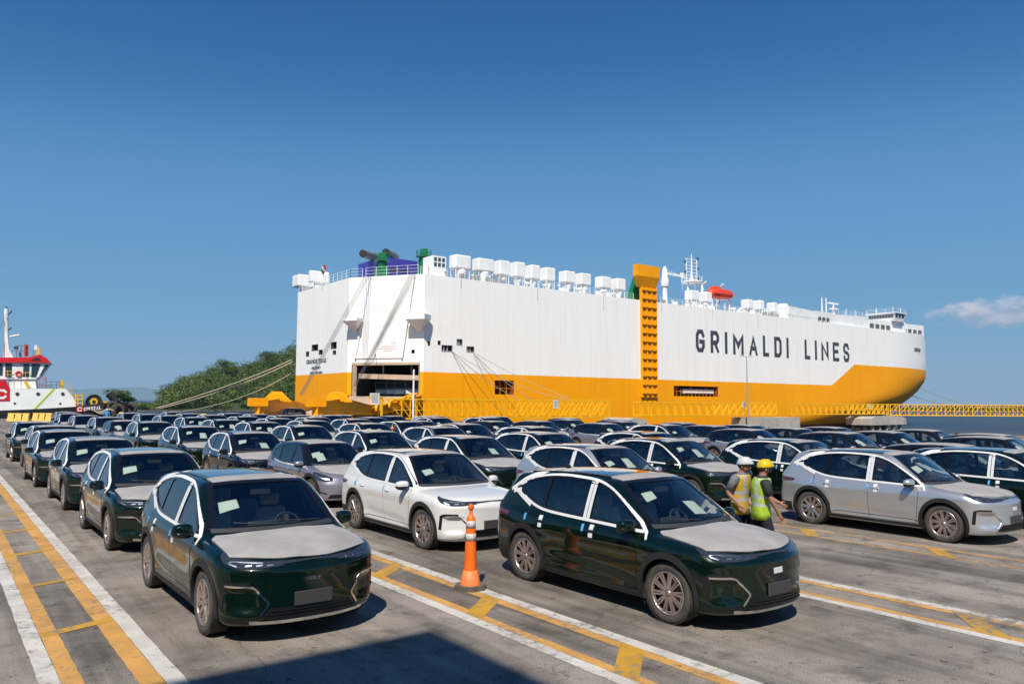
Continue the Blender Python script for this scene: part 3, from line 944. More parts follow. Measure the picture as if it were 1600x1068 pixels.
    # fuel/charge flap shut line on the bonnet edges
    # --- mirrors
    for sg in (1, -1):
        g = MB(); v, f = ico(1, 3)
        mx, my, mz = (0.80, 1.03, 1.075) if kind == 'suv' else (0.78, 0.965, 1.02)
        vs = []
        for a in v:
            x, y, z = a
            k = 1 + 0.0 * x
            e = 0.72
            q = lambda t: math.copysign(abs(t) ** e, t)
            xx = q(x) * (0.078 if x > 0 else 0.05); yy = q(y) * 0.115; zz = q(z) * (0.075 - 0.012 * (y * 1.0))
            vs.append((mx + xx - 0.03 * y, sg * (my + yy), mz + zz))
        g.add(vs, f if sg > 0 else [t[::-1] for t in f], 0, True)
        d = part('mirror', g, 'green', 0, True)
        g = MB()
        g.beam((mx - 0.005, sg * (my - 0.09), mz - 0.045), (mx + 0.03, sg * (my - 0.185), mz - 0.085), 0.07, 0.035)
        lowv = [p for p in vs]
        g.add([(p[0] - 0.002, p[1], mz - 0.02 + (p[2] - mz) * 1.03) if p[2] < mz - 0.02 else (p[0], p[1], mz - 0.022) for p in vs], f if sg > 0 else [t[::-1] for t in f], 0, True)
        d[4].append(('mirror_base', g.mesh('mirror_base', M['black_paint'])))
        g = MB(); g.box((mx - 0.052, sg * my, mz), (0.004, 0.185, 0.11)); d[4].append(('mirror_glass', g.mesh('mirror_glass', M['chrome'])))
    # --- interior
    def seat(x, y, w=0.50):
        g = MB()
        rot = Matrix.Rotation(R(-16), 3, 'Y')
        g.box((x + 0.10, y, 0.52 * Z), (0.50, w, 0.16)); g.box((x - 0.19, y, 0.84 * Z), (0.14, w * 0.95, 0.62), rot, 0, 0.86)
        g.box((x - 0.30, y, 1.24 * Z), (0.10, 0.26, 0.17), rot)
        me = g.mesh('seat', M['seat']); bevel_mesh(me, 0.045, 3)
        for p in me.polygons: p.use_smooth = True
        C_.parts.append(['seat', me, False, 1, []])
    seat(0.05, 0.38); seat(0.05, -0.38)
    seat(-0.88, 0.0, 1.25)
    g = MB()
    g.box((0.78, 0, 0.86 * Z), (0.55, 1.36, 0.20)); g.box((0.64, 0, 1.0 * Z), (0.04, 0.40, 0.17), Matrix.Rotation(R(-12), 3, 'Y')); g.box((-0.4, 0, 0.36), (2.9, 1.45, 0.08)); g.box((0.3, 0, 0.62), (0.7, 0.22, 0.24))
    g.box((-1.62, 0, 0.72), (0.10, 1.4, 0.7))
    me = g.mesh('dashboard', M['seatdark']); bevel_mesh(me, 0.02, 2); C_.parts.append(['dashboard', me, False, 1, []])
    g = MB(); rot = Matrix.Rotation(R(62), 3, 'Y'); c0 = Vector((0.46, 0.38, 0.97 * Z))
    ring = [c0 + rot @ Vector((0.175 * math.cos(2 * math.pi * k / 20), 0.175 * math.sin(2 * math.pi * k / 20), 0)) for k in range(21)]
    g.tube(ring, 0.014, 6); g.box(c0, (0.30, 0.06, 0.03), rot); g.box(c0, (0.08, 0.32, 0.03), rot)
    part('steering_wheel', g, 'seatdark', 1)
    # papers behind the glass
    g = MB(); patch(g, S.top, [(0.80, -0.60), (0.80, -0.36)], [(0.64, -0.58), (0.64, -0.36)], n=3, m_=2, off=-0.014, skirt=0)
    if kind != 'suv':
        patch(g, S.top, [(0.95, -0.52), (0.95, -0.30)], [(0.70, -0.52), (0.70, -0.30)], n=3, m_=2, off=-0.016, skirt=0)
    C_.papers = []
    if kind == 'suv':
        for (ua, ub, ya, yb_, yc_, yd_) in ((0.80, 0.64, -.60, -.36, -.58, -.36), (0.76, 0.61, -.56, -.34, -.53, -.30), (0.84, 0.70, -.55, -.35, -.56, -.37), (0.70, 0.56, -.52, -.32, -.49, -.30)):
            gg = MB(); patch(gg, S.top, [(ua, ya), (ua - .01, yb_)], [(ub, yc_), (ub + .015, yd_)], n=3, m_=2, off=-0.014, skirt=0); C_.papers.append(gg.mesh('paper_sheet', M['paper']))
    else: C_.papers.append(g.mesh('paper_sheet', M['paper']))
    g = MB(); co, no = S.top(0.52, 0); g.box(co + Vector((-0.05, 0, -0.07)), (0.04, 0.24, 0.06)); part('rear_view_mirror', g, 'seatdark', 2)
    C_.tyre, C_.rim, C_.disc = WHEEL
    C_.fwx, C_.rwx = fwx, rwx
    C_.ty = (0.945 if kind == 'suv' else 0.885) - 0.125
    # badge
    if kind == 'suv':
        g = MB(); co, no = S.front(0.0, 0.665)
        tm = text_mesh('GEELY', 0.046, 0.0008, 1.25, 0.003)
        tm.materials.append(M['chrome'])
        for v_ in tm.vertices: v_.co = Vector((co.x + 0.006 + v_.co.z, v_.co.x, co.z + v_.co.y))
        for v_ in tm.vertices: pass
        C_.badge = tm
        g = MB(); patch(g, S.front, [(-0.075, 0.70), (0.075, 0.70)], [(-0.075, 0.635), (0.075, 0.635)], n=6, m_=2, off=0.006, skirt=0.004)
        C_.badge_tape = g.mesh('badge_tape', M['tape'])
        g = MB(); patch(g, S.top, [(0.98, -0.10), (0.98, 0.16)], [(0.70, -0.05), (0.70, 0.16)], n=3, m_=3, off=-0.014, skirt=0)
        C_.big_paper = g.mesh('paper_sheet', M['paper'])
        g = MB()
        patch(g, S.top, [(1.02, 0.30), (1.02, 0.05)], [(0.80, 0.27), (0.80, 0.05)], n=3, m_=3, off=-0.014, skirt=0)
        C_.cards = g.mesh('paper_sheet', M['paper'])
    return C_

WHEEL = wheel_meshes()
PROTO = {'suv': make_car_meshes(SUV, 'suv'), 'hatch': make_car_meshes(HATCH, 'hatch')}

def place_car(kind, colour, x, y, rz=-math.pi / 2, level=2, label='', group='new cars parked in lines on the quay', hood=True, roofwrap=True, badge=None, papers=0, z=0.0, tilt=0.0, taped=True, name='parked_car', steer=False):
    Cp = PROTO[kind]
    root = empty(name, (x, y, z), rz, label=label, cat='car', group=group)
    if tilt: root.rotation_euler = (0, tilt, rz)
    def mk(nm, me, parent, bodycol=False):
        o = bpy.data.objects.new(nm, me)
        link(o, parent)
        if bodycol:
            o.material_slots[0].link = 'OBJECT'; o.material_slots[0].material = M[colour]
        return o
    mk('body', Cp.body, root, True)
    rv = random.random(); st_ = random.uniform(-.16, .16) if random.random() < .3 else 0
    if level >= 1 and rv < 0.88: mk('paper_sheet', Cp.papers[int(rv * 97) % len(Cp.papers)], root)
    for nm, me, bc, lvl, ch in Cp.parts:
        if lvl > level: continue
        if nm == 'hood_cover' and not hood: continue
        if nm == 'roof_cover' and not roofwrap: continue
        if not taped and nm in ('tailgate_tape', 'handle_tape'): continue
        p = mk(nm, me, root, bc)
        if level >= 1 or nm == 'mirror':
            for cn, cm in ch: mk(cn, cm, p, cn == 'door_handle')
    for wx in (Cp.fwx, Cp.rwx):
        for sg in (1, -1):
            t = mk('wheel', Cp.tyre, root)
            t.location = (wx, sg * Cp.ty, 0.352); t.rotation_euler = (0, random.uniform(0, 6.28), (0 if sg > 0 else math.pi) + (st_ if wx > 0 and steer else 0))
            mk('rim', Cp.rim, t)
            mk('brake_disc', Cp.disc, t)
    if kind == 'suv' and level >= 2:
        if badge == 'text': mk('badge', Cp.badge, root)
        if badge == 'tape': mk('badge_tape', Cp.badge_tape, root)
    if kind == 'suv' and level >= 1:
        if papers & 1: mk('paper_sheet', Cp.big_paper, root)
        if papers & 2: mk('paper_sheet', Cp.cards, root)
    return root
# ------------------------------------------------------------ ground, water, markings
WATER = -3.4
def ground_material():
    mt, nt, b = nmat('worn_quay_concrete')
    tc = nt.nodes.new('ShaderNodeTexCoord'); P_ = tc.outputs['Object']
    n1 = node(nt, 'ShaderNodeTexNoise', i_Scale=0.35, i_Detail=9.0, i_Roughness=0.62); nt.links.new(P_, n1.inputs[0])
    c1 = ramp(nt, n1.outputs[0], [(0.32, (0.135, 0.116, 0.098)), (0.50, (0.225, 0.197, 0.168)), (0.68, (0.305, 0.272, 0.238))])
    # drips and oil spots
    n2 = node(nt, 'ShaderNodeTexNoise', i_Scale=1.6, i_Detail=7.0, i_Roughness=0.7); nt.links.new(P_, n2.inputs[0])
    m2 = ramp(nt, n2.outputs[0], [(0.50, 0.0), (0.64, 0.70)])
    c2 = mix(nt, m2.outputs[0], c1.outputs[0], (0.095, 0.082, 0.070))
    n3 = node(nt, 'ShaderNodeTexNoise', i_Scale=7.0, i_Detail=3.0, i_Roughness=0.5); nt.links.new(P_, n3.inputs[0])
    m3 = ramp(nt, n3.outputs[0], [(0.665, 0.0), (0.70, 0.75)])
    c3 = mix(nt, m3.outputs[0], c2, (0.055, 0.048, 0.042))
    # tyre tracks: long soft streaks along the lanes
    mp = nt.nodes.new('ShaderNodeMapping'); mp.inputs['Scale'].default_value = (1.6, 0.07, 1); nt.links.new(P_, mp.inputs[0])
    n4 = node(nt, 'ShaderNodeTexNoise', i_Scale=1.0, i_Detail=6.0, i_Roughness=0.6, i_Distortion=0.6); nt.links.new(mp.outputs[0], n4.inputs[0])
    m4 = ramp(nt, n4.outputs[0], [(0.36, 0.58), (0.58, 1.10)])
    c4 = mix(nt, 1.0, c3, m4.outputs[0], 'MULTIPLY')
    # fine grain
    n5 = node(nt, 'ShaderNodeTexNoise', i_Scale=55.0, i_Detail=4.0); nt.links.new(P_, n5.inputs[0])
    m5 = ramp(nt, n5.outputs[0], [(0.3, 0.64), (0.7, 1.30)])
    c5 = mix(nt, 1.0, c4, m5.outputs[0], 'MULTIPLY')
    # pale scuffed arcs
    n6 = node(nt, 'ShaderNodeTexWave', wave_type='RINGS', i_Scale=0.10, i_Distortion=6.0, i_Detail=3.0); nt.links.new(P_, n6.inputs[0])
    m6 = ramp(nt, n6.outputs['Fac'], [(0.994, 0.0), (1.0, 0.12)])
    c6 = mix(nt, m6.outputs[0], c5, (0.30, 0.27, 0.24))
    # hairline cracks
    v = node(nt, 'ShaderNodeTexVoronoi', feature='DISTANCE_TO_EDGE', i_Scale=0.23)
    nd = node(nt, 'ShaderNodeTexNoise', i_Scale=1.3, i_Detail=5.0); nt.links.new(P_, nd.inputs[0])
    av = nt.nodes.new('ShaderNodeVectorMath'); av.operation = 'ADD'; nt.links.new(P_, av.inputs[0]); nt.links.new(nd.outputs['Color'], av.inputs[1])
    nt.links.new(av.outputs[0], v.inputs['Vector'])
    m7 = ramp(nt, v.outputs[0], [(0.0, 0.55), (0.0035, 0.0)])
    c7 = mix(nt, m7.outputs[0], c6, (0.06, 0.052, 0.045))
    nt.links.new(c7, b.inputs['Base Color'])
    rr = ramp(nt, n1.outputs[0], [(0.3, 0.72), (0.7, 0.9)]); nt.links.new(rr.outputs[0], b.inputs['Roughness'])
    b.inputs['Specular IOR Level'].default_value = 0.3
    bp = node(nt, 'ShaderNodeBump', i_Strength=0.25, i_Distance=0.01)
    hb = mth(nt, 'MULTIPLY_ADD', m7.outputs[0], -2.0, n5.outputs[0]); nt.links.new(hb, bp.inputs['Height']); nt.links.new(bp.outputs[0], b.inputs['Normal'])
    return mt
M['ground'] = ground_material()
def marking_material(name, col, wear=0.5):
    """road paint, worn through to the concrete in patches"""
    mt, nt, b = nmat(name)
    tc = nt.nodes.new('ShaderNodeTexCoord'); P_ = tc.outputs['Object']
    n1 = node(nt, 'ShaderNodeTexNoise', i_Scale=9.0, i_Detail=8.0, i_Roughness=0.75); nt.links.new(P_, n1.inputs[0])
    n2 = node(nt, 'ShaderNodeTexNoise', i_Scale=0.8, i_Detail=3.0); nt.links.new(P_, n2.inputs[0])
    s_ = mth(nt, 'MULTIPLY_ADD', n2.outputs[0], 0.45, n1.outputs[0])
    m1 = ramp(nt, s_, [(0.80 - 0.10 * wear, 0.0), (0.92 - 0.08 * wear, 0.9)])
    n3 = node(nt, 'ShaderNodeTexNoise', i_Scale=2.0, i_Detail=5.0); nt.links.new(P_, n3.inputs[0])
    lo = tuple(c * 0.70 for c in col)
    c1 = ramp(nt, n3.outputs[0], [(0.3, lo), (0.65, col)])
    c2 = mix(nt, m1.outputs[0], c1.outputs[0], (0.17, 0.15, 0.13))
    n4 = node(nt, 'ShaderNodeTexNoise', i_Scale=5.0, i_Detail=4.0); nt.links.new(P_, n4.inputs[0])
    m4 = ramp(nt, n4.outputs[0], [(0.68, 0.0), (0.72, 0.8)])
    c3 = mix(nt, m4.outputs[0], c2, (0.06, 0.05, 0.04))
    nt.links.new(c3, b.inputs['Base Color']); b.inputs['Roughness'].default_value = 0.75
    return mt
M['mark_white'] = marking_material('worn_white_road_paint', (0.56, 0.53, 0.48), 0.65)
M['mark_yellow'] = marking_material('worn_orange_road_paint', (0.56, 0.295, 0.075), 0.6)
M['mark_ochre'] = marking_material('worn_ochre_road_paint', (0.50, 0.27, 0.02), 0.9)

QUAY = [(-400, 420), (-60, 178), (8, 114), (24, 96), (30, 90), (42, 80), (53, 89), (58, 60), (69.5, 26.2), (84, -18), (150, -260), (-400, -260)]
g = MB()
n = len(QUAY)
g.add([(x, y, 0) for x, y in QUAY], [tuple(range(n))[::-1]], 0)
me = g.mesh('quay_ground', M['ground'])
for p in me.polygons:
    if p.normal.z < 0: p.flip()
link(bpy.data.objects.new('quay_ground', me), kind='structure')
M['qwall'] = simple('stained_quay_wall', (0.22, 0.20, 0.17), 0.85, vary=0.4, scale=0.6, bump=0.3, bscale=3)
g = MB()
for (x0, y0), (x1, y1) in zip(QUAY[:10], QUAY[1:11]):
    g.add([(x0, y0, -0.002), (x1, y1, -0.002), (x1, y1, WATER - 2), (x0, y0, WATER - 2)], [(0, 1, 2, 3)])
    g.beam((x0, y0, 0.09), (x1, y1, 0.09), 0.45, 0.18)
g.build('quay_wall', M['qwall'], kind='structure')

# water, out to the horizon
def water_material():
    mt, nt, b = nmat('harbour_water')
    tc = nt.nodes.new('ShaderNodeTexCoord')
    n0 = node(nt, 'ShaderNodeTexNoise', i_Scale=0.012, i_Detail=4.0); nt.links.new(tc.outputs['Object'], n0.inputs[0])
    rp = ramp(nt, n0.outputs[0], [(0.35, (0.012, 0.035, 0.075)), (0.65, (0.050, 0.058, 0.062))]); nt.links.new(rp.outputs[0], b.inputs['Base Color'])
    b.inputs['Roughness'].default_value = 0.28; b.inputs['Specular IOR Level'].default_value = 0.22
    b.inputs['IOR'].default_value = 1.33
    n1 = node(nt, 'ShaderNodeTexNoise', i_Scale=0.55, i_Detail=6.0, i_Roughness=0.65); nt.links.new(tc.outputs['Object'], n1.inputs[0])
    n2 = node(nt, 'ShaderNodeTexNoise', i_Scale=0.06, i_Detail=3.0); nt.links.new(tc.outputs['Object'], n2.inputs[0])
    h = mth(nt, 'MULTIPLY_ADD', n2.outputs[0], 2.0, n1.outputs[0])
    bp = node(nt, 'ShaderNodeBump', i_Strength=1.0, i_Distance=1.6); nt.links.new(h, bp.inputs['Height']); nt.links.new(bp.outputs[0], b.inputs['Normal'])
    return mt
M['water'] = water_material()
g = MB(); S_ = 22800
g.add([(-S_, -S_, WATER), (S_, -S_, WATER), (S_, S_, WATER), (-S_, S_, WATER)], [(0, 1, 2, 3)])
g.build('harbour_water', M['water'], kind='structure')

# lane markings: strips run along the files of cars (the Y axis)
def stripe(mb, x0, x1, y0, y1, z, seg=0.18, rough=0.011):
    """a painted strip with a slightly uneven edge"""
    n = max(2, int((y1 - y0) / seg)); vs = []
    for i in range(n + 1):
        y = y0 + (y1 - y0) * i / n
        w1 = mnoise.noise(Vector((x0 * 7, y * 4.5, 1))) * rough; w2 = mnoise.noise(Vector((x1 * 7, y * 4.5, 5))) * rough
        vs += [(x0 + w1, y, z), (x1 + w2, y, z)]
    mb.add(vs, [(2 * i, 2 * i + 1, 2 * i + 3, 2 * i + 2) for i in range(n)])
LANES = [  # x start, x end, y start, y end, which bars
    (0.93, 2.05, -12, 58), (5.24, 6.33, -12, 44), (9.56, 10.66, -14, 40), (13.85, 14.95, -14, 40), (22.2, 23.2, -14, 40)]
for i, (xa, xb, ya, yb) in enumerate(LANES):
    w = MB(); o = MB(); c = MB()
    if i != 3:
        stripe(w, xa, xa + 0.165, ya, yb, 0.004); stripe(w, xb - 0.175, xb, ya, yb, 0.004)
    yw = 0.15 if i != 3 else 0.10
    stripe(o, xa + 0.17, xa + 0.17 + yw + (0.02 if i == 0 else -0.02), ya, yb, 0.004); stripe(o, xb - 0.18 - (0.20 if i == 0 else yw), xb - 0.18, ya, yb, 0.004)
    w.build('painted_lane_edge', M['mark_white'], kind='structure') if i != 3 else None
    o.build('painted_lane_line', M['mark_yellow'], kind='structure')
    y = {0: 1.97, 1: 2.62, 2: 1.05, 3: 0.9, 4: 0.5}[i]
    step = {0: 2.67, 1: 2.57, 2: 2.6, 3: 2.55, 4: 3}[i]
    while y > ya: y -= step
    while y < yb:
        bw = 0.19 if i == 0 else 0.34
        sl = 0.25 if i == 0 else 0.60
        c.add([(xa + 0.19, y, 0.006), (xb - 0.2, y + sl, 0.006), (xb - 0.2, y + sl + bw, 0.006), (xa + 0.19, y + bw, 0.006)], [(0, 1, 2, 3)])
        y += step
    c.build('painted_lane_bar', M['mark_ochre'], kind='structure')
# one long transverse line at the far end of the first lane
c = MB(); c.add([(-2.5, 61.5, 0.004), (4.0, 60.3, 0.004), (4.0, 60.5, 0.004), (-2.5, 61.7, 0.004)], [(0, 1, 2, 3)])
c.build('painted_cross_line', M['mark_yellow'], kind='structure')

# ------------------------------------------------------------ hill with forest, far shore, far mountains
def leaf_material(name, a, b_, c_):
    mt, nt, b = nmat(name)
    tc = nt.nodes.new('ShaderNodeTexCoord')
    n1 = node(nt, 'ShaderNodeTexNoise', i_Scale=0.085, i_Detail=4.0, i_Roughness=0.75); nt.links.new(tc.outputs['Object'], n1.inputs[0])
    rp = ramp(nt, n1.outputs[0], [(0.34, a), (0.5, b_), (0.68, c_)])
    gi = nt.nodes.new('ShaderNodeNewGeometry')
    m_ = ramp(nt, gi.outputs['Random Per Island'], [(0.0, 0.45), (1.0, 1.5)])
    cc = mix(nt, 1.0, rp.outputs[0], m_.outputs[0], 'MULTIPLY')
    nt.links.new(cc, b.inputs['Base Color']); b.inputs['Roughness'].default_value = 0.6; b.inputs['Specular IOR Level'].default_value = 0.25
    return mt
M['leaf'] = leaf_material('forest_leaves', (0.022, 0.042, 0.011), (0.066, 0.108, 0.020), (0.14, 0.17, 0.036))
M['trunk'] = simple('pale_bark', (0.16, 0.13, 0.10), 0.85, vary=0.3, scale=1)
M['soil'] = simple('hill_undergrowth', (0.028, 0.045, 0.014), 0.9, vary=0.4, scale=0.05)
M['rock'] = simple('shore_rock', (0.13, 0.11, 0.09), 0.9, vary=0.4, scale=0.2)
def crown(mb, c, r, h, n, leaf, rnd, flat=1.0):
    """leaf clumps spread through an uneven crown"""
    lob = [(Vector((rnd.uniform(-1, 1) * r * 0.5, rnd.uniform(-1, 1) * r * 0.5, rnd.uniform(-0.15, 0.5) * h)), rnd.uniform(0.45, 0.75)) for _ in range(5)]
    for _ in range(n):
        lc, lr = rnd.choice(lob)
        d = Vector((rnd.gauss(0, 1), rnd.gauss(0, 1), rnd.gauss(0.25, 0.9))); d.normalize()
        k = rnd.uniform(0.75, 1.05)
        p = Vector(c) + lc + Vector((d.x * r * lr * k, d.y * r * lr * k, d.z * h * 0.62 * lr * k))
        nn = (d + Vector((rnd.uniform(-.6, .6), rnd.uniform(-.6, .6), rnd.uniform(-.2, .7)))).normalized()
        t = nn.orthogonal().normalized(); t.rotate(Matrix.Rotation(rnd.uniform(0, 6.28), 3, nn)); bt = nn.cross(t)
        s1 = leaf * rnd.uniform(0.6, 1.3); s2 = leaf * rnd.uniform(0.4, 0.9)
        mb.add([p - t * s1, p - bt * s2 + t * s1 * .2, p + t * s1 - nn * s1 * .25, p + bt * s2], [(0, 1, 2, 3)])
def prof(pts):
    return lambda px: float(np.interp(px, [p[0] for p in pts], [p[1] for p in pts]))
ridge = prof([(196, 0.0), (215, 2.0), (240, 4.5), (262, 14), (300, 21), (335, 27.5), (370, 31), (405, 35), (440, 41), (470, 47), (560, 60), (700, 60), (820, 0)])
g = MB(); cols = 60; rows_ = 12
vs = []
for i in range(cols + 1):
    px = 190 + (830 - 190) * i / cols
    for j in range(rows_ + 1):
        t = j / rows_
        p = at_d(px, 600, 455 + 190 * t)
        h = (ridge(px) - 6) * math.sin(min(t * 1.25, 1) * math.pi / 2) ** 0.8 if t < 0.8 else (ridge(px) - 6) * (1 - (t - 0.8) / 0.4)
        vs.append((p.x, p.y, WATER + 0.6 + max(h, 0)))
g.add(vs, [(i * (rows_ + 1) + j, (i + 1) * (rows_ + 1) + j, (i + 1) * (rows_ + 1) + j + 1, i * (rows_ + 1) + j + 1) for i in range(cols) for j in range(rows_)], 0, True)
for i in range(cols):      # shore bank
    a = Vector(vs[i * (rows_ + 1)]); b = Vector(vs[(i + 1) * (rows_ + 1)])
    g.add([a, b, (b.x, b.y, WATER - 1), (a.x, a.y, WATER - 1)], [(0, 1, 2, 3)], 1)
g.build('hill', [M['soil'], M['rock']], kind='structure')
rnd = random.Random(3)
fo = MB()
for k in range(900):
    px = rnd.uniform(200, 620) if k < 760 else rnd.uniform(620, 810)
    t = rnd.random() ** 1.3
    p = at_d(px, 600, 458 + 150 * t)
    h = max((ridge(px) - 6) * math.sin(min(t * 1.0, 1) * math.pi / 2) ** 0.8, 0)
    r = rnd.uniform(2.8, 8.0) if px > 255 else rnd.uniform(1.8, 3.2)
    zz = WATER + 0.6 + h + r * rnd.uniform(0.15, 0.85)
    crown(fo, (p.x, p.y, zz), r, r * 0.95, 190 if k < 760 else 30, 0.50 if px > 255 else 0.36, rnd)
fo.build('hill_forest', M['leaf'], kind='stuff', label='dense green forest covering the hill behind the stern of the ship', cat='forest')
# a few single trees that stand out
def tree(px, py_top, dist, h, r, label, n=500, name='broadleaf_tree', zb=WATER + 0.8):
    p = at_d(px, py_top, dist); top = p.z; base = top - h
    root = empty(name, (p.x, p.y, base), label=label, cat='tree')
    t = MB(); rr = random.Random(int(px))
    t.cyl((0, 0, 0), (0.3, 0.1, h * 0.55), 0.28, 0.18, 8); pts = []
    for a in range(5):
        an = a * 1.26 + rr.random(); q = Vector((0.3 + math.cos(an) * r * 0.6, 0.1 + math.sin(an) * r * 0.6, h * 0.78 + rr.random() * h * .08))
        t.cyl((0.3, 0.1, h * 0.53), q, 0.14, 0.05, 6)
    t.build('trunk', M['trunk'], root)
    c = MB(); crown(c, (0.3, 0.1, h * 0.78), r, h * 0.34, n * 2, 0.34, rr); c.build('crown', M['leaf'], root)
tree(416, 551, 520, 17, 6.0, 'lone flat-topped tree standing above the hill ridge left of the ship')
tree(350, 562, 520, 14, 5.5, 'rounded tree on the middle of the hill ridge line')
tree(186, 609, 330, 9.5, 4.6, 'small bushy tree behind the bow of the tugboat', 600)
tree(197, 617, 335, 7.5, 3.6, 'lower tree right of the bushy tree behind the tugboat bow', 420)
tree(178, 616, 335, 7.0, 2.6, 'slim tree left of the bushy tree behind the tugboat bow', 300)
# low mangrove shore on the far side of the water
fs = MB(); gs = MB()
for k in range(420):
    px = rnd.uniform(1290, 1800); p = at_d(px, 632, rnd.uniform(900, 960))
    tall = 0.35 + 0.65 * min(1, max(0, (px - 1380) / 160))
    crown(fs, (p.x, p.y, WATER + 2.0 * tall + 0.6), 5.5, 4.2 * tall, 30, 0.8, rnd)
for k in range(40):
    a = at_d(1285 + k * 13, 632, 895); b = at_d(1298 + k * 13, 632, 895); c = at_d(1298 + k * 13, 632, 975); d = at_d(1285 + k * 13, 632, 975)
    gs.add([(a.x, a.y, WATER + .1), (b.x, b.y, WATER + .1), (c.x, c.y, WATER + 2.2), (d.x, d.y, WATER + 2.2)], [(0, 1, 2, 3)])
gs.build('far_shore', M['soil'], kind='structure')
fs.build('shore_mangrove', M['leaf'], kind='stuff', label='low mangrove strip along the far shore behind the footbridge', cat='forest')
# faint mountains beyond the bay
M['mount'] = simple('distant_forested_mountain', (0.06, 0.10, 0.07), 0.95, vary=0.3, scale=0.0006)
mh = prof([(-150, 200), (20, 150), (60, 175), (95, 120), (120, 105), (170, 130), (215, 145), (245, 120), (290, 90), (420, 120), (600, 60)])
g = MB(); vs = []
for i in range(91):
    px = -150 + 750 * i / 90
    for j, (dd, kk) in enumerate(((18600, 0), (19200, 0.6), (20000, 1.0), (21500, 0.3))):
        p = at_d(px, 600, dd); w = mnoise.noise(Vector((px * 0.05, j * 2.0, 0))) * 34 + mnoise.noise(Vector((px * 0.16, j * 2.0, 3))) * 14
        vs.append((p.x, p.y, WATER + (mh(px) * 2.15 + w) * kk))
g.add(vs, [(i * 4 + j, (i + 1) * 4 + j, (i + 1) * 4 + j + 1, i * 4 + j + 1) for i in range(90) for j in range(3)], 0, True)
g.build('far_mountains', M['mount'], kind='structure')
# ------------------------------------------------------------ the car carrier
SY = 101.0           # the plane of the ship's starboard side
def hull_material():
    mt, nt, b = nmat('ship_hull_paint')
    tc = nt.nodes.new('ShaderNodeTexCoord'); sp = nt.nodes.new('ShaderNodeSeparateXYZ'); nt.links.new(tc.outputs['Object'], sp.inputs[0])
    x, z = sp.outputs[0], sp.outputs[2]
    step = mth(nt, 'DIVIDE', mth(nt, 'SUBTRACT', x, 172.4), 10.6, clamp=True)
    bound = mth(nt, 'MULTIPLY_ADD', step, 5.35, 7.12)
    isy = mth(nt, 'LESS_THAN', z, bound)
    isr = mth(nt, 'LESS_THAN', z, -2.1)
    # vertical rain and rust streaks
    mp = nt.nodes.new('ShaderNodeMapping'); mp.inputs['Scale'].default_value = (0.75, 0.75, 0.035); nt.links.new(tc.outputs['Object'], mp.inputs[0])
    n1 = node(nt, 'ShaderNodeTexNoise', i_Scale=1.6, i_Detail=6.0, i_Roughness=0.65); nt.links.new(mp.outputs[0], n1.inputs[0])
    st = ramp(nt, n1.outputs[0], [(0.45, 0.0), (0.85, 0.27)])
    white = mix(nt, st.outputs[0], (0.88, 0.865, 0.835), (0.58, 0.51, 0.42))
    n2 = node(nt, 'ShaderNodeTexNoise', i_Scale=0.09, i_Detail=5.0); nt.links.new(tc.outputs['Object'], n2.inputs[0])
    yv = ramp(nt, n2.outputs[0], [(0.3, (0.90, 0.345, 0.0)), (0.7, (0.96, 0.385, 0.0))])
    yel = mix(nt, mth(nt, 'MULTIPLY', st.outputs[0], 0.7), yv.outputs[0], (0.50, 0.20, 0.01))
    brc = node(nt, 'ShaderNodeTexBrick', i_Scale=1.0, offset=0.5); brc.inputs['Mortar Size'].default_value = 0.035; brc.inputs['Mortar Smooth'].default_value = 0.6; brc.inputs['Brick Width'].default_value = 9.0; brc.inputs['Row Height'].default_value = 2.75
    cxc = nt.nodes.new('ShaderNodeCombineXYZ'); nt.links.new(mth(nt, 'ADD', x, sp.outputs[1]), cxc.inputs[0]); nt.links.new(z, cxc.inputs[1]); nt.links.new(cxc.outputs[0], brc.inputs['Vector'])
    seam = mth(nt, 'MULTIPLY', brc.outputs['Fac'], 0.10)
    white = mix(nt, seam, white, (0.40, 0.36, 0.30)); yel = mix(nt, seam, yel, (0.45, 0.16, 0.01))
    c = mix(nt, isy, white, yel); c = mix(nt, isr, c, (0.48, 0.075, 0.02))
    nt.links.new(c, b.inputs['Base Color'])
    b.inputs['Roughness'].default_value = 0.55; b.inputs['Specular IOR Level'].default_value = 0.2
    # plate seams and slight panting between frames
    br = node(nt, 'ShaderNodeTexBrick', i_Scale=1.0, offset=0.5); br.inputs['Mortar Size'].default_value = 0.03; br.inputs['Brick Width'].default_value = 9.0; br.inputs['Row Height'].default_value = 2.75
    cx = nt.nodes.new('ShaderNodeCombineXYZ'); nt.links.new(mth(nt, 'ADD', x, sp.outputs[1]), cx.inputs[0]); nt.links.new(z, cx.inputs[1]); nt.links.new(cx.outputs[0], br.inputs['Vector'])
    wv = mth(nt, 'SINE', mth(nt, 'MULTIPLY', mth(nt, 'ADD', x, sp.outputs[1]), 2.2))
    n3 = node(nt, 'ShaderNodeTexNoise', i_Scale=0.5, i_Detail=3.0); nt.links.new(tc.outputs['Object'], n3.inputs[0])
    hh = mth(nt, 'MULTIPLY_ADD', br.outputs['Fac'], -0.5, mth(nt, 'MULTIPLY_ADD', wv, 0.05, n3.outputs[0]))
    bp = node(nt, 'ShaderNodeBump', i_Strength=0.18, i_Distance=0.10); nt.links.new(hh, bp.inputs['Height']); nt.links.new(bp.outputs[0], b.inputs['Normal'])
    return mt
M['hull'] = hull_material()
M['swhite'] = simple('white_ship_paint', (0.80, 0.80, 0.79), 0.45, vary=0.08, scale=0.4)
M['syellow'] = simple('orange_yellow_ship_paint', (0.92, 0.34, 0.0), 0.5, spec=0.25, vary=0.12, scale=0.5)
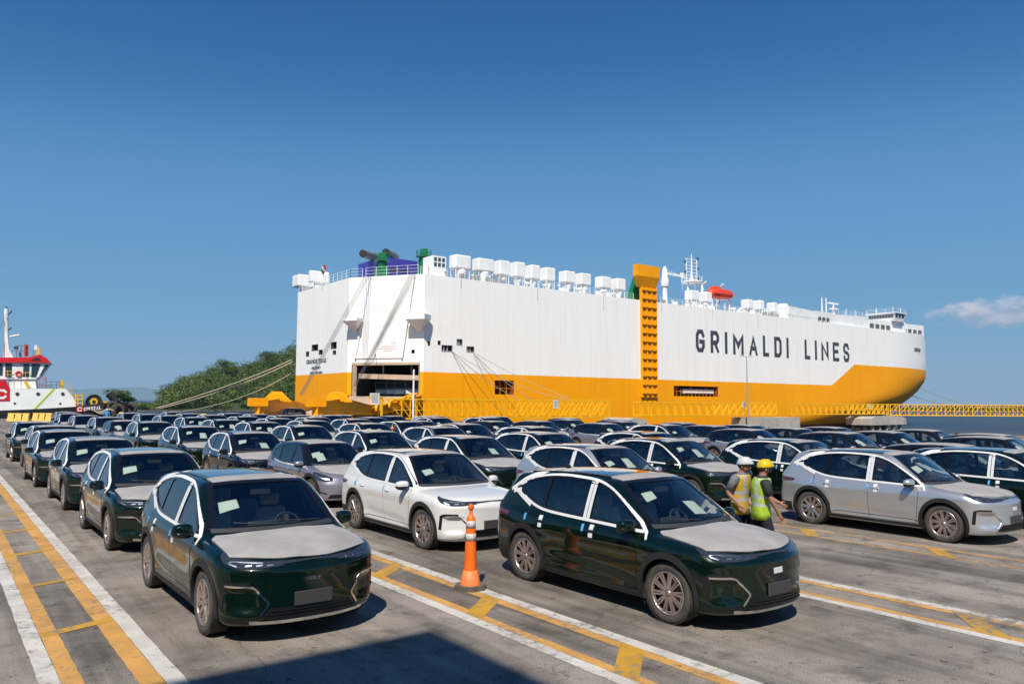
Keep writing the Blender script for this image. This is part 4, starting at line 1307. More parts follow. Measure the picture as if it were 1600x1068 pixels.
M['syshade'] = simple('shaded_rusty_orange', (0.30, 0.075, 0.01), 0.7, vary=0.3, scale=0.6)  # darker rusty copy of the yellow: shade in recesses put into the colour
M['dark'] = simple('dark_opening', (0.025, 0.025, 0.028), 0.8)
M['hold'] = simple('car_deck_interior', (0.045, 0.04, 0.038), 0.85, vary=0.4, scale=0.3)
M['beamtan'] = simple('dusty_tan_steel', (0.45, 0.34, 0.25), 0.65, vary=0.2, scale=0.7)
M['sblue'] = simple('funnel_blue_paint', (0.045, 0.04, 0.30), 0.4, vary=0.12, scale=0.4)
M['sgreen'] = simple('winch_green_paint', (0.01, 0.16, 0.055), 0.45, vary=0.2, scale=0.6)
M['pipe'] = simple('sooty_exhaust_pipe', (0.28, 0.25, 0.22), 0.5, 0.4, vary=0.3, scale=0.8)
M['letter'] = simple('charcoal_lettering', (0.055, 0.058, 0.075), 0.5)
M['red'] = simple('red_paint', (0.55, 0.02, 0.02), 0.4)
M['lifeboat'] = simple('orange_red_lifeboat', (0.75, 0.055, 0.012), 0.35, coat=0.4)
M['rope'] = simple('pale_mooring_rope', (0.42, 0.37, 0.28), 0.8)
M['wire'] = simple('grey_steel_wire', (0.16, 0.16, 0.16), 0.5, 0.6)
M['tyellow'] = simple('yellow_bridge_paint', (0.90, 0.47, 0.005), 0.45, vary=0.15, scale=0.5)
M['concrete'] = simple('weathered_concrete', (0.40, 0.36, 0.31), 0.85, vary=0.25, scale=0.5, bump=0.3, bscale=3)
M['galv'] = simple('galvanised_steel', (0.42, 0.42, 0.42), 0.45, 0.5)
M['bglass'] = simple('dark_bridge_window', (0.03, 0.06, 0.08), 0.08, coat=1)

ship = empty('car_carrier_ship', (60, 101, 0), label='huge white and yellow car carrier ship moored behind the parked cars', cat='ship')
def spart(mb, name, mats, parent=None, **kw):
    """parts are modelled in place coordinates and hung on the ship's own origin"""
    o = mb.build(name, mats, parent or ship, **kw)
    o.location = Vector((-60, -101, 0)) if parent is None else (0, 0, 0)
    return o
DECK = 22.1
def wall(mb, O, U, s0, s1, z0, z1, holes, mi=0, ds=4.0):
    """vertical wall from holes-free cells; O origin, U unit direction"""
    ss = sorted(set([s0, s1] + [h[0] for h in holes] + [h[1] for h in holes])); zz = sorted(set([z0, z1] + [h[2] for h in holes] + [h[3] for h in holes]))
    O = Vector(O); U = Vector(U)
    for a, b in zip(ss, ss[1:]):
        for c, d in zip(zz, zz[1:]):
            m1, m2 = (a + b) / 2, (c + d) / 2
            if any(h[0] < m1 < h[1] and h[2] < m2 < h[3] for h in holes): continue
            p, q = O + U * a, O + U * b
            mb.add([(p.x, p.y, c), (q.x, q.y, c), (q.x, q.y, d), (p.x, p.y, d)], [(0, 1, 2, 3)], mi)
def recess(O, U, N, h, depth, name, mats, flr=0):
    """box-shaped recess behind an opening; N points inward"""
    g = MB(); O = Vector(O); U = Vector(U); N = Vector(N); s0, s1, z0, z1 = h
    a, b = O + U * s0, O + U * s1; c, d = b + N * depth, a + N * depth
    P4 = [(a.x, a.y), (b.x, b.y), (c.x, c.y), (d.x, d.y)]
    lo = [(x, y, z0) for x, y in P4]; hi = [(x, y, z1) for x, y in P4]
    g.add(lo + hi, [(0, 1, 2, 3), (7, 6, 5, 4), (1, 5, 6, 2), (2, 6, 7, 3), (3, 7, 4, 0)])
    return spart(g, name, mats)
Ac = Vector((59.4, 101.0, 0)); Bc = Vector((52.0, 111.8, 0)); Cc = Vector((51.9, 133.0, 0))
Uc = (Ac - Bc).normalized(); Lc = (Ac - Bc).length; Nc = Vector((-Uc.y, Uc.x, 0))      # corner panel; Nc points inward
if Nc.y < 0: Nc = -Nc
Us = (Bc - Cc).normalized(); Ls = (Bc - Cc).length; Ns = Vector((1, 0, 0))
# openings
def on_side(px, py): p = at_y(px, py, SY); return p.x - Ac.x, p.z
def rect_side(x0, x1, y0, y1):
    a = on_side(x0, (y0 + y1) / 2)[0]; b = on_side(x1, (y0 + y1) / 2)[0]; c = on_side((x0 + x1) / 2, y1)[1]; d = on_side((x0 + x1) / 2, y0)[1]
    return (a, b, c, d)
side_big = [rect_side(773, 803, 594, 616), rect_side(1053, 1122, 603, 619)]
side_small = [rect_side(690, 707, 539, 550), rect_side(713.5, 722.5, 529.5, 540), rect_side(729, 741, 541, 551), rect_side(684, 688.5, 532, 539), rect_side(668.5, 672, 533, 540)]
XB = 132.0
g = MB()
ZL = -3.8
wall(g, Ac, (1, 0, 0), 0, XB - Ac.x, ZL, DECK, side_big + side_small)
# bow
tipx = [(at_y(px, py, 117.25).z, at_y(px, py, 117.25).x) for px, py in ((1330, 670), (1372, 652), (1392, 640), (1414, 628), (1433, 614), (1446, 597), (1447, 575), (1445, 540), (1443, 512))]
tz_ = [t[0] for t in tipx]; tx_ = [t[1] for t in tipx]
NZ, NXB = 20, 56; rowsb = []
def pxof(X, Y, Z):
    r_ = X * cy_ - Y * sy_; f_ = X * sy_ + Y * cy_; u_ = Z - CAM_H
    d_ = f_ * cp_ + u_ * sp_; v_ = -f_ * sp_ + u_ * cp_
    return 800 + F_PX * ((r_ / d_) * cr_ - (v_ / d_) * sr_)
def bow_row_at(z, xt, Lb, k):
    out = []
    for i in range(NXB + 1):
        X = XB + (xt - XB) * (1 - (1 - i / NXB) ** 1.7); s = min(1.0, (xt - X) / Lb)
        out.append((X, 117.25 - 16.25 * (1 - (1 - s) ** 2.3) ** (0.62 + 0.35 * (1 - k)), z))
    return out
zs = list(np.linspace(ZL, DECK, NZ + 1))
for z in zs:
    xt = float(np.interp(z, tz_, tx_)); k = min(1, max(0, (z + 3.8) / 7.5))
    Lb = 92 * (1 - k) + 44 * k
    want = pxof(xt, 117.25, z); xt0 = xt
    for _ in range(8):
        row = bow_row_at(z, xt, Lb, k); got = max(pxof(*p) for p in row); xt -= (got - want) * 0.22
    row = []
    for i in range(NXB + 1):
        X = XB + (xt - XB) * (1 - (1 - i / NXB) ** 1.7)
        s = min(1.0, (xt - X) / Lb)
        sh = (1 - (1 - s) ** 2.3) ** (0.62 + 0.35 * (1 - k))
        row.append((X, 117.25 - 16.25 * sh, z))
    rowsb.append(row)
vb = [p for r_ in rowsb for p in r_]; w_ = NXB + 1
fb = [(j * w_ + i, j * w_ + i + 1, (j + 1) * w_ + i + 1, (j + 1) * w_ + i) for j in range(NZ) for i in range(NXB)]
g.add(vb, fb, 0, True)
g.add([(x, 234.5 - y, z) for x, y, z in vb], [f[::-1] for f in fb], 0, True)
wall(g, (Cc.x, Cc.y, 0), (1, 0, 0), 0, XB - Cc.x, ZL, DECK, [])
# corner panel with the ramp opening, stern panel
def on_line(px, py, O, U):
    d = ray(px, py); N2 = Vector((-U.y, U.x, 0)); t = N2.dot(Vector((O.x, O.y, 0))) / (N2.x * d.x + N2.y * d.y)
    p = Vector((d.x * t, d.y * t, CAM_H + d.z * t)); return (p - Vector((O.x, O.y, 0))).dot(U), p.z
def rect_on(x0, x1, y0, y1, O, U):
    return (on_line(x0, (y0 + y1) / 2, O, U)[0], on_line(x1, (y0 + y1) / 2, O, U)[0], on_line((x0 + x1) / 2, y1, O, U)[1], on_line((x0 + x1) / 2, y0, O, U)[1])
door = list(rect_on(549, 656, 566, 620, Bc, Uc)); door[0] = max(door[0], 0.35); door[1] = min(door[1], Lc - 0.35)
cor_small = [rect_on(563, 568, 548, 554, Bc, Uc), rect_on(590, 595, 548, 554, Bc, Uc), rect_on(617, 622, 547, 553, Bc, Uc), rect_on(643, 648, 546, 552, Bc, Uc)]
cor_small = [h for h in cor_small if h[0] > 0 and h[1] < Lc]
wall(g, Bc, Uc, 0, Lc, ZL, DECK, [tuple(door)] + cor_small)
st_small = [rect_on(459.5, 463, 542, 551, Cc, Us), rect_on(487, 497, 538, 548, Cc, Us), rect_on(498, 504, 546, 554, Cc, Us), rect_on(517, 526, 534, 545, Cc, Us), rect_on(520, 525, 547, 554, Cc, Us), rect_on(478, 483, 549, 557, Cc, Us)]
st_small = [h for h in st_small if h[0] > 0 and h[1] < Ls]
wall(g, Cc, Us, 0, Ls, ZL, DECK, st_small)
hull = spart(g, 'hull', [M['hull']])
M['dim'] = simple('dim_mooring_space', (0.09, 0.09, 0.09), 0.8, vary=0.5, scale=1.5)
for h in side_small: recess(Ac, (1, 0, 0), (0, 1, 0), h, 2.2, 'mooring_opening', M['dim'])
for h in side_small[:3]:
    g = MB()
    for f_ in (0.3, 0.62): g.cyl((Ac.x + h[0] + (h[1] - h[0]) * f_, SY + .35, h[2]), (Ac.x + h[0] + (h[1] - h[0]) * f_, SY + .35, h[3]), .13, None, 8)
    g.box((Ac.x + (h[0] + h[1]) / 2, SY + .3, h[2] + .12), (h[1] - h[0], .5, .22))
    spart(g, 'fairlead', M['galv'])
for h in cor_small: recess(Bc, Uc, Nc, h, 1.2, 'porthole', M['dark'])
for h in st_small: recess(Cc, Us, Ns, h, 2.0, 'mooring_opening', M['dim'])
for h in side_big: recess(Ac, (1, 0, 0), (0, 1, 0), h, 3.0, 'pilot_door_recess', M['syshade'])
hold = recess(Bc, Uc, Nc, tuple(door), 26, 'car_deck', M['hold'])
# things in the side recesses
for h in side_big:
    g = MB(); s0, s1, z0, z1 = h; n_ = int((s1 - s0) / 1.1)
    for i in range(1, n_): g.box((Ac.x + s0 + (s1 - s0) * i / n_, SY + 0.25, z0 + 0.5), (0.05, 0.05, 1.0))
    for zz in (1.0,): g.box((Ac.x + (s0 + s1) / 2, SY + 0.25, z0 + zz), (s1 - s0, 0.06, 0.06))
    for i in range(3): g.box((Ac.x + s0 + (s1 - s0) * (i + .5) / 3, SY + 1.4, z0 + (z1 - z0) / 2), (0.18, 0.3, z1 - z0))
    spart(g, 'recess_railing', M['syellow'])
s0, s1, z0, z1 = side_big[1]
g = MB(); g.box((Ac.x + s0 * 0.40 + s1 * 0.60, SY + 1.0, z0 + (z1 - z0) * 0.50), ((s1 - s0) * 0.7, 0.9, 0.8)); g.box((Ac.x + s0 * 0.40 + s1 * 0.60, SY + 0.5, z0 + (z1 - z0) * 0.35), ((s1 - s0) * 0.62, 0.08, 0.3))
spart(g, 'stowed_gangway', M['swhite'])
# frame and inner beams of the stern opening
d0, d1, dz0, dz1 = door
g = MB()
def cpt(s, z, n=0.0): p = Bc + Uc * s + Nc * n; return (p.x, p.y, z)
g.beam(cpt(d0 + 0.35, dz0, 0.25), cpt(d0 + 0.35, dz1, 0.25), 0.7, 0.5); g.beam(cpt(d1 - 0.06, dz0, 0.25), cpt(d1 - 0.06, dz1, 0.25), 0.12, 0.5)
g.beam(cpt(d0, dz1 - 0.2, 0.25), cpt(d1, dz1 - 0.2, 0.25), 0.5, 0.38)
spart(g, 'door_frame', M['beamtan'])
g = MB(); zb_ = dz0 + (dz1 - dz0) * 0.60
g.beam(cpt(d0 + 0.7, zb_ + 0.1, 1.4), cpt(d1, zb_ - 0.25, 1.4), 0.9, 0.75)
g.beam(cpt(d0 + 4.7, zb_, 1.6), cpt(d0 + 4.7, dz1, 1.6), 0.18, 0.18); g.beam(cpt(d0 + 8.9, zb_, 3.0), cpt(d0 + 8.9, dz1, 3.0), 0.18, 0.18)
spart(g, 'inner_deck_edge', M['beamtan'])
# deck plate closing the hull
g = MB()
poly = [(Ac.x, Ac.y), (XB, SY)] + [(p[0], p[1]) for p in rowsb[-1][1:]] + [(p[0], 234.5 - p[1]) for p in rowsb[-1][::-1]] + [(XB, 133.0), (Cc.x, Cc.y), (Bc.x, Bc.y)]
g.add([(x, y, DECK - 0.02) for x, y in poly], [tuple(range(len(poly)))])
spart(g, 'weather_deck', M['swhite'])
# raised slanting ramp panel above the opening
g = MB()
pt = [on_line(px, py, Bc, Uc) for px, py in ((579, 433), (648, 430), (629, 559), (556, 560))]
V8 = []
for n_ in (-0.16, 0.15):
    for s, z in pt: V8.append(cpt(s, min(z, DECK + 0.0), n_))
g.add(V8, [(0, 1, 2, 3), (0, 4, 5, 1), (1, 5, 6, 2), (2, 6, 7, 3), (3, 7, 4, 0)])
spart(g, 'ramp_panel', M['swhite'])
g = MB()
for (sa, za), (sb, zb2) in ((pt[0], pt[3]), (pt[1], pt[2])):
    g.beam(cpt(sa, min(za, DECK), -0.28), cpt(sb, zb2, -0.28), 0.22, 0.32)
spart(g, 'ramp_guide_rail', M['swhite'])
# bracket platforms on the corner
for (xa, xb, yt, ym, yb) in ((545, 569, 498.5, 503, 521), (642, 673, 493, 500.5, 520.5)):
    g = MB(); a = on_line(xa, yt, Bc, Uc); b = on_line(xb, yt, Bc, Uc); c = on_line((xa + xb) / 2, ym, Bc, Uc); d = on_line((xa + xb) / 2, yb, Bc, Uc)
    sa, sb = max(a[0], -0.5), min(b[0], Lc + 1.2)
    for (zA, zB, nA, nB) in ((a[1], c[1], -2.2, 0.1),):
        P8 = [cpt(sa, zB, nA), cpt(sb, zB, nA), cpt(sb, zB, nB), cpt(sa, zB, nB), cpt(sa, zA, nA), cpt(sb, zA, nA), cpt(sb, zA, nB), cpt(sa, zA, nB)]
        g.add(P8, [(3, 2, 1, 0), (4, 5, 6, 7), (0, 1, 5, 4), (1, 2, 6, 5), (2, 3, 7, 6), (3, 0, 4, 7)])
    mid = (sa + sb) / 2
    q0, q1, q2 = cpt(sa + 0.1, c[1] - 0.01, -2.1), cpt(sb - 0.1, c[1] - 0.01, -2.1), cpt(mid, d[1], 0.05)
    q3, q4 = cpt(sa + 0.1, c[1] - 0.01, 0.05), cpt(sb - 0.1, c[1] - 0.01, 0.05)
    g.add([q0, q1, q2, q3, q4], [(0, 2, 1), (0, 3, 2), (1, 2, 4)])
    for k in range(4): s_ = sa + (sb - sa) * k / 3; g.beam(cpt(s_, a[1], -2.1), cpt(s_, a[1] + 0.9, -2.1), 0.05)
    g.beam(cpt(sa, a[1] + 0.9, -2.1), cpt(sb, a[1] + 0.9, -2.1), 0.05)
    spart(g, 'bracket_platform', M['swhite'])
# lettering on plates of paint
def put_text(txt, size, O, U, s, z, off, mat, bold=0.0, sx=1.0, name='lettering', fit=None, ext=0.012):
    me = text_mesh(txt, size, bold, sx, ext)
    me.materials.append(M[mat])
    O = Vector(O); U = Vector(U); Nn = Vector((U.y, -U.x, 0))
    xs = [v.co.x for v in me.vertices]; ys = [v.co.y for v in me.vertices]
    cx_, w0 = (max(xs) + min(xs)) / 2, max(xs) - min(xs); cyy, h0 = (max(ys) + min(ys)) / 2, max(ys) - min(ys)
    kx, ky = (fit[0] / w0, fit[1] / h0) if fit else (1, 1)
    for v in me.vertices:
        p = O + U * (s + (v.co.x - cx_) * kx) + Nn * (off + v.co.z); v.co = (p.x, p.y, z + (v.co.y - cyy) * ky)
    o = bpy.data.objects.new(name, me); link(o, ship); o.location = (-60, -101, 0); return o
LET = {'G': [[(1, .8), (.78, 1), (.22, 1), (0, .8), (0, .2), (.22, 0), (.78, 0), (1, .2), (1, .46), (.55, .46)]],
       'R': [[(0, 0), (0, 1), (.75, 1), (1, .82), (1, .62), (.75, .46), (0, .46)], [(.48, .46), (1, 0)]],
       'I': [[(0, 0), (0, 1)]], 'M': [[(0, 0), (0, 1), (.5, .38), (1, 1), (1, 0)]],
       'A': [[(0, 0), (.5, 1), (1, 0)], [(.2, .30), (.8, .30)]], 'L': [[(0, 1), (0, 0), (.9, 0)]],
       'D': [[(0, 0), (0, 1), (.72, 1), (1, .82), (1, .18), (.72, 0), (0, 0)]], 'N': [[(0, 0), (0, 1), (1, 0), (1, 1)]],
       'E': [[(1, 1), (0, 1), (0, 0), (1, 0)], [(0, .52), (.85, .52)]],
       'S': [[(1, .80), (.8, 1), (.2, 1), (0, .82), (0, .68), (.2, .53), (.8, .47), (1, .32), (1, .18), (.8, 0), (.2, 0), (0, .2)]],
       'C': [[(1, .8), (.78, 1), (.22, 1), (0, .8), (0, .2), (.22, 0), (.78, 0), (1, .2)]], 'T': [[(0, 1), (1, 1)], [(.5, 1), (.5, 0)]], 'V': [[(0, 1), (.5, 0), (1, 1)]]}
WID = {'I': 0.0, 'M': 1.30, 'L': 0.85, 'A': 1.12, 'N': 1.12}
def stroke_letter(ch, w, h, t):
    """block letter from mitred strokes, lower left at the origin"""
    g = MB()
    for poly in LET[ch]:
        P_ = [Vector((t / 2 + a * (w - t), t / 2 + b * (h - t))) for a, b in poly]
        if ch == 'A' and len(poly) == 3: P_[1].y += t * 0.15
        closed = (P_[0] - P_[-1]).length < 1e-6
        L_, R_ = [], []
        for i, p in enumerate(P_):
            if closed and i in (0, len(P_) - 1): a, b = P_[-2], P_[1]
            else: a = P_[i - 1] if i else None; b = P_[i + 1] if i < len(P_) - 1 else None
            d1 = (p - a).normalized() if a is not None else None; d2 = (b - p).normalized() if b is not None else None
            q = p.copy()
            if d1 is None: d1 = d2; q = p - d2 * (t / 2)
            elif d2 is None: d2 = d1; q = p + d1 * (t / 2)
            n1 = Vector((-d1.y, d1.x)); n2 = Vector((-d2.y, d2.x)); k = (n1 + n2); k = k / max(k.length_squared, 0.35) * 2
            cl = lambda v: Vector((min(max(v.x, 0), w), min(max(v.y, 0), h)))
            L_.append(cl(q + k * t / 2)); R_.append(cl(q - k * t / 2))
        n_ = len(P_)
        vs = [(v.x, v.y, 0) for v in L_] + [(v.x, v.y, 0) for v in R_]
        g.add(vs, [(n_ + i, n_ + i + 1, i + 1, i) for i in range(n_ - 1)])
    return g
xL = at_y(1087, 533, SY).x; xR = at_y(1327, 552, SY).x; zB = 12.95; zT = 17.55
word = 'GRIMALDI LINES'; tt = 0.86; HH = zT - zB; ww = 2.75; gap = 1.80
tot = 0
for ch in word: tot += (2.6 if ch == ' ' else (tt if ch == 'I' else ww * WID.get(ch, 1))) + gap
kx = (xR - xL) / (tot - gap); xx = xL
for ch in word:
    wch = 2.6 if ch == ' ' else (tt if ch == 'I' else ww * WID.get(ch, 1))
    if ch != ' ':
        g = stroke_letter(ch, wch * kx, HH, tt)
        g.v = [(xx + x, SY - 0.02 - 0.0008 * k, zB + y) for k, (x, y, z) in enumerate(g.v)]
        spart(g, 'lettering', M['letter'])
    xx += (wch + gap) * kx
def text_px(txt, x0, x1, y0, y1, O, U, mat, bold):
    a = on_line(x0, (y0 + y1) / 2, O, U); b = on_line(x1, (y0 + y1) / 2, O, U); c = on_line((x0 + x1) / 2, y0, O, U); d = on_line((x0 + x1) / 2, y1, O, U)
    put_text(txt, 1.0, O, U, (a[0] + b[0]) / 2, (c[1] + d[1]) / 2, 0.03, mat, bold, fit=(b[0] - a[0], c[1] - d[1]))
text_px('GRANDE TEXAS', 479, 510, 560.5, 567.5, Cc, Us, 'letter', 0.03)
text_px('PALERMO', 487.5, 501, 572, 576.5, Cc, Us, 'letter', 0.03)
text_px('IMO 9781891', 485, 504, 580, 584, Cc, Us, 'letter', 0.03)
for k, (a, b, y) in enumerate(((597, 600.5, 535), (595, 620, 541.5), (592, 621, 545), (600, 616, 548.5), (612, 620, 536))):
    s_a, z_a = on_line(a, y, Bc, Uc); s_b, _ = on_line(b, y, Bc, Uc)
    g = MB(); nn_ = int((s_b - s_a) / 0.20)
    for i in range(max(nn_, 1)):
        s_ = s_a + (s_b - s_a) * (i + 0.5) / max(nn_, 1)
        g.beam(cpt(s_ - 0.06, z_a, -0.185), cpt(s_ + 0.06, z_a, -0.185), 0.03, 0.075)
    spart(g, 'warning_line', M['red'], kind='stuff')
# bow name on the curved plating
bp_ = at_y(1434, 546, 110)
bow_row = rowsb[int((bp_.z - ZL) / (DECK - ZL) * NZ)]
def bow_surface(px, py):
    best = None
    for a, b in zip(bow_row, bow_row[1:]):
        u = Vector((b[0] - a[0], b[1] - a[1], 0)); L_ = u.length
        if L_ < 1e-4: continue
        u /= L_; s, z = on_line(px, py, Vector((a[0], a[1], 0)), u)
        if -0.05 <= s <= L_ + 0.05 and (best is None): best = (Vector((a[0], a[1], 0)) + u * s, u, z)
    return best
bs = bow_surface(1433, 546)
if bs: put_text('GRANDE TEXAS', 1.0, bs[0], bs[1], 0, bs[2], 0.12, 'letter', 0.03, fit=(5.6, 0.95))

# ---- stern side ramp tower (yellow) on the starboard side
g = MB(); xa, xb = at_y(1000.5, 520, SY).x, at_y(1027, 520, SY - .6).x; zlo, zhi = 3.7, DECK + 2.6
g.box(((xa + xb) / 2, SY - 0.10, (zlo + zhi) / 2), (xb - xa, 0.5, zhi - zlo))
ztp = at_y(1010, 416, SY).z
fl = at_y(997, 440, SY - 1).x; fr = at_y(1030.5, 440, SY - 1).x - .5
V8 = [(xa, SY - .4, zhi), (xb, SY - .4, zhi), (fr + .5, SY - 1.0, ztp - 2.2), (fl, SY - 1.0, ztp - 2.2), (fr + .5, SY - 1.0, ztp), (fl, SY - 1.0, ztp)]
V8 += [(x, y + 1.3, z) for x, y, z in V8]
g.add(V8, [(0, 1, 2, 3), (3, 2, 4, 5), (7, 6, 9, 8), (8, 9, 11, 10), (0, 3, 9, 6), (3, 5, 11, 9), (1, 7, 8, 2), (2, 8, 10, 4), (5, 4, 10, 11)])
tower = spart(g, 'side_ramp', M['syellow'])
g = MB(); g.box((0, 0, 0), (1.0, 0.36, 0.14)); g.box((-0.10, -0.05, -0.13), (0.6, 0.20, 0.14)); rib = g.mesh('rib', M['syellow'])
g = MB(); g.box((0, 0, 0), (0.14, 0.22, 1.0)); col = g.mesh('rib_web', M['syellow'])
g = MB(); g.box((0, 0, 0), (1.0, 0.02, 1.0)); shp = g.mesh('cell_plate', M['syshade'])  # dark plate for a slot, shade under the rib painted in
cw = (xb - xa) / 3
for r_ in range(13):
    z_ = zlo + 0.8 + (zhi - zlo - 0.6) * r_ / 12.5
    for k in range(3):
        share(rib, 'rib', tower, (xa + cw * (k + 0.5), SY - 0.52, z_), scale=(cw * 0.80, 1, 1))
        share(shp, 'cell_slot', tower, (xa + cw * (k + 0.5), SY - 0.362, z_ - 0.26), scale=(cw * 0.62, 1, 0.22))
for k in range(4):
    o = share(col, 'rib_web', tower, (xa + cw * k, SY - 0.45, (zlo + zhi) / 2), scale=(1, 1, zhi - zlo))
g = MB(); a = at_y(986, 462, SY + 2); b = at_y(995, 430, SY + 2)
V8 = [(a.x, a.y, DECK), (a.x + 2.6, a.y, DECK), (b.x + 1.4, a.y, b.z), (b.x + 0.5, a.y, b.z)]
V8 += [(x, y + 1.5, z) for x, y, z in V8]
g.add(V8, [(0, 1, 2, 3), (7, 6, 5, 4), (0, 3, 7, 4), (1, 5, 6, 2), (3, 2, 6, 7)])
spart(g, 'winch_frame', M['sgreen'])

# ---- ventilation boxes along the deck edge
def vent(x0, x1, y0, y1, Y=102.6, depth=4.6, hull_top=DECK):
    depth = 2.0
    a = at_y(x0, (y0 + y1) / 2, Y + depth); b = at_y(x1, (y0 + y1) / 2, Y); t = at_y((x0 + x1) / 2, y0, Y).z; u = at_y((x0 + x1) / 2, y1, Y).z
    root = MB(); cxx = (a.x + b.x) / 2; w = b.x - a.x + 0.45
    root.box((cxx, Y + depth / 2, (t + u) / 2), (w, depth, t - u))
    me = root.mesh('ventilation_box', M['swhite']); bevel_mesh(me, 0.22, 3)
    o = bpy.data.objects.new('ventilation_box', me); link(o, ship); o.location = (-60, -101, 0)
    n_ = MB(); h = max(u - DECK, 0.5)
    n_.lathe([(w * 0.20, DECK), (w * 0.20, DECK + h * 0.35), (w * 0.36, DECK + h * 0.75), (w * 0.30, DECK + h)], (cxx, Y + depth * 0.5, 0), 14)
    for sx_ in (-1, 1):
        for sy2 in (0.12, 0.88): n_.box((cxx + sx_ * w * 0.42, Y + depth * sy2, DECK + h / 2), (0.10, 0.10, h))
    c = n_.build('vent_trunk', M['swhite'], o)
    return o
for v_ in ((703, 735, 397.5, 419), (738.5, 771, 403, 423), (772, 796, 406, 429), (797, 820, 408.5, 432), (821, 843, 413, 435), (844, 867, 417, 438),
           (873.5, 898, 422.5, 441), (898.5, 923, 426, 444.5), (930, 954, 431, 449), (954.5, 977, 434, 452),
           (1070, 1092, 452.5, 468), (1092.5, 1112, 455, 471), (1158, 1176, 466.5, 481), (1176.5, 1194, 468, 483), (1198, 1214.5, 471.5, 487), (1215, 1231, 473, 488)):
    vent(*v_)
for (x0, x1, y0, y1, X) in ((466.5, 485, 424.5, 443, 51.8), (485.5, 511, 417.5, 436, 51.8)):
    a = at_x(x0, (y0 + y1) / 2, X); b = at_x(x1, (y0 + y1) / 2, X + 3.5); t = at_x((x0 + x1) / 2, y0, X).z; u = at_x((x0 + x1) / 2, y1, X).z
    g = MB(); g.box((X + 1.75, (a.y + b.y) / 2, (t + u) / 2), (3.5, abs(a.y - b.y), t - u)); me = g.mesh('ventilation_box', M['swhite']); bevel_mesh(me, 0.22, 3)
    o = bpy.data.objects.new('ventilation_box', me); link(o, ship); o.location = (-60, -101, 0)
    g = MB(); g.box((X + 1.75, (a.y + b.y) / 2, (DECK + u) / 2), (1.6, abs(a.y - b.y) * 0.4, u - DECK)); g.build('vent_trunk', M['swhite'], o)
# ---- funnel block, exhausts, winch towers, deck house
n0 = at_y(598, 401, 113); X0 = n0.x; zf = n0.z; yl = at_x(560, 408, X0).y; xr_ = at_y(652, 406, 113).x
g = MB(); g.box(((X0 + xr_) / 2, (113 + yl) / 2, (zf + DECK) / 2), (xr_ - X0, yl - 113, zf - DECK)); g.box((xr_ + 2.2, 116, (zf + DECK) / 2 - 1.0), (4.4, 5, zf - DECK - 2.0))
fun = spart(g, 'funnel', M['sblue'])
put_text('GRIMALDI LINES', 1.0, (X0, 113, 0), (1, 0, 0), (xr_ - X0) * 0.45, (zf + DECK) / 2 + .2, 0.03, 'dark', 0.03, fit=((xr_ - X0) * 0.5, 0.9))
for (px, py, px2, py2) in ((567, 391, 585, 402), (603, 389, 617, 402)):
    g = MB(); a = at_y(px, py + 5, 113.5); b = at_y(px2, py2, 119)
    g.cyl(a, b, 0.62, 0.75, 18, caps=False); g.cyl(a + (a - b).normalized() * 0.01, a + (b - a) * 0.3, 0.53, 0.56, 18, mi=1, caps=True)
    spart(g, 'exhaust_pipe', [M['pipe'], M['dark']])
for (x0, x1, xt0, xt1, yt) in ((593, 608, 598, 605, 393), (658, 678, 664, 670.5, 387)):
    Y = 108; a = at_y(x0, 430, Y); b = at_y(x1, 430, Y); c = at_y(xt0, yt, Y); d = at_y(xt1, yt, Y); g = MB()
    V8 = [(a.x, Y, DECK), (b.x, Y, DECK), (d.x, Y + .6, d.z), (c.x, Y + .6, c.z), (a.x, Y + 2, DECK), (b.x, Y + 2, DECK), (d.x, Y + 1.4, d.z), (c.x, Y + 1.4, c.z)]
    g.add(V8, [(0, 1, 2, 3), (7, 6, 5, 4), (0, 3, 7, 4), (1, 5, 6, 2), (3, 2, 6, 7)])
    zz = c.z - 1.3; w2 = 1.25; cxm = (c.x + d.x) / 2
    for k in range(8):
        an = k * math.pi / 4; g.box((cxm + w2 * math.cos(an), Y + 1 + w2 * math.sin(an), zz + 0.5), (0.05, 0.05, 1.0))
    ring = [(cxm + w2 * math.cos(k * math.pi / 8), Y + 1 + w2 * math.sin(k * math.pi / 8), zz + 1.0) for k in range(17)]
    g.tube(ring, 0.035, 5); g.tube([(x, y, zz + 0.5) for x, y, z in ring], 0.035, 5); g.lathe([(0, zz - .05), (w2, zz - 0.05), (w2, zz + .05), (0, zz + .05)], (cxm, Y + 1, 0), 16)
    spart(g, 'winch_tower', M['sgreen'])
g = MB(); a = at_y(676, 410, 104); b = at_y(697, 410, 104); zt_ = at_y(686, 400, 104).z; g.box(((a.x + b.x) / 2, 105.5, (zt_ + DECK) / 2), (b.x - a.x, 3, zt_ - DECK))
dh = spart(g, 'deck_house', M['swhite'])
for i in range(3):
    for j in range(2):
        w = MB(); w.box((a.x + (b.x - a.x) * (0.2 + 0.3 * i), 103.98, zt_ - 0.55 - 0.85 * j), ((b.x - a.x) * 0.2, 0.06, 0.6)); spart(w, 'window', M['bglass'], dh)
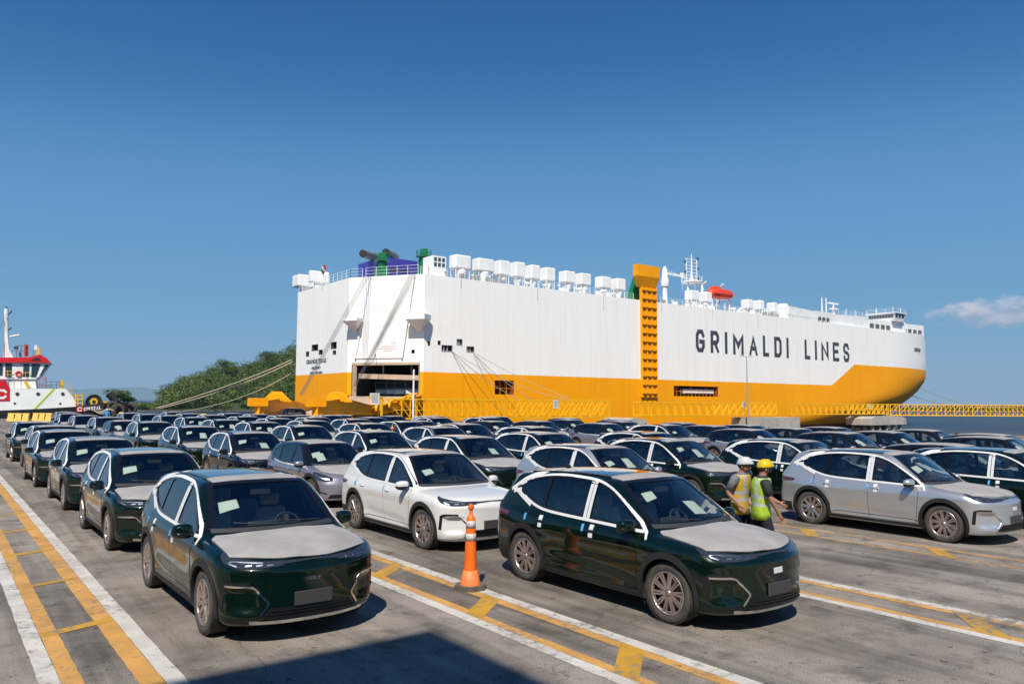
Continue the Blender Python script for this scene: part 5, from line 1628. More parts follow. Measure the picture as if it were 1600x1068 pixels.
# ---- railings
def railing(pts, name='deck_railing', h=1.05, sp=1.6):
    g = MB()
    for p, q in zip(pts, pts[1:]):
        p = Vector(p); q = Vector(q); L_ = (q - p).length; n_ = max(1, int(L_ / sp))
        for zz in (h, h * 0.66, h * 0.33): g.beam(p + Vector((0, 0, zz)), q + Vector((0, 0, zz)), 0.035)
        for i in range(n_ + 1): c = p.lerp(q, i / n_); g.beam(c, c + Vector((0, 0, h)), 0.055)
    spart(g, name, M['swhite'], kind='stuff')
DK = DECK
railing([(Cc.x + .2, 133, DK), (Bc.x + .2, Bc.y, DK), cpt(2.2, DK, .2)], h=1.4)
railing([cpt(2.8, DK, .2), cpt(Lc - 1.2, DK, .2)], h=1.5)
railing([cpt(Lc - .8, DK, .2), (60.2, SY + .2, DK), (105, SY + .2, DK)], h=1.2)
railing([(112.5, SY + .2, DK), (168, SY + .2, DK)], h=1.1)
# ---- cranes, masts, lifeboat amidships
g = MB(); Y = 106
a = at_y(1039, 466, Y); zt = at_y(1039, 416, Y).z
g.cyl((a.x, Y, DK), (a.x, Y, zt - 3.4), 0.55, 0.42, 14); g.lathe([(0.7, zt - 4.2), (0.85, zt - 3.9), (0.75, zt - 2.6), (0.6, zt - 2.4), (0.5, zt - 0.6), (0.12, zt)], (a.x, Y, 0), 16)
b = at_y(1066, 431.5, Y); g.beam((a.x + .5, Y, b.z + .1), (b.x, Y, b.z), 0.4, 0.4); g.box((b.x, Y, b.z + .1), (0.7, 0.6, 1.2)); g.beam((a.x, Y, zt - 0.6), (b.x, Y, b.z), 0.06); g.beam((b.x, Y, b.z), (b.x, Y, DK + 4), 0.05)
spart(g, 'deck_crane', M['swhite'])
g = MB(); Y = 108; c = at_y(1081, 450, Y); t = at_y(1081.5, 397, Y); pl = at_y(1081, 441, Y).z
a = at_y(1072, 445, Y); b = at_y(1090, 445, Y); zt2 = at_y(1081, 405, Y).z
g.lathe([(0, pl - .15), (2.2, pl - .15), (2.3, pl + .15), (0, pl + .15)], (c.x, Y, 0), 10)
for sx_ in (-1.4, 1.4): g.beam((c.x + sx_, Y, DK), (c.x + sx_ * 0.9, Y, pl), 0.35)
g.cyl((c.x, Y, pl), (c.x, Y, t.z), 0.32, 0.08, 8)
for sx_ in (-1.7, 1.7): g.beam((c.x + sx_, Y, pl), (c.x + sx_, Y, zt2), 0.16)
for k in range(7): z_ = pl + (zt2 - pl) * (k + 1) / 7; g.beam((c.x - 1.9, Y, z_), (c.x + 1.9, Y, z_), 0.12)
for k in range(12): an = k * math.pi / 6; g.box((c.x + 2.2 * math.cos(an), Y + 2.2 * math.sin(an), pl + .7), (.06, .06, 1.2))
for k in range(5): g.box((c.x + (-1) ** k * 2.1, Y, pl + 1 + k * 1.1), (.35, .3, .4), mi=1)
spart(g, 'signal_mast', [M['swhite'], M['dark']])
# lifeboat
Y = 103.5; a = at_y(1105.5, 457, Y); b = at_y(1143.5, 462, Y); Lb = b.x - a.x
v, f = ico(1, 3); vs = []
for x, y, z in v:
    k = 1 - 0.15 * abs(x) ** 3
    sg_ = lambda t, e: math.copysign(abs(t) ** e, t)
    vs.append((sg_(x, .7) * Lb / 2, sg_(y, .75) * 1.35, sg_(z, .7) * 1.15 * (1 - 0.15 * abs(x) ** 4)))
g = MB(); c = (a + b) / 2; g.add([(c.x + x, Y + y, c.z + z) for x, y, z in vs], f, 0, True)
g.box((c.x - Lb * 0.18, Y, c.z + 1.15), (Lb * 0.3, 1.5, 0.7), taper=0.8); g.beam((a.x + 0.4, Y - 1.3, c.z - .1), (b.x - .4, Y - 1.3, c.z - .1), 0.25, 0.14)
spart(g, 'lifeboat', M['lifeboat'])
for sx_ in (-0.36, 0.34):
    g = MB(); X = c.x + sx_ * Lb
    g.beam((X - 0.6, Y + 2.2, DK), (X, Y + 2.2, c.z + 2.0), 0.4, 0.35); g.beam((X, Y + 2.2, c.z + 2.0), (X - .4, Y + 1.0, c.z + 2.5), 0.3, 0.25); g.beam((X, Y - .3, DK), (X, Y - .3, c.z - 1.0), 0.22); g.beam((X + 1, Y + .8, DK), (X, Y - .3, c.z - 1.0), 0.22)
    spart(g, 'davit', M['swhite'])
# ---- forward accommodation blocks and bridge
def block(x0, x1, yt, Y, depth, z0=DK - .03, name='deck_block', yb=None, x1t=None):
    a = at_y(x0, yt, Y); b = at_y(x1, yt, Y); g = MB(); ta = at_y(x0, yt if not isinstance(yt, tuple) else yt[0], Y).z
    return a, b, ta
def blk(x0, x1, y0, y1, Y, depth, mat='swhite', name='accommodation_block', z0=None):
    """block whose top edge runs from (x0,y0) to (x1,y1)"""
    a = at_y(x0, y0, Y); b = at_y(x1, y1, Y); z0 = DK - .05 if z0 is None else z0
    g = MB(); V8 = [(a.x, Y, z0), (b.x, Y, z0), (b.x, Y, b.z), (a.x, Y, a.z)]; V8 += [(x, y + depth, z) for x, y, z in V8]
    g.add(V8, [(0, 1, 2, 3), (7, 6, 5, 4), (0, 3, 7, 4), (1, 5, 6, 2), (3, 2, 6, 7)])
    return spart(g, name, M[mat])
blk(1232, 1275, 477.5, 486.5, 101.35, 20)
blk(1275.5, 1300, 485.5, 488.5, 101.38, 20)
blk(1300.5, 1357, 490.5, 494.5, 101.7, 22)
blk(1357.5, 1415, 498.5, 503.5, 102.6, 24)
blk(1415.5, 1443, 505.5, 508.8, 108.5, 12)
# vent pockets
for (x0, x1, y0, y1, Y) in ((1278, 1297, 497, 503.5, 101.2), (1358.5, 1392, 509, 516.5, 102.4), (1410, 1441, 516.5, 521.5, 107.2)):
    a = at_y(x0, y1, Y); b = at_y(x1, y0, Y); n_ = max(3, int((x1 - x0) / 7))
    for k in range(n_):
        w = (b.x - a.x) / n_; g = MB(); g.box((a.x + w * (k + .5), Y + .02, (a.z + b.z) / 2), (w * 0.62, 0.12, b.z - a.z)); g.box((a.x + w * (k + .5), Y - 0.03, a.z + .3), (w * 0.30, 0.10, 0.5), mi=1)
        spart(g, 'vent_louvre', [M['dim'], M['swhite']])
# navigation bridge: a transverse box whose after face recedes to the left
YB = 101.2
bx0 = at_y(1399, 497, YB).x; bx1 = at_y(1415, 497, YB).x; zt0 = at_y(1407, 489.5, YB).z; zb0 = at_y(1407, 501.5, YB).z
yfar = min(at_x(1354, 496, bx0).y, 132.0)
g = MB(); V8 = [(bx0 + .5, YB + .4, zb0), (bx1 - .4, YB + .4, zb0), (bx1 - .4, yfar, zb0), (bx0 + .5, yfar, zb0), (bx0, YB, zt0), (bx1, YB, zt0), (bx1, yfar, zt0), (bx0, yfar, zt0)]
g.add(V8, [(3, 2, 1, 0), (4, 5, 6, 7), (0, 1, 5, 4), (1, 2, 6, 5), (2, 3, 7, 6), (3, 0, 4, 7)])
g.box(((bx0 + bx1) / 2, (YB + yfar) / 2, zt0 + .12), (bx1 - bx0 + .5, yfar - YB + .5, 0.24))
br_ = spart(g, 'bridge_deck', M['swhite'])
hB = zt0 - zb0; ny = 9
for k in range(ny):
    yc_ = YB + 0.6 + (yfar - YB - 1.0) * (k + .5) / ny; hw2_ = (yfar - YB) / ny * 0.40
    f0, f1 = .42, .86; g = MB(); xa_, xb_ = bx0 + .5 * (1 - f0) - .03, bx0 + .5 * (1 - f1) - .03
    g.add([(xa_, yc_ - hw2_, zb0 + hB * f0), (xb_, yc_ - hw2_, zb0 + hB * f1), (xb_, yc_ + hw2_, zb0 + hB * f1), (xa_, yc_ + hw2_, zb0 + hB * f0)], [(0, 1, 2, 3)])
    spart(g, 'window', M['bglass'], br_)
for k in range(3):
    xc_ = bx0 + (bx1 - bx0) * (k + .6) / 3.3; w2_ = (bx1 - bx0) * 0.11; g = MB()
    g.add([(xc_ - w2_, YB + .4 * .58 - .03, zb0 + hB * .42), (xc_ + w2_, YB + .4 * .58 - .03, zb0 + hB * .42), (xc_ + w2_, YB + .4 * .14 - .03, zb0 + hB * .86), (xc_ - w2_, YB + .4 * .14 - .03, zb0 + hB * .86)], [(0, 1, 2, 3)])
    spart(g, 'window', M['bglass'], br_)
railing([(bx0, yfar, zt0 + .25), (bx0, YB, zt0 + .25), (bx1, YB, zt0 + .25)], h=1.1, sp=2)
railing([(at_y(1300, 488, 102).x, 101.9, at_y(1300, 490.5, 101.7).z), (at_y(1356, 488, 102).x, 101.9, at_y(1356, 494.5, 101.7).z)], h=1.1, sp=2.5)
for (px, y0, y1, w) in ((1284, 464.5, 487, 0.18), (1290.5, 465, 487, 0.18), (1302, 474, 489, 0.35), (1322, 482, 492, 0.12), (1336, 484, 494, 0.12), (1369, 480, 490, 0.12), (1395, 478, 490, 0.12), (1407, 480, 490, 0.12)):
    g = MB(); p = at_y(px, y0, 108); q = at_y(px, y1, 108); g.cyl((p.x, 108, q.z - 1.0), (p.x, 108, p.z), w, w * 0.5, 6)
    if px == 1302: g.box((p.x, 108, p.z), (4.5, 0.4, 0.35)); g.box((p.x, 108, p.z - 1.4), (2.6, 1.4, 0.2))
    if px in (1284, 1290.5):
        for k in range(4): g.box((p.x, 108, p.z - 0.6 - k * 0.9), (0.9, .1, .1))
    spart(g, 'antenna_mast', M['swhite'])
# flag at the stern
g = MB(); p = at_x(503, 413, 51.6); q = at_x(503.5, 432, 51.6)
g.cyl((51.6, p.y, q.z - 1.5), (51.6, p.y, p.z), 0.06, 0.03, 6)
pole = spart(g, 'flag_staff', M['swhite'])
M['f_g'] = simple('flag_green', (0.01, 0.25, 0.06), 0.7); M['f_w'] = simple('flag_white', (0.7, 0.7, 0.7), 0.7); M['f_r'] = simple('flag_red', (0.6, 0.02, 0.02), 0.7)
g = MB(); z1_, z0_ = p.z - 0.4, q.z + 0.1
for k, mi in enumerate((0, 1, 2)):
    vs = []
    for j in range(6):
        zz = z1_ + (z0_ - z1_) * j / 5
        for i in (k, k + 1): vs.append((51.6 - 0.25 * math.sin(j + i), p.y - 0.12 - i * 0.38 - 0.1 * math.sin(j * 1.3), zz + i * 0.16 - 0.3 * (i > 0)))
    g.add(vs, [(2 * j, 2 * j + 1, 2 * j + 3, 2 * j + 2) for j in range(5)], mi)
spart(g, 'flag', [M['f_g'], M['f_w'], M['f_r']], pole)

# ---- stern quarter ramp down to the quay
Ed = Vector((31.3, 82.1, 0)); mid = Bc + Uc * (Lc / 2)
zdoor = dz0
def rpt(t, s, z=0.0):
    """t 0 at the door, 1 on the quay; s across (-1 far .. 1 near)"""
    p = mid.lerp(Vector((Ed.x, Ed.y, 0)), t); zz = zdoor * max(0.0, 1 - t) ** 1.15 + 0.10
    hw_ = 5.6 - 2.3 * min(max(t, 0), 1)
    return Vector((p.x + Uc.x * s * hw_, p.y + Uc.y * s * hw_, zz + z))
g = MB()
NS = 12
for i in range(NS):
    t0, t1 = i / NS, (i + 1) / NS
    P8 = [rpt(t0, -1, -0.25), rpt(t0, 1, -0.25), rpt(t1, 1, -0.2), rpt(t1, -1, -0.2), rpt(t0, -1), rpt(t0, 1), rpt(t1, 1), rpt(t1, -1)]
    g.add(P8, [(3, 2, 1, 0), (4, 5, 6, 7), (0, 1, 5, 4), (1, 2, 6, 5), (2, 3, 7, 6), (3, 0, 4, 7)])
spart(g, 'ramp_deck', M['beamtan'])
for s_ in (-1.12, 1.12):
    g = MB()
    pts = [(0.02, -0.5, 0.2), (0.45, -0.3, 0.3), (0.62, 0.2, 0.9), (0.75, 0.7, 1.8), (0.86, 1.1, 2.3), (1.02, 1.3, 2.3)]
    for (ta, lo0, hi0), (tb, lo1, hi1) in zip(pts, pts[1:]):
        a0, a1 = rpt(ta, s_, 0), rpt(tb, s_, 0); off = Uc * 0.35
        P8 = [a0 - off + Vector((0, 0, lo0 - .4)), a1 - off + Vector((0, 0, lo1 - .4)), a1 + off + Vector((0, 0, lo1 - .4)), a0 + off + Vector((0, 0, lo0 - .4)), a0 - off + Vector((0, 0, hi0)), a1 - off + Vector((0, 0, hi1)), a1 + off + Vector((0, 0, hi1)), a0 + off + Vector((0, 0, hi0))]
        g.add(P8, [(3, 2, 1, 0), (4, 5, 6, 7), (0, 1, 5, 4), (1, 2, 6, 5), (2, 3, 7, 6), (3, 0, 4, 7)])
        g.beam(a0 + Vector((0, 0, hi0 + .06)), a1 + Vector((0, 0, hi1 + .06)), 0.95, 0.14); g.beam(a0 + Vector((0, 0, lo0 - .4)), a1 + Vector((0, 0, lo1 - .4)), 0.95, 0.14)
    e = rpt(1.0, s_, 0); g.box((e.x, e.y, 1.2), (0.75, 0.75, 2.4)); g.box((e.x - .3, e.y - .2, 2.45), (1.9, 1.2, 0.9))
    lug = rpt(0.86, s_, 0) + Vector((0, 0, -0.35)); g.add([lug + Vector((-1.5, 1.0, 2.4)), lug + Vector((1.5, -1.0, 2.4)), lug + Vector((.5, -.3, 3.6)), lug + Vector((-.5, .3, 3.6))] , [(0, 1, 2, 3), (3, 2, 1, 0)])
    g.box(lug + Vector((0, 0, 2.9)), (1.3, 1.0, 0.8), taper=0.6)
    spart(g, 'ramp_girder', M['syellow'])
for k in range(4):      # hinge plates and hydraulics beside the near girder
    g = MB(); c0 = rpt(0.16 + k * 0.13, 1.16, -0.2)
    g.beam(c0 + Vector((-1.6, -1.1, 0.2)), c0 + Vector((1.2, 0.9, 0.9 - .25 * k)), 0.5, 0.9); g.cyl(c0 + Vector((-1.2, -1.1, .4)), c0 + Vector((1.4, .5, 1.2)), 0.22, 0.16, 10); g.cyl(c0 + Vector((-.1, -.75, .4)), c0 + Vector((.1, -.95, .4)), 0.5, 0.5, 14)
    spart(g, 'ramp_machinery', M['syellow'])
# hoisting wires from the deck to the ramp girders
def wire(a, b, r=0.06, sag=0.0, n=14):
    g = MB(); pts = []
    for i in range(n + 1):
        t = i / n; p = Vector(a).lerp(Vector(b), t); p.z -= sag * 4 * t * (1 - t); pts.append(p)
    g.tube(pts, r, 5); return g
tA = Vector(cpt(on_line(577, 433, Bc, Uc)[0], DK + .3, -0.4)); tB = Vector(cpt(on_line(648, 430, Bc, Uc)[0], DK + .3, -0.4))
for o_ in (-0.45, -0.15, 0.15, 0.45):
    spart(wire(tA + Uc * o_, rpt(0.62, -1.12, 2.2) + Uc * o_ * .5, 0.035), 'hoisting_wire', M['wire'])
    spart(wire(tB + Uc * o_, Vector(cpt(d0 + 0.9, dz0 + 1.6, -0.5)) + Uc * o_ * .5, 0.035), 'hoisting_wire', M['wire'])
# things on the car deck: white vans and cargo
def van(x, y, z, rz, label):
    root = empty('cargo_van', (x, y, z), rz, label=label, cat='van', group='white vans on the car deck of the ship')
    g = MB(); pr = [(-2.8, 0.4), (-2.75, 2.5), (1.0, 2.55), (1.7, 2.3), (2.45, 1.35), (3.0, 1.15), (3.1, 0.45)]
    n_ = len(pr); vs = [(a, -0.98, b) for a, b in pr] + [(a, 0.98, b) for a, b in pr]
    g.add(vs, [(i, n_ + i, n_ + (i + 1) % n_, (i + 1) % n_) for i in range(n_)] + [tuple(range(n_))[::-1], tuple(range(n_, 2 * n_))])
    me = g.mesh('body', M['white']); bevel_mesh(me, 0.1, 2); link(bpy.data.objects.new('body', me), root)
    g = MB(); g.add([(1.76, -0.85, 2.24), (2.48, -0.9, 1.38), (2.48, 0.9, 1.38), (1.76, 0.85, 2.24)], [(0, 1, 2, 3)]); g.v = [(a + .05, b, c + .04) for a, b, c in g.v]; g.build('windscreen', M['bglass'], root)
    for s_ in (-1, 1):
        g = MB(); g.add([(0.7, s_ * 1.0, 1.45), (2.1, s_ * 1.0, 1.45), (1.6, s_ * 1.0, 2.15), (0.75, s_ * 1.0, 2.2)], [(0, 1, 2, 3)]); g.build('side_window', M['bglass'], root)
    for wx in (-1.7, 1.9):
        for s_ in (-1, 1): o = share(WHEEL[0], 'wheel', root, (wx, s_ * 0.88, 0.35)); share(WHEEL[1], 'rim', o)
    return root
for k, (s_, n_, lb) in enumerate(((2.0, 7, 'white van at the far left inside the stern opening of the ship'), (4.4, 6.2, 'white van second from left inside the ship opening'), (6.2, 5.6, 'white van third from left inside the ship opening'),
                                  (8.4, 5.0, 'long white van near the middle of the ship opening'), (11.4, 6.5, 'white van at the far right inside the ship opening'))):
    p = Bc + Uc * s_ + Nc * (n_ + 0.2)
    van(p.x, p.y, dz0 + 0.02, math.atan2(-Nc.y, -Nc.x) + (0.55 if k < 4 else 0.5), lb)

# small fittings along the weather deck edge
rnd2 = random.Random(11)
for grp in range(9):
    g = MB()
    for k in range(9):
        x_ = 64 + grp * 13 + rnd2.uniform(0, 12)
        if 103 < x_ < 114: continue
        y_ = SY + rnd2.uniform(0.9, 2.4); t_ = rnd2.random()
        if t_ < .4: g.cyl((x_, y_, DK), (x_, y_, DK + rnd2.uniform(.8, 2.6)), 0.08, 0.06, 6); g.box((x_, y_, DK + 1.0), (0.4, .3, .25))
        elif t_ < .75: g.box((x_, y_, DK + .45), (rnd2.uniform(.5, 1.6), .6, .9))
        else: g.lathe([(.3, DK), (.3, DK + .7), (.5, DK + .8), (.45, DK + 1.1), (0, DK + 1.25)], (x_, y_, 0), 10)
    spart(g, 'deck_fitting', [M['swhite'], M['galv']][0] if grp % 3 else M['galv'], kind='stuff')
for k in range(6):
    g = MB(); x_ = 66 + k * 15.5; g.beam((x_, SY - .04, DK - .1), (x_, SY - .04, DK - 1.6 - (k % 3) * .5), 0.10, 0.05); spart(g, 'scupper_pipe', M['beamtan'])
# ------------------------------------------------------------ jetty footbridges on concrete caps
def footbridge(A, B, h, zb, label, lean=1, n=None, w=1.5):
    A = Vector(A); B = Vector(B); U = (B - A).normalized(); L = (B - A).length; N = Vector((-U.y, U.x, 0))
    if N.y < 0: N = -N
    ang = math.atan2(U.y, U.x)
    root = empty('footbridge', (A.x, A.y, zb), ang, label=label, cat='footbridge', group='yellow truss footbridges in front of the ship')
    n = n or int(L / 2.15); st = L / n
    for yy in (0, w):
        for zz, th in ((0.08, 0.20), (h, 0.16), (h * 0.45, 0.06)):
            g = MB(); g.box((L / 2, yy, zz), (L, th * 0.8, th)); g.build('chord' if th > .1 else 'handrail', M['tyellow'], root)
    g = MB(); g.box((0, 0, h / 2), (0.14, 0.12, h)); g.box((0, -0.02, h - 0.14), (0.42, 0.14, 0.10)); post = g.mesh('post', M['tyellow'])
    d = MB(); d.beam((0, 0, 0.12), (st, 0, h - 0.05), 0.09, 0.10); dia = d.mesh('diagonal', M['tyellow'])
    d = MB(); d.beam((0, 0, h - 0.05), (st, 0, 0.12), 0.09, 0.10); dib = d.mesh('diagonal', M['tyellow'])
    g = MB(); g.box((L / 2, w / 2, 0.12), (L, w, 0.06)); g.build('walkway_grating', M['tyellow'], root)
    g = MB()
    for i in range(n + 1):
        g.box((i * st, w / 2, 0.0), (0.10, w, 0.12)); g.box((i * st, w / 2, h), (0.08, w, 0.08))
    g.build('cross_member', M['tyellow'], root, kind='stuff')
    for i in range(n + 1):
        share(post, 'post', root, (i * st, 0, 0)); share(post, 'post', root, (i * st, w, 0))
        if i < n:
            m_ = dia if (i >= n / 2) == (lean > 0) else dib
            share(m_, 'diagonal', root, (i * st, 0.0, 0)); share(m_, 'diagonal', root, (i * st, w, 0))
    return root
FY = 92.0
sec = [(597, 952, 2.95, 0.22, 'long yellow truss footbridge starting at the ship ramp, leftmost of the row'),
       (990, 1213, 2.75, 0.40, 'yellow truss footbridge below the tall orange side ramp of the ship'),
       (1236, 1388, 2.65, 0.35, 'short yellow truss footbridge under the bow of the ship')]
for x0, x1, zt, zb, lb in sec:
    a = at_y(x0, 640, FY + 1.5).x; b = at_y(x1, 640, FY).x
    footbridge((a, FY, 0), (b, FY, 0), zt - zb, zb, lb)
a = at_y(1391, 640, FY); b = at_d(1660, 640, 228)
footbridge((a.x, a.y, 0), (b.x, b.y, 0), 2.65, 0.0, 'yellow truss footbridge crossing open water at the right edge', lean=-1)
def cap(x0, x1, Y, zt, zb, label, taper=False):
    a = at_y(x0, 655, Y + 3.5).x; b = at_y(x1, 655, Y - 2).x
    root = empty('concrete_pier', ((a + b) / 2, Y, zb), label=label, cat='pier', group='concrete mooring piers under the footbridges')
    g = MB(); w = b - a; h = zt - zb
    g.add([(-w / 2, -2, 0), (w / 2, -2, 0), (w / 2, -2, h * .75), (w / 2 - (2.2 if taper else 0), -2, h), (-w / 2 + (1.6 if taper else 0), -2, h), (-w / 2, -2, h * .75)] +
          [(-w / 2, 4, 0), (w / 2, 4, 0), (w / 2, 4, h * .75), (w / 2 - (2.2 if taper else 0), 4, h), (-w / 2 + (1.6 if taper else 0), 4, h), (-w / 2, 4, h * .75)],
          [(0, 1, 2, 3, 4, 5), (11, 10, 9, 8, 7, 6)] + [(i, 6 + i, 6 + (i + 1) % 6, (i + 1) % 6) for i in range(6)])
    g.build('pier_cap', M['concrete'], root)
    k = max(2, int(w / 3.0))
    p = MB(); p.cyl((0, 0, -6), (0, 0, 0), 0.45, 0.45, 12); pm = p.mesh('pile', M['qwall'])
    for i in range(k):
        for yy in (-1.2, 3.0): share(pm, 'pile', root, (-w / 2 + w * (i + .5) / k, yy, 0))
    return root
cap(943, 1012, 90.5, 0.15, -1.4, 'low concrete pier between the first two footbridges', True)
cap(1146, 1250, 90.5, -0.05, -2.15, 'concrete pier with slanting shadows between the second and third footbridges')
cap(1325, 1416, 90.5, -0.1, -2.0, 'long grey pier with slanting right end below the ship bow', True)
# signs on the bridges
def sign(px, py, w, h, Y, label):
    p = at_y(px, py, Y); root = empty('sign_board', (p.x, p.y, p.z), label=label, cat='sign')
    g = MB(); g.box((0, 0, 0), (w, 0.05, h)); g.build('panel', M['tape'], root)
    g = MB()
    for k in range(4): g.box((0, -0.028, h * 0.3 - k * h * 0.18), (w * (0.7 - 0.1 * (k % 2)), 0.006, h * 0.05))
    g.build('print', M['letter'], root, kind='stuff')
    return root
sign(585.5, 623, 1.35, 1.5, 88.5, 'white notice board on the yellow gate post left of the first footbridge')
sign(868.5, 631, 0.95, 1.3, FY - 0.12, 'small white notice on the right part of the first footbridge')
sign(1162, 632, 0.85, 1.1, FY - 0.12, 'small white notice on the second footbridge beside the lamp post')
sign(1359, 635, 0.9, 1.0, FY - 0.12, 'round looking white notice on the third footbridge below the bow')
# yellow gate posts where the first bridge lands
for px, lb in ((579.5, 'yellow gate post nearest the ship ramp'), (594.5, 'yellow gate post right of the white notice board')):
    p = at_y(px, 640, 88.7); root = empty('gate_post', (p.x, p.y, 0.0), label=lb, cat='post')
    g = MB(); g.box((0, 0, 1.55), (0.42, 0.42, 3.1)); g.build('post', M['tyellow'], root); g = MB(); g.box((0, 0, 3.14), (0.55, 0.55, 0.08)); g.build('cap_plate', M['tyellow'], root)
# lamp post and white pole
p = at_y(1169, 655, 89.5); t = at_y(1167, 557, 89.5)
root = empty('street_lamp', (p.x, p.y, -0.05), label='tall double-headed street lamp standing on the pier in front of the ship name', cat='street lamp')
g = MB(); g.cyl((0, 0, 0), (-.2, 0, t.z + .05), 0.14, 0.075, 10); g.build('pole', M['galv'], root)
for sx_ in (-1, 1):
    g = MB(); g.beam((-.2, 0, t.z), (-.2 + sx_ * 0.9, 0, t.z + .12), 0.07); g.build('arm', M['galv'], root)
    g = MB(); g.box((-.2 + sx_ * 1.35, 0, t.z + .14), (1.0, 0.32, 0.12), taper=0.7); g.build('lamp_head', M['galv'], root)
p = at_y(645.5, 650, 86); t = at_y(645, 577, 86)
g = MB(); g.cyl((0, 0, 0), (0, 0, t.z), 0.13, 0.11, 10); g.cyl((0, 0, t.z - 1.2), (0, 0, t.z - 1.0), 0.2, 0.2, 10)
g.build('white_pole', M['swhite'], None, (p.x, 86, 0), label='slender white pole standing before the stern opening of the ship', cat='pole')
# mooring lines
def rope(a, b, r, sag, label, mat='rope'):
    wire(a, b, r, sag).build('mooring_line', M[mat], None, label=label, cat='rope', group='mooring lines of the ship')
E_ = lambda px, py, Y: at_y(px, py, Y)
rope((51, 133, at_x(456, 562, 51).z), at_d(244, 637.5, 118), 0.10, 0.5, 'upper pale mooring line running down left from the ship stern across the hill')
rope((51, 132.6, at_x(456, 565.5, 51).z), at_d(247, 638.5, 119), 0.10, 0.7, 'second pale mooring line just below the upper one left of the stern')
rope((51, 133, at_x(456, 583, 51).z), at_d(285, 643, 112), 0.08, 1.0, 'lower pale mooring line left of the stern, ending behind the cars')
rope(E_(707, 550, SY - .1), E_(808, 623, FY + .5), 0.05, 0.5, 'dark mooring line from the left fairlead on the ship side', 'wire')
rope(E_(740, 552, SY - .1), E_(829, 623, FY + .5), 0.05, 0.5, 'dark mooring line from the right fairlead on the ship side', 'wire')
rope(E_(741, 551, SY - .1), E_(891, 623, FY + .5), 0.045, 0.4, 'pale mooring line from the right fairlead reaching furthest along the bridge')
rope(E_(706, 549, SY - .1), E_(884, 624, FY + .5), 0.045, 0.9, 'pale slack mooring line crossing the yellow hull to the first footbridge')
rope(at_y(1438, 606, 112), at_d(1600, 633, 300), 0.09, 2.5, 'upper pale bow line leading right over the water')
rope(at_y(1425, 618, 110), at_d(1560, 634, 300), 0.09, 1.5, 'lower pale bow line leading right over the water')
rope(at_y(588, 549, 108), E_(583, 566, 106), 0.06, 0.0, 'short dark line hanging from a porthole above the stern opening', 'wire')

# ------------------------------------------------------------ tugboat at the quay
TD = 118.0
T0 = at_z(100, 660, 0); d_ = ray(100, 640); k_ = TD / (d_.x * sy_ + d_.y * cy_)
TO = Vector((d_.x * k_, d_.y * k_, 0)); TANG = math.atan2(d_.x, d_.y) + 0.02; TX = Vector((math.cos(TANG), -math.sin(TANG), 0)); TY = Vector((math.sin(TANG), math.cos(TANG), 0))
hz = 628.1 + 0.0061 * (100 - 800)
def tp(px, py, dy=0.0):
    d = ray(px, py); t = (TO.dot(TY) + dy) / (d.x * TY.x + d.y * TY.y)
    p = Vector((d.x * t, d.y * t, CAM_H + d.z * t))
    return Vector(((p - TO).dot(TX), dy, p.z))
tug = empty('tugboat', (TO.x, TO.y, 0), -TANG, label='white and red tugboat with black bow moored left beyond the cars', cat='tugboat')
M['tblack'] = simple('black_tug_hull', (0.02, 0.02, 0.022), 0.6, vary=0.4, scale=1.2)
M['tred'] = simple('tug_red_paint', (0.58, 0.012, 0.018), 0.38, vary=0.1, scale=1)
M['lime'] = simple('lime_stripe', (0.42, 0.60, 0.03), 0.5)
M['tyel'] = simple('tug_yellow_rail', (0.72, 0.42, 0.02), 0.5)
M['rail_dark'] = simple('brown_grey_rail', (0.14, 0.11, 0.09), 0.6)
def tslab(pts, y0, y1, name, mat, parent=None, dy=0.0, smooth=False):
    """outline traced in the tug's side plane, extruded across the boat"""
    P_ = [tp(px, py, y0) for px, py in pts]; n_ = len(P_)
    g = MB(); vs = [(p.x, y0, p.z) for p in P_] + [(p.x, y1, p.z) for p in P_]
    g.add(vs, [tuple(range(n_)), tuple(range(2 * n_ - 1, n_ - 1, -1))] + [(i, n_ + i, n_ + (i + 1) % n_, (i + 1) % n_) for i in range(n_)], 0, False)
    return g.build(name, M[mat] if isinstance(mat, str) else mat, parent or tug)
hs = [(-60, 641), (0, 641), (60, 638.5), (120, 635), (150, 632), (172, 627), (188, 626), (200, 629), (209, 637), (213, 648), (208, 664), (190, 676), (-60, 676)]
# hull: lofted with a rounded bow
P_ = [tp(*q) for q in hs]
secx = [(-60, 641, 4.5), (0, 641, 4.8), (60, 638.5, 4.8), (110, 635.5, 4.6), (140, 633, 4.2), (165, 629, 3.5), (185, 626.5, 2.6), (200, 629, 1.6), (209, 636, 0.7), (213, 645, 0.05)]
g = MB(); vs = []
for px, py, hw in secx:
    top = tp(px, py, 5 - hw); zb = -4.0
    for (yy, zz) in ((-hw, top.z), (-hw * 0.97, top.z - 1.2), (-hw * 0.85, top.z - 2.5), (-hw * 0.6, zb)):
        vs.append((top.x, 5 + yy, zz))
    for (yy, zz) in ((hw * 0.6, zb), (hw * 0.85, top.z - 2.5), (hw * 0.97, top.z - 1.2), (hw, top.z)): vs.append((top.x, 5 + yy, zz))
g.add(vs, [(i * 8 + j, (i + 1) * 8 + j, (i + 1) * 8 + j + 1, i * 8 + j + 1) for i in range(len(secx) - 1) for j in range(7)], 0, True)
g.add([vs[i * 8] for i in range(len(secx))] + [vs[i * 8 + 7] for i in range(len(secx))], [(i, i + 1, len(secx) + i + 1, len(secx) + i) for i in range(len(secx) - 1)], 0)
g.build('hull', M['tblack'], tug)
house = tslab([(-60, 607), (103, 607), (111, 616), (117, 625.5), (119.5, 636), (60, 639.5), (0, 641.5), (-60, 641.5)], 1.0, 8.5, 'deckhouse', 'swhite')
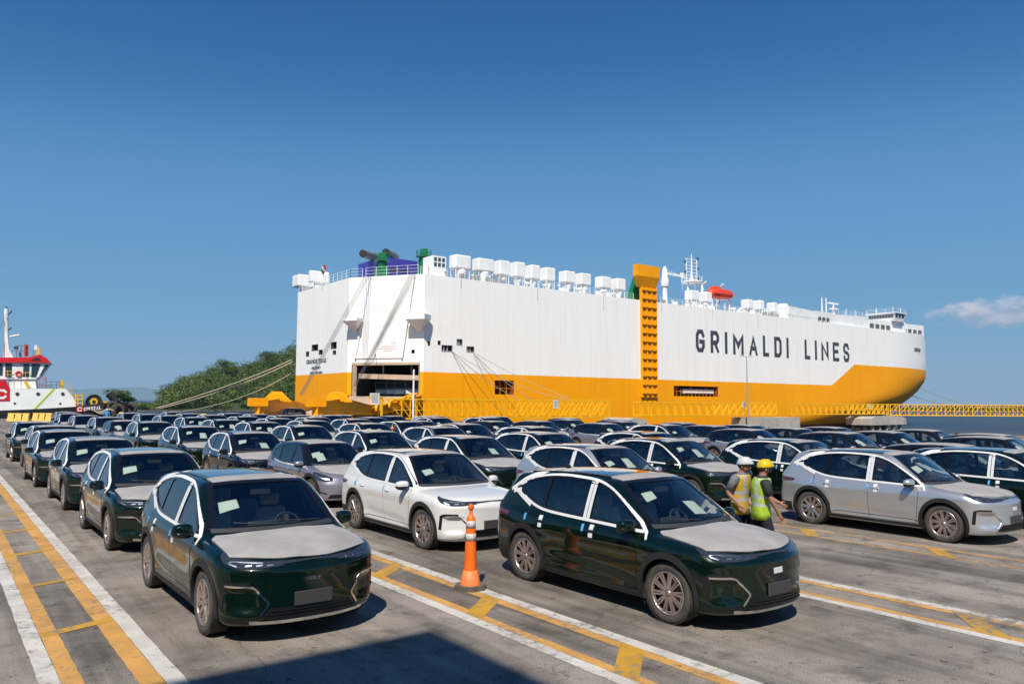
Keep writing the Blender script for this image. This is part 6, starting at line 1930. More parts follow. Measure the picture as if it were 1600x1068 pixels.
tslab([(-60, 594), (8, 594), (15.2, 606), (15.2, 626), (-60, 627)], 0.93, 2.0, 'red_panel', 'tred')
pC = tp(1.5, 615.5, .9); g = stroke_letter('C', 1.55, 1.45, 0.34); g.v = [(pC.x - 0.78 + x, 0.90, pC.z - 0.72 + y) for x, y, z in g.v]; g.build('emblem', M['swhite'], tug)
tslab([(51, 639.8), (55, 639.6), (86, 607.2), (82, 607.2)], 0.95, 1.02, 'lime_stripe', 'lime')
for px, py in ((27, 615), (59.5, 615), (98, 615), (23, 629.5), (94, 630)):
    c = tp(px, py, .95); g = MB(); g.cyl((c.x, 0.98, c.z), (c.x, 0.93, c.z), 0.26 if py < 620 else 0.16, None, 16); o = g.build('porthole', M['rail_dark'], tug); g = MB(); g.cyl((c.x, 0.94, c.z), (c.x, 0.915, c.z), 0.19 if py < 620 else 0.1, None, 16); g.build('pane', M['bglass'], o)
# wheelhouse
tslab([(14, 607), (14, 592), (55, 592), (57, 607)], 2.0, 8.0, 'lower_bridge', 'swhite')
wh = tslab([(-40, 592), (56, 592), (59, 589), (62, 588), (77.5, 567), (60, 565.5), (-40, 565.5)], 1.8, 8.4, 'wheelhouse', 'swhite')
tslab([(-40, 566), (62, 566), (79.5, 567), (74, 560), (63, 553.5), (45, 558), (-40, 558.5)], 1.4, 8.8, 'wheelhouse_roof', 'tred')
tslab([(47, 562.8), (64, 562.8), (62, 559), (56, 558.4)], 1.33, 1.42, 'roof_vent', 'dark')
for q in ([(-12, 567.5), (-12, 586), (3.5, 586), (4.5, 567.5)], [(8.5, 567.5), (8, 588), (18, 588), (18.5, 567.5)], [(36.5, 568), (36, 588), (45, 588), (46, 568)], [(49.5, 568), (48.5, 588.5), (56, 588.5), (63, 568.5)], [(71, 569), (61, 588), (65, 586), (77, 569.5)]):
    tslab(q, 1.72 if q[0][0] < 70 else 1.9, 1.79, 'window', 'bglass', wh)
c = tp(29, 583.5, 1.66); g = MB(); ring = [(c.x + 0.36 * math.cos(a), 1.66, c.z + 0.36 * math.sin(a)) for a in np.linspace(0, 6.2832, 17)]; g.tube(ring, 0.10, 8); g.build('life_ring', M['lifeboat'], tug)
def tube_px(name, segs, r, mat, y=1.2, parent=None, kind=None):
    g = MB()
    for s_ in segs:
        q = [tp(*p, y) for p in s_]; g.tube([(p.x, y, p.z) for p in q], r, 6)
    return g.build(name, M[mat], parent or tug, kind=kind)
tube_px('mast', [[(10, 560), (10.2, 520), (9.8, 482)]], 0.30, 'swhite', 4)
tslab([(4, 560), (6, 545), (9, 520), (11.5, 520), (14, 545), (22, 560)], 3.6, 4.6, 'mast_base', 'swhite')
tube_px('radar_scanner', [[(15, 526), (30, 523)]], 0.14, 'swhite', 3.6); tube_px('mast_light', [[(10, 493), (17, 488), (18, 485)], [(10, 517), (16, 514), (17, 511)], [(10, 482), (10, 479)]], 0.10, 'dark', 3.9)
tube_px('stay_wire', [[(7, 500), (5, 600)], [(10, 490), (-20, 560)]], 0.03, 'wire', 3.5)
tube_px('roof_rail', [[(20, 548), (44, 548)], [(26, 540), (46, 540)], [(26, 540), (26, 558)], [(33, 540), (33, 558)], [(40, 537), (40, 558)], [(52, 548), (52, 556)]], 0.05, 'rail_dark', 2.4)
for q, mt in (([(22, 545), (28, 545), (28, 541), (22, 541)], 'dark'), ([(38, 556), (44, 556), (44, 538), (38, 538)], 'tred'), ([(57, 555), (63, 553), (63, 543), (58, 543)], 'tyel'), ([(53, 546), (59, 546), (58, 539), (54, 539)], 'swhite'), ([(30, 557), (33, 557), (33, 550), (30, 550)], 'dark')):
    tslab(q, 2.6, 3.4, 'roof_equipment', mt)
tube_px('deck_rail', [[(14, 593), (56, 593)], [(14, 607), (14, 593)], [(22, 607), (22, 593)], [(33, 607), (33, 593)], [(72, 607), (72, 596)], [(72, 596), (94, 596)], [(72, 601), (94, 601)], [(80, 607), (80, 596)], [(88, 607), (88, 596)], [(94, 607), (94, 594)]], 0.045, 'rail_dark', 1.15)
tube_px('side_rail', [[(8, 580), (20, 580)], [(8, 585), (20, 585)], [(34, 582), (46, 582)], [(40, 580), (40, 588)], [(12, 578), (12, 588)]], 0.045, 'tyel', 1.5)
tslab([(37, 596), (42, 595), (47, 606), (42, 606)], 1.1, 1.6, 'inclined_ladder', 'tyel'); tslab([(93, 606.5), (99, 606.5), (99, 594), (94, 593)], 1.6, 3.0, 'deck_winch', 'tyel')
tube_px('red_frame', [[(62, 604), (62, 592), (72, 590), (72, 603), (62, 604)], [(66, 602), (70, 592)], [(72, 587), (72, 606)]], 0.05, 'tred', 1.3)
tube_px('curved_guard_rail', [[(103, 597), (107, 603), (113, 612), (118, 622)], [(103, 602), (107, 608), (113, 618), (117, 625)], [(105, 597), (110, 600), (115, 610)]], 0.035, 'tyel', 1.6)
tube_px('boarding_ladder', [[(118.5, 634), (118.5, 615)], [(129, 634), (129, 614)], [(118.5, 618), (129, 617.5)], [(118.5, 624), (129, 624)], [(118.5, 630), (129, 630)], [(122, 633), (122, 615)]], 0.10, 'tyel', 0.8)
def wx(px, py, y): p = tp(px, py, y); return Vector((p.x, y, p.z))
tslab([(119.5, 643.5), (130, 643), (130, 634.5), (119.5, 635)], 0.05, 0.35, 'red_sign', 'tred')
pC = tp(124.7, 639); g = stroke_letter('C', 0.62, 0.62, 0.13); g.v = [(pC.x - 0.31 + x, 0.02, pC.z - 0.31 + y) for x, y, z in g.v]; g.build('emblem', M['swhite'], tug)
word = 'CRISTAL'; x_ = 130.8
tot = sum(0.55 if ch == 'I' else 1.0 for ch in word); w1 = (159 - 131) / tot
for i, ch in enumerate(word):
    wch = w1 * (0.55 if ch == 'I' else 1.0); f_ = (x_ - 131) / 28
    py = 641.5 - 2.6 * f_; hh = 0.52 + 0.04 * f_
    yv = 0.12
    g = stroke_letter(ch, (0.11 if ch == 'I' else wch * 0.098 * 0.80), hh, 0.105); p = tp(x_, py, yv)
    g.v = [(p.x + x, yv - 0.02, p.z + y) for x, y, z in g.v]; g.build('lettering', M['swhite'], tug); x_ += wch
tslab([(130.5, 647), (162, 645), (162, 630.5), (130.5, 632)], 0.2, 1.3, 'bow_fender_board', 'tblack').rotation_euler = (0, 0, 0)
g = MB(); c = wx(146.5, 627, 2.6); g.cyl(c - Vector((0, .9, 0)), c + Vector((0, .9, 0)), 1.0, None, 20); g.cyl(c - Vector((0, 1.1, 0)), c - Vector((0, .9, 0)), 0.55, None, 14, mi=1); g.cyl(c - Vector((0, 1.2, 0)), c - Vector((0, 1.1, 0)), 0.25, None, 10, mi=2)
ring = [(c.x + 1.05 * math.cos(a), c.y - .95, c.z + 1.05 * math.sin(a)) for a in np.linspace(0, 6.2832, 21)]; g.tube(ring, 0.13, 6)
g.build('anchor_windlass', [M['tblack'], M['tyel'], M['dark']], tug)
g = MB(); g.cyl(wx(170.5, 615, 2), wx(181, 626, 2), 0.62, 0.55, 16); g.cyl(wx(169.9, 614.4, 2), wx(171, 615.5, 2), 0.66, 0.66, 16); g.build('fender_roll', M['tblack'], tug)
g = MB(); g.box(wx(163, 628.5, 2.4), (0.9, .5, .45)); g.box(wx(158, 630, 2.4), (0.5, .5, .5)); g.build('bow_fitting', M['tyel'], tug)
for k, (px, py, r_) in enumerate(((184, 640, 1.05), (204, 638, 1.0), (196, 646, .95), (170, 645, 0.95), (176, 634, .8))):
    g = MB(); c = wx(px, py, 1.3 + (2.5 if px > 190 else 0)); prof_ = [(r_ * 0.55, -.22), (r_ * 0.8, -.3), (r_, -.18), (r_, .18), (r_ * .8, .3), (r_ * .55, .22)]
    g.lathe(prof_, c, 18, axis='Y'); g.build('tyre_fender', M['rubber'], tug)
g = MB()
for k in range(5):
    a = wx(132 + k * 5, 640 + k % 2, 0.0); b = wx(164 + k * 4, 645 - k, -0.3); pts = [a.lerp(b, t) + Vector((0, 0, 0.25 * math.sin(t * 6 + k))) for t in np.linspace(0, 1, 9)]; g.tube(pts, 0.05, 5)
g.build('bow_rope', M['rope'], tug, kind='stuff')

# ------------------------------------------------------------ plastic barriers along the quay edge
M['byel'] = simple('faded_yellow_barrier', (0.70, 0.45, 0.10), 0.6, vary=0.15, scale=3)
BD = 92.0
def bp3(px, py, D):
    d = ray(px, py); k = D / (d.x * sy_ + d.y * cy_); return Vector((d.x * k, d.y * k, CAM_H + d.z * k))
def barrier(x0, x1, D, label, h=0.95):
    a = bp3(x0, 659, D); b = bp3(x1, 659, D); L_ = (b - a).length
    root = empty('yellow_barrier', (a.x, a.y, 0.0), math.atan2(b.y - a.y, b.x - a.x), label=label, cat='barrier', group='yellow barriers at the quay edge')
    n_ = max(1, round(L_ / 0.85))
    for i in range(n_):
        w = L_ / n_; g = MB(); x = w * i
        g.add([(x + .02, -.3, 0), (x + w - .02, -.3, 0), (x + w * 0.86, -.10, h), (x + w * 0.14, -.10, h), (x + .02, .3, 0), (x + w - .02, .3, 0), (x + w * 0.86, .10, h), (x + w * 0.14, .10, h)],
              [(0, 1, 2, 3), (5, 4, 7, 6), (3, 2, 6, 7), (0, 3, 7, 4), (1, 5, 6, 2)])
        g.box((x + w / 2, -0.24, 0.18), (w * 0.3, 0.06, 0.2))
        g.build('barrier_block', M['byel'], root)
    g = MB(); g.box((L_ / 2, 0, h - 0.08), (L_ * 0.99, 0.16, 0.14)); g.build('top_rail', M['byel'], root)
barrier(12, 46.5, BD, 'leftmost yellow barrier in front of the tugboat')
barrier(51, 81.5, BD - 1, 'second yellow barrier from the left in front of the tugboat', 1.0)
barrier(83, 120, BD - 1.5, 'third yellow barrier, partly behind the parked cars', 0.9)
barrier(186, 194, BD - 4, 'small yellow barrier right of the tugboat bow', 1.2)
barrier(309, 323, BD - 8, 'lone yellow bollard block near the water left of the ramp', 1.15)

# ------------------------------------------------------------ traffic cone
p = at_z(737, 920, 0)
cone = empty('traffic_cone', (6.16, 9.10, 0), 0.0, label='tall orange traffic cone with two white bands on the lane line', cat='traffic cone')
M['orange'] = simple('orange_cone_plastic', (0.80, 0.135, 0.008), 0.5, vary=0.12, scale=6, bump=0.08, bscale=20)
M['orange2'] = simple('faded_orange_plastic', (0.80, 0.20, 0.055), 0.55, vary=0.12, scale=6)
M['cbase'] = simple('dusty_rubber_base', (0.10, 0.085, 0.07), 0.85, vary=0.3, scale=8)
M['band'] = simple('scuffed_white_band', (0.46, 0.44, 0.43), 0.5, vary=0.25, scale=25)
g = MB(); pts8 = [(math.cos(math.pi / 8 + k * math.pi / 4) * 0.235, math.sin(math.pi / 8 + k * math.pi / 4) * 0.235) for k in range(8)]
g.prism([(x * 1.0, y * 1.0) for x, y in pts8], 0.0, 0.045); g.prism([(x * .93, y * .93) for x, y in pts8], 0.045, 0.065); g.build('base', M['cbase'], cone)
g = MB(); g.lathe([(0.145, 0.06), (0.135, 0.12), (0.099, 0.26), (0.092, 0.262)], n=32); g.build('skirt', M['orange2'], cone)
g = MB(); g.lathe([(0.090, 0.26), (0.079, 0.55), (0.066, 0.90), (0.062, 0.965), (0.048, 0.995), (0.03, 1.01), (0.024, 1.06)], n=32); g.build('body', M['orange'], cone)
for z0, z1 in ((0.665, 0.765), (0.84, 0.94)):
    g = MB(); r0 = 0.0790 - (z0 - .55) * 0.0371 + .002; r1 = 0.0790 - (z1 - .55) * 0.0371 + .002; g.lathe([(r0 - .004, z0), (r0, z0), (r1, z1), (r1 - .004, z1)], n=32); g.build('reflective_band', M['band'], cone)
g = MB(); rr = 0.042; c = Vector((0, 0, 1.125))
g.lathe([(0.02, -.028), (0.040, -.022), (0.045, -.01), (0.045, .01), (0.040, .022), (0.02, .028)], c, 24, axis='Y'); g.cyl((0, 0, 1.05), (0, 0, 1.09), 0.024, 0.022, 12); g.cyl(c - Vector((0, .03, 0)), c + Vector((0, .03, 0)), 0.021, None, 16)
g.build('handle_ring', M['orange'], cone)

# ------------------------------------------------------------ added unseen block behind the camera, there to throw the straight-edged shadow
M['caster'] = simple('caster_grey', (0.35, 0.35, 0.34), 0.6, vary=0.15, scale=0.3)
kx_, ky_ = -SUN_DIR.x / SUN_DIR.z, -SUN_DIR.y / SUN_DIR.z
SH = 20.0; cx0, cy0 = 4.74 - kx_ * SH, 7.76 - ky_ * SH
caster = empty('shadow_caster', (cx0 - 20, cy0 - 15, 0), label='tall grey block added out of view behind the viewer to cast the straight-edged shadow', cat='shadow caster')
g = MB(); g.box((0, 0, SH / 2), (40, 30, SH)); g.build('wall', M['caster'], caster)  # walls, roof and doors only dress the added shadow block
g = MB(); g.box((0, 0, SH - 0.3), (39.6, 29.6, 0.7)); g.build('roof', M['caster'], caster)
for k in range(3):
    g = MB(); g.box((-14 + k * 12, 15.06, 2.6), (5, 0.12, 5.2)); g.build('door', M['galv'], caster)
# ------------------------------------------------------------ people
M['skin'] = simple('tanned_skin', (0.33, 0.165, 0.10), 0.55)
M['hair'] = simple('dark_hair', (0.02, 0.015, 0.012), 0.7)
M['eye'] = simple('eye_dark', (0.01, 0.01, 0.01), 0.2)
M['helmet_w'] = simple('white_helmet', (0.50, 0.51, 0.53), 0.3, coat=0.3); M['helmet_y'] = simple('yellow_helmet', (0.62, 0.42, 0.0), 0.3, coat=0.3); M['helmet_b'] = simple('pale_blue_cap', (0.5, 0.6, 0.72), 0.5)
M['trouser'] = simple('dark_work_trousers', (0.010, 0.014, 0.028), 0.9, spec=0.1, vary=0.3, scale=9, bump=0.5, bscale=18); M['trouser2'] = simple('slate_work_trousers', (0.020, 0.020, 0.032), 0.9, spec=0.1, vary=0.3, scale=9, bump=0.5, bscale=18)
M['shirt_g'] = simple('grey_shirt', (0.13, 0.14, 0.16), 0.8, vary=0.2, scale=12, bump=0.4, bscale=20); M['shirt_k'] = simple('black_shirt', (0.022, 0.022, 0.026), 0.8, vary=0.2, scale=12, bump=0.4, bscale=20)
M['shirt_b'] = simple('blue_shirt', (0.02, 0.22, 0.50), 0.8); M['shirt_o'] = simple('orange_shirt', (0.62, 0.13, 0.05), 0.8); M['shirt_r'] = simple('red_shirt', (0.60, 0.05, 0.04), 0.8)
M['boot'] = simple('work_boot', (0.02, 0.018, 0.016), 0.7)
def vest_mat(name, col, piping):
    mt, nt, b = nmat(name)
    tc = nt.nodes.new('ShaderNodeTexCoord'); sp = nt.nodes.new('ShaderNodeSeparateXYZ'); nt.links.new(tc.outputs['Object'], sp.inputs[0])
    def band(s, c, w): return mth(nt, 'LESS_THAN', mth(nt, 'ABSOLUTE', mth(nt, 'SUBTRACT', s, c)), w)
    ax = mth(nt, 'ABSOLUTE', sp.outputs[1])
    f = mth(nt, 'MAXIMUM', band(sp.outputs[2], 1.03, 0.026), mth(nt, 'MULTIPLY', band(ax, 0.12, 0.026), mth(nt, 'GREATER_THAN', sp.outputs[2], 1.03)))
    f2 = mth(nt, 'MAXIMUM', band(sp.outputs[2], 1.15, 0.026), f)
    n1 = node(nt, 'ShaderNodeTexNoise', i_Scale=14.0, i_Detail=4.0); nt.links.new(tc.outputs['Object'], n1.inputs[0])
    rp = ramp(nt, n1.outputs[0], [(0.3, tuple(c * .8 for c in col)), (0.7, col)])
    c = mix(nt, f2, rp.outputs[0], piping); nt.links.new(c, b.inputs['Base Color']); b.inputs['Roughness'].default_value = 0.7
    bp = node(nt, 'ShaderNodeBump', i_Strength=0.5, i_Distance=0.02); nt.links.new(n1.outputs[0], bp.inputs['Height']); nt.links.new(bp.outputs[0], b.inputs['Normal'])
    return mt
M['vest_y'] = vest_mat('amber_yellow_vest', (0.52, 0.35, 0.03), (0.36, 0.35, 0.34)); M['vest_l'] = vest_mat('lime_vest', (0.34, 0.52, 0.03), (0.38, 0.42, 0.36))

def skin_mesh(name, verts, edges, radii, mat, sub=2, root=0):
    me = bpy.data.meshes.new(name); me.from_pydata(verts, edges, []); o = bpy.data.objects.new(name, me); COL.objects.link(o)
    sm = o.modifiers.new('s', 'SKIN'); sm.use_smooth_shade = True
    if not me.skin_vertices: me.skin_vertices.new()
    for i, r_ in enumerate(radii):
        r_ = r_ if isinstance(r_, tuple) else (r_, r_)
        me.skin_vertices[0].data[i].radius = r_; me.skin_vertices[0].data[i].use_root = (i == root)
    ss = o.modifiers.new('d', 'SUBSURF'); ss.levels = sub; ss.render_levels = sub
    dg = bpy.context.evaluated_depsgraph_get(); dg.update()
    out = bpy.data.meshes.new_from_object(o.evaluated_get(dg)); out.name = name
    bpy.data.objects.remove(o); out.materials.clear(); out.materials.append(mat)
    for p in out.polygons: p.use_smooth = True
    return out
def V3(*a): return Vector(a)
def person(x, y, rz, label, J, shirt, trouser, vest=None, helmet=None, group='port workers'):
    """J: joint overrides; local x forward, y left"""
    D = dict(pelvis=V3(0, 0, .95), spine=V3(0, 0, 1.10), chest=V3(0.0, 0, 1.30), neck=V3(0.0, 0, 1.44), head0=V3(.02, 0, 1.50), head=V3(.035, 0, 1.585), crown=V3(.03, 0, 1.66),
             shl=V3(0, .19, 1.40), ell=V3(-.03, .25, 1.13), wrl=V3(.03, .25, .89), shr=V3(0, -.19, 1.40), elr=V3(-.03, -.25, 1.13), wrr=V3(.03, -.25, .89),
             hipl=V3(0, .09, .92), knl=V3(.03, .10, .50), anl=V3(-.02, .10, .09), hipr=V3(0, -.09, .92), knr=V3(.03, -.10, .50), anr=V3(-.02, -.10, .09))
    D.update({k: Vector(v) for k, v in J.items()})
    root = empty('person', (x, y, 0), rz, label=label, cat='worker', group=group)
    names = ['pelvis', 'spine', 'chest', 'neck', 'head0', 'head', 'crown', 'shl', 'ell', 'wrl', 'shr', 'elr', 'wrr', 'hipl', 'knl', 'anl', 'hipr', 'knr', 'anr']
    vs = [D[n] for n in names]; ix = {n: i for i, n in enumerate(names)}
    rad = [(.11, .085), (.10, .08), (.10, .08), .060, .062, (.088, .098), (.06, .07), .050, .042, .026, .050, .042, .026, .075, .05, .036, .075, .05, .036]
    ed = [(0, 1), (1, 2), (2, 3), (3, 4), (4, 5), (5, 6), (2, 7), (7, 8), (8, 9), (2, 10), (10, 11), (11, 12), (0, 13), (13, 14), (14, 15), (0, 16), (16, 17), (17, 18)]
    # hands: palm and five fingers grown from each wrist
    for sd, w, e in (('l', 'wrl', 'ell'), ('r', 'wrr', 'elr')):
        dr = (D[w] - D[e]).normalized(); s_ = 1 if sd == 'l' else -1
        side = dr.cross(V3(0, s_, 0)).normalized() if abs(dr.y) < .9 else V3(1, 0, 0)
        inn = side.cross(dr).normalized()
        palm = D[w] + dr * 0.05; vs.append(palm); rad.append((.032, .016)); pi_ = len(vs) - 1; ed.append((ix[w], pi_))
        for k, (off, ln) in enumerate(((.027, .070), (.009, .080), (-.009, .075), (-.027, .060))):
            a = palm + dr * .045 + side * off; b = a + dr * ln * .5 + inn * .010; c = b + dr * ln * .35 + inn * .028
            n0_ = len(vs); vs += [a, b, c]; rad += [.009, .0085, .0075]; ed += [(pi_, n0_), (n0_, n0_ + 1), (n0_ + 1, n0_ + 2)]
        a = D[w] + dr * .03 + side * .036; b = a + dr * .03 + side * .018 + inn * .01; c = b + dr * .03 + inn * .012
        n0_ = len(vs); vs += [a, b, c]; rad += [.011, .010, .0085]; ed += [(pi_, n0_), (n0_, n0_ + 1), (n0_ + 1, n0_ + 2)]
    me = skin_mesh('body', [tuple(v) for v in vs], ed, rad, M['skin'])
    link(bpy.data.objects.new('body', me), root)
    H = D['head']; fx = (D['head'] - D['head0']); fwd = V3(1, 0, 0)
    g = MB(); g.cyl(H + V3(.085, 0, .005), H + V3(.112, 0, -.022), .010, .017, 8); g.cyl(H + V3(.10, -.014, -.028), H + V3(.10, .014, -.028), .009, .009, 6)
    for s_ in (-1, 1):
        v, f = ico(1, 1); g.add([(H.x + a[0] * .018 - .005, H.y + s_ * .088 + a[1] * .010, H.z - .005 + a[2] * .030) for a in v], f, 0, True)
    g.build('nose_and_ears', M['skin'], root, kind='stuff')
    g = MB()
    for s_ in (-1, 1): g.box(H + V3(.093, s_ * .032, .012), (.008, .024, .010)); g.box(H + V3(.095, s_ * .032, .030), (.006, .034, .006))
    g.box(H + V3(.096, 0, -.052), (.006, .040, .006)); g.build('face_features', M['eye'], root, kind='stuff')
    v, f = ico(1, 3); g = MB(); g.add([(H.x - .012 + a[0] * .098, H.y + a[1] * .094, H.z + .02 + a[2] * (.10 if a[2] > 0 else .085)) for a in v if True], [t for t in f if all(v[i][0] < .25 + .8 * v[i][2] for i in t) and all(v[i][2] > -.75 for i in t)], 0, True); g.build('hair', M['hair'], root)
    if helmet:
        g = MB(); prof_ = [(0.0, .112), (.045, .106), (.080, .084), (.103, .048), (.110, .005), (.112, -.012), (.106, -.016)]
        pts = []
        g.lathe(prof_, (0, 0, 0), 28); g.v = [(H.x + .004 + x * 1.12 + (0.028 if x > .095 and z < .02 else 0), H.y + y, H.z + .045 + z + x * 0.08) for x, y, z in g.v]
        for a in (-.035, 0, .035): g.beam(H + V3(-.08, a, .118), H + V3(.07, a, .142), .012, .02)
        g.build('helmet', M[helmet], root)
        g = MB(); ch = [H + V3(.0, .10, .02), H + V3(.03, .075, -.06), H + V3(.055, 0, -.095), H + V3(.03, -.075, -.06), H + V3(0, -.10, .02)]; g.tube(ch, .006, 5); g.build('chin_strap', M['hair'], root)
    # garments: lofted shells around the body
    def at(zz):
        c = [D['pelvis'], D['spine'], D['chest'], D['neck']]
        if zz <= c[0].z: return Vector((c[0].x, c[0].y, zz))
        for a, b in zip(c, c[1:]):
            if zz <= b.z: return a.lerp(b, (zz - a.z) / (b.z - a.z))
        return Vector((c[3].x, c[3].y, zz))
    def loft(g, rings, n=22, wob=0.007):
        """rings: centre, half depth, half width, axis"""
        vs = []
        for k, (c, rx_, ry_, ax_) in enumerate(rings):
            ax_ = Vector(ax_).normalized(); sx = Vector((0, 1, 0)); fx_ = sx.cross(ax_).normalized(); sx = ax_.cross(fx_).normalized()
            for i in range(n):
                t = 2 * math.pi * i / n; w_ = 1 + wob * 10 * mnoise.noise(Vector((c.x * 9 + math.cos(t) * 2, c.y * 9 + math.sin(t) * 2, c.z * 11)))
                e = 0.85
                ct = math.copysign(abs(math.cos(t)) ** e, math.cos(t)); st = math.copysign(abs(math.sin(t)) ** e, math.sin(t))
                vs.append(c + fx_ * (rx_ * w_ * ct) + sx * (ry_ * w_ * st))
        m2 = len(rings)
        fs = [(k * n + i, k * n + (i + 1) % n, (k + 1) * n + (i + 1) % n, (k + 1) * n + i) for k in range(m2 - 1) for i in range(n)]
        fs += [tuple(range(n))[::-1], tuple(range((m2 - 1) * n, m2 * n))]
        g.add(vs, fs, 0, True)
    up3 = (0, 0, 1)
    hs_ = (D['shl'].z - 1.40)
    def torso(g, z0, z1, e):
        T = [(0.80, .125, .170), (0.90, .128, .175), (1.0, .120, .160), (1.12, .122, .165), (1.24, .130, .182), (1.33, .128, .198), (1.38, .118, .204), (1.415, .105, .185), (1.44, .090, .140), (1.46, .076, .092), (1.475, .066, .072)]
        dz_ = D['neck'].z - 1.44
        rs = []
        for z_, a, b in T:
            zz = z_ + dz_ * max(0, (z_ - .9) / .54)
            if z0 - .001 <= z_ <= z1 + .001: rs.append((at(zz), a * .90 + e, b * .87 + e, up3))
        loft(g, rs)
    g = MB()
    torso(g, 0.80, 1.0, -0.008)
    for hp_, kn_, an_ in (('hipl', 'knl', 'anl'), ('hipr', 'knr', 'anr')):
        h_, k_2, a_ = D[hp_], D[kn_], D[an_]
        rs = [(h_ + Vector((0, 0, -.03)), .085, .070, up3), (h_.lerp(k_2, .35), .092, .082, h_ - k_2), (h_.lerp(k_2, .8), .076, .072, h_ - k_2), (k_2, .072, .068, h_ - a_), (k_2.lerp(a_, .4), .070, .064, k_2 - a_), (k_2.lerp(a_, .85), .066, .060, k_2 - a_), (a_ + Vector((0, 0, .03)), .068, .062, k_2 - a_)]
        loft(g, rs, 16)
    g.build('trousers', M[trouser], root)
    g = MB(); torso(g, 0.90, 1.48, 0.006)
    for sh_, el_ in (('shl', 'ell'), ('shr', 'elr')):
        a, b = D[sh_], D[el_]; ins = a + (a - b).normalized() * .045 + (D['chest'] - a) * .15; ins.z = a.z + .022
        loft(g, [(ins, .040, .040, a - b), (ins.lerp(a, .45), .066, .064, a - b), (a + Vector((0, 0, -.005)), .076, .074, a - b), (a.lerp(b, .35), .068, .066, a - b), (a.lerp(b, .78), .064, .062, a - b)], 14)
    g.build('shirt', M[shirt], root)
    if vest:
        g = MB(); torso(g, 0.80, 1.44, 0.026); g.build('safety_vest', M[vest], root)
    for s_ in ('anl', 'anr'):
        g = MB(); A = D[s_]; g.box(A + V3(.07, 0, -.045), (.27, .095, .09), taper=.82); g.box(A + V3(-.01, 0, .02), (.11, .10, .12)); me = g.mesh('boot', M['boot']); bevel_mesh(me, .02, 2); link(bpy.data.objects.new('boot', me), root)
    return root
fwd_ang = math.atan2(-sy_, cy_)     # facing right in the photograph
p1 = at_z(1164, 862, 0); p2 = at_z(1190, 872, 0)
D1 = 12.6; D2 = 12.05
def ground_at(px, D): d = ray(px, 800); k = D / (d.x * sy_ + d.y * cy_); return d.x * k, d.y * k
x1_, y1_ = ground_at(1156, 12.85); x2_, y2_ = ground_at(1189, 12.25)
person(x1_, y1_, fwd_ang - 0.65, 'worker with white helmet and amber yellow vest walking behind his colleague',
       dict(knl=(.14, .10, .51), anl=(.10, .10, .09), knr=(-.03, -.10, .50), anr=(-.24, -.10, .14), elr=(-.10, -.27, 1.15), wrr=(.08, -.24, .98), ell=(-.05, .27, 1.13), wrl=(.10, .22, .95), chest=(.03, 0, 1.30), neck=(.05, 0, 1.44), head0=(.07, 0, 1.50), head=(.09, 0, 1.575), crown=(.085, 0, 1.65), shl=(.03, .19, 1.40), shr=(.02, -.20, 1.40)),
       'shirt_g', 'trouser', 'vest_y', 'helmet_w')
person(x2_, y2_, fwd_ang + 0.05, 'worker with yellow helmet and lime vest reaching one arm forward',
       dict(knl=(-.02, .10, .50), anl=(-.22, .10, .14), knr=(.12, -.10, .51), anr=(.10, -.10, .09), elr=(.06, -.27, 1.13), wrr=(.20, -.24, .90), ell=(.14, .25, 1.16), wrl=(.38, .22, 1.02), shr=(.0, -.20, 1.40), neck=(.03, 0, 1.44), head0=(.05, 0, 1.50), head=(.07, 0, 1.575), crown=(.065, 0, 1.65)),
       'shirt_k', 'trouser2', 'vest_l', 'helmet_y')
q = bp3(167, 650, 74)
person(q.x, q.y, 1.2, 'person in blue shirt with pale cap standing behind the cars before the tugboat', {}, 'shirt_b', 'trouser', None, 'helmet_b')
p = bp3(606.5, 665, 37.2)
person(p.x, p.y, fwd_ang, 'worker in orange shirt leaning between the cars left of centre', dict(spine=(.05, 0, 1.08), chest=(.14, 0, 1.22), neck=(.22, 0, 1.33), head0=(.27, 0, 1.37), head=(.31, 0, 1.44), crown=(.31, 0, 1.52), shl=(.16, .19, 1.30), shr=(.16, -.19, 1.30), elr=(.22, -.24, 1.05), wrr=(.36, -.2, .9), ell=(.22, .24, 1.05), wrl=(.36, .2, .9)), 'shirt_o', 'trouser')
o_ = Vector((*Bc.xy, 0)) + Uc * 1.15 + Nc * 0.6
pr = person(o_.x, o_.y, math.atan2(-Nc.y, -Nc.x), 'person in red overalls standing at the left inside the ship opening', {}, 'shirt_r', 'trouser', None, 'helmet_w')
pr.location.z = dz0 + 0.1
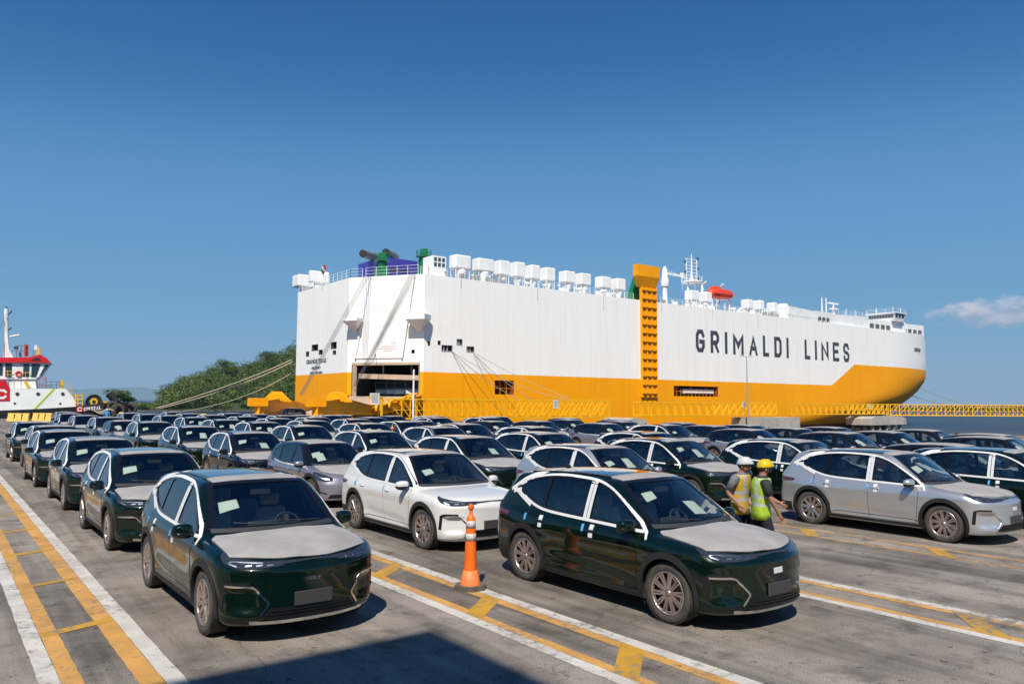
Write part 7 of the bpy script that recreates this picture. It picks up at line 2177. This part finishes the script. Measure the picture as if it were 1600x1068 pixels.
# ------------------------------------------------------------ the cars, file by file
LEAF = 0.2
CN = {'green': 'dark green', 'navy': 'blue-black', 'white': 'white', 'silver': 'silver', 'mauve': 'mauve grey', 'slate': 'slate blue', 'plum': 'dark plum grey'}
S_, H_ = 'suv', 'hatch'
FILES = [
    [(3.47, 10.27, S_, 'green', dict(badge='text')), (3.50, 16.3, S_, 'green', {}), (3.55, 22.3, S_, 'green', {}), (3.50, 28.3, S_, 'green', dict(papers=1)), (3.85, 33.9, S_, 'green', {}), (3.75, 39.7, S_, 'green', {})],
    [(8.02, 7.50, S_, 'green', dict(badge='tape', papers=2)), (8.02, 13.2, S_, 'white', dict(hood=False, taped=False)), (8.45, 19.4, H_, 'mauve', {}), (8.15, 24.4, S_, 'navy', {}), (8.25, 31.0, S_, 'green', dict(papers=1)), (8.25, 38.1, S_, 'green', {}),
     (8.15, 44.1, H_, 'slate', {}), (8.25, 49.2, S_, 'navy', {}), (8.0, 55.3, S_, 'plum', {}), (8.1, 62.8, S_, 'green', {}), (8.75, 70.5, S_, 'green', {})],
    [(12.4, 12.8, S_, 'silver', dict(papers=1)), (12.55, 18.4, S_, 'green', dict(papers=2)), (12.1, 23.4, S_, 'navy', {}), (12.2, 29.8, S_, 'navy', {}), (12.5, 35.7, S_, 'navy', {}), (12.4, 41.0, S_, 'navy', {}), (12.6, 47.5, S_, 'navy', {}), (12.7, 53.7, S_, 'navy', {}), (12.45, 58.8, S_, 'plum', {}), (12.45, 64.6, S_, 'navy', {})],
    [(16.4, 8.05, S_, 'silver', dict(badge='tape')), (16.4, 14.15, S_, 'green', dict(papers=1)), (16.2, 19.4, S_, 'navy', {}), (16.3, 26.0, S_, 'slate', {}), (16.1, 31.8, S_, 'navy', {}), (15.7, 37.4, S_, 'navy', {}), (15.9, 42.9, S_, 'navy', {}), (16.1, 49.0, S_, 'navy', {}), (15.6, 54.4, S_, 'navy', {}), (15.7, 60.6, S_, 'navy', {}), (16.5, 68.7, S_, 'navy', {})],
    [(19.3, 6.9, S_, 'green', {}), (19.1, 12.0, S_, 'green', {}), (19.7, 18.0, S_, 'navy', {}), (19.8, 24.3, S_, 'navy', {}), (19.6, 29.1, S_, 'navy', {}), (19.2, 34.0, S_, 'navy', {}), (19.2, 39.7, S_, 'navy', {}), (19.1, 45.1, S_, 'navy', {}), (19.4, 51.2, S_, 'navy', {}), (19.4, 56.4, S_, 'navy', {}), (19.0, 61.4, S_, 'navy', {})],
    [(22.3, 9.3, H_, 'plum', {}), (21.9, 37.3, H_, 'slate', {}), (22.6, 51.0, S_, 'navy', {}), (22.6, 56.4, H_, 'white', {})],
    [(23.9, 47.0, H_, 'navy', {}), (25.3, 55.2, H_, 'white', {}), (25.6, 41.4, S_, 'navy', {}), (25.5, 35.2, H_, 'slate', {})],
    [(28.6, 10.6, H_, 'plum', {}), (27.9, 15.6, H_, 'mauve', {}), (27.6, 19.6, H_, 'mauve', {}), (27.5, 24.1, S_, 'plum', {}), (28.3, 29.1, H_, 'mauve', {}), (28.2, 34.4, H_, 'white', {}), (28.9, 40.5, S_, 'navy', {}), (28.2, 46.1, S_, 'navy', {}), (27.6, 50.9, H_, 'white', {})],
    [(31.4, 11.7, H_, 'plum', {}), (30.5, 15.2, H_, 'mauve', {}), (30.7, 19.5, H_, 'plum', {}), (30.4, 23.7, H_, 'plum', {}), (32.3, 36.4, H_, 'slate', {}), (32.2, 31.6, H_, 'white', {}), (31.4, 43.0, S_, 'plum', {})],
    [(34.0, 15.3, H_, 'mauve', {}), (33.6, 19.4, H_, 'plum', {}), (33.0, 23.6, H_, 'mauve', {}), (33.1, 27.9, H_, 'plum', {}), (35.2, 34.8, H_, 'white', {}), (35.4, 40.0, H_, 'slate', {})],
]
ORD = ['front', 'second', 'third', 'fourth', 'fifth', 'sixth', 'seventh', 'eighth', 'ninth', 'tenth', 'eleventh', 'twelfth']
FN = ['leftmost', 'second', 'third', 'fourth', 'fifth', 'sixth', 'seventh', 'eighth', 'ninth', 'tenth']
HAND = {(0, 0): 'dark green SUV with white bonnet wrap at the front of the leftmost file',
        (1, 0): 'dark green SUV with white taped windows just right of the orange cone',
        (1, 1): 'white SUV with bare bonnet and orange cone before it, second in its file',
        (1, 2): 'mauve grey hatchback with white wrapped roof directly behind the white SUV',
        (2, 0): 'silver SUV whose roof shows just behind the large dark green SUV with taped windows',
        (3, 0): 'silver SUV with taped windows to the right of the two workers',
        (3, 1): 'dark green SUV right behind the two workers',
        (4, 0): 'dark green SUV cut by the right edge of the picture behind the silver SUV'}
for fi, lst in enumerate(FILES):
    for ci, (fx_, yr, kind, colr, kw) in enumerate(lst):
        yc = yr + LEAF; dist = math.hypot(fx_, yc)
        lvl = 2 if dist < 27 else (1 if dist < 52 else 0)
        body = 'SUV' if kind == 'suv' else 'hatchback'
        lab = HAND.get((fi, ci)) or '%s %s with white wraps, %s car of the %s file from the left' % (CN[colr], body, ORD[ci], FN[fi])
        random.seed(fi * 31 + ci + 5); kw = dict(kw); kw['steer'] = ci > 0
        if kind == 'suv' and ci > 1 and random.random() < .35 and 'papers' not in kw: kw['papers'] = random.choice((1, 2, 3))
        jx, jr = (0, random.uniform(-.012, .012)) if dist > 17 else (0, 0)
        if (fi, ci) in ((0, 0), (1, 0)): jx = 0
        place_car(kind, colr, fx_ + jx, yc, -math.pi / 2 + jr, lvl, lab, **kw)
# the car rolling down the ship's ramp
rp_ = rpt(0.93, -0.35)
place_car('hatch', 'navy', rp_.x, rp_.y, math.atan2(-Nc.y, -Nc.x) - 0.35, 0, 'dark hatchback driving down the ship ramp onto the quay', group=None, hood=False, roofwrap=False, z=rp_.z, taped=False)
HAZE_D = 5.5e-5
# ------------------------------------------------------------ sea air: far things fade towards blue
hz_m = bpy.data.materials.new('sea_air'); hz_m.use_nodes = True
nt = hz_m.node_tree; nt.nodes.clear()
o_ = nt.nodes.new('ShaderNodeOutputMaterial'); pv = nt.nodes.new('ShaderNodeVolumePrincipled')
pv.inputs['Color'].default_value = (0.50, 0.76, 1.0, 1); pv.inputs['Density'].default_value = HAZE_D; pv.inputs['Anisotropy'].default_value = 0.05
nt.links.new(pv.outputs[0], o_.inputs['Volume'])
g = MB(); g.box((0, 0, 268), (46000, 46000, 560)); g.build('haze', hz_m, kind='stuff')
SC.cycles.volume_bounces = 0
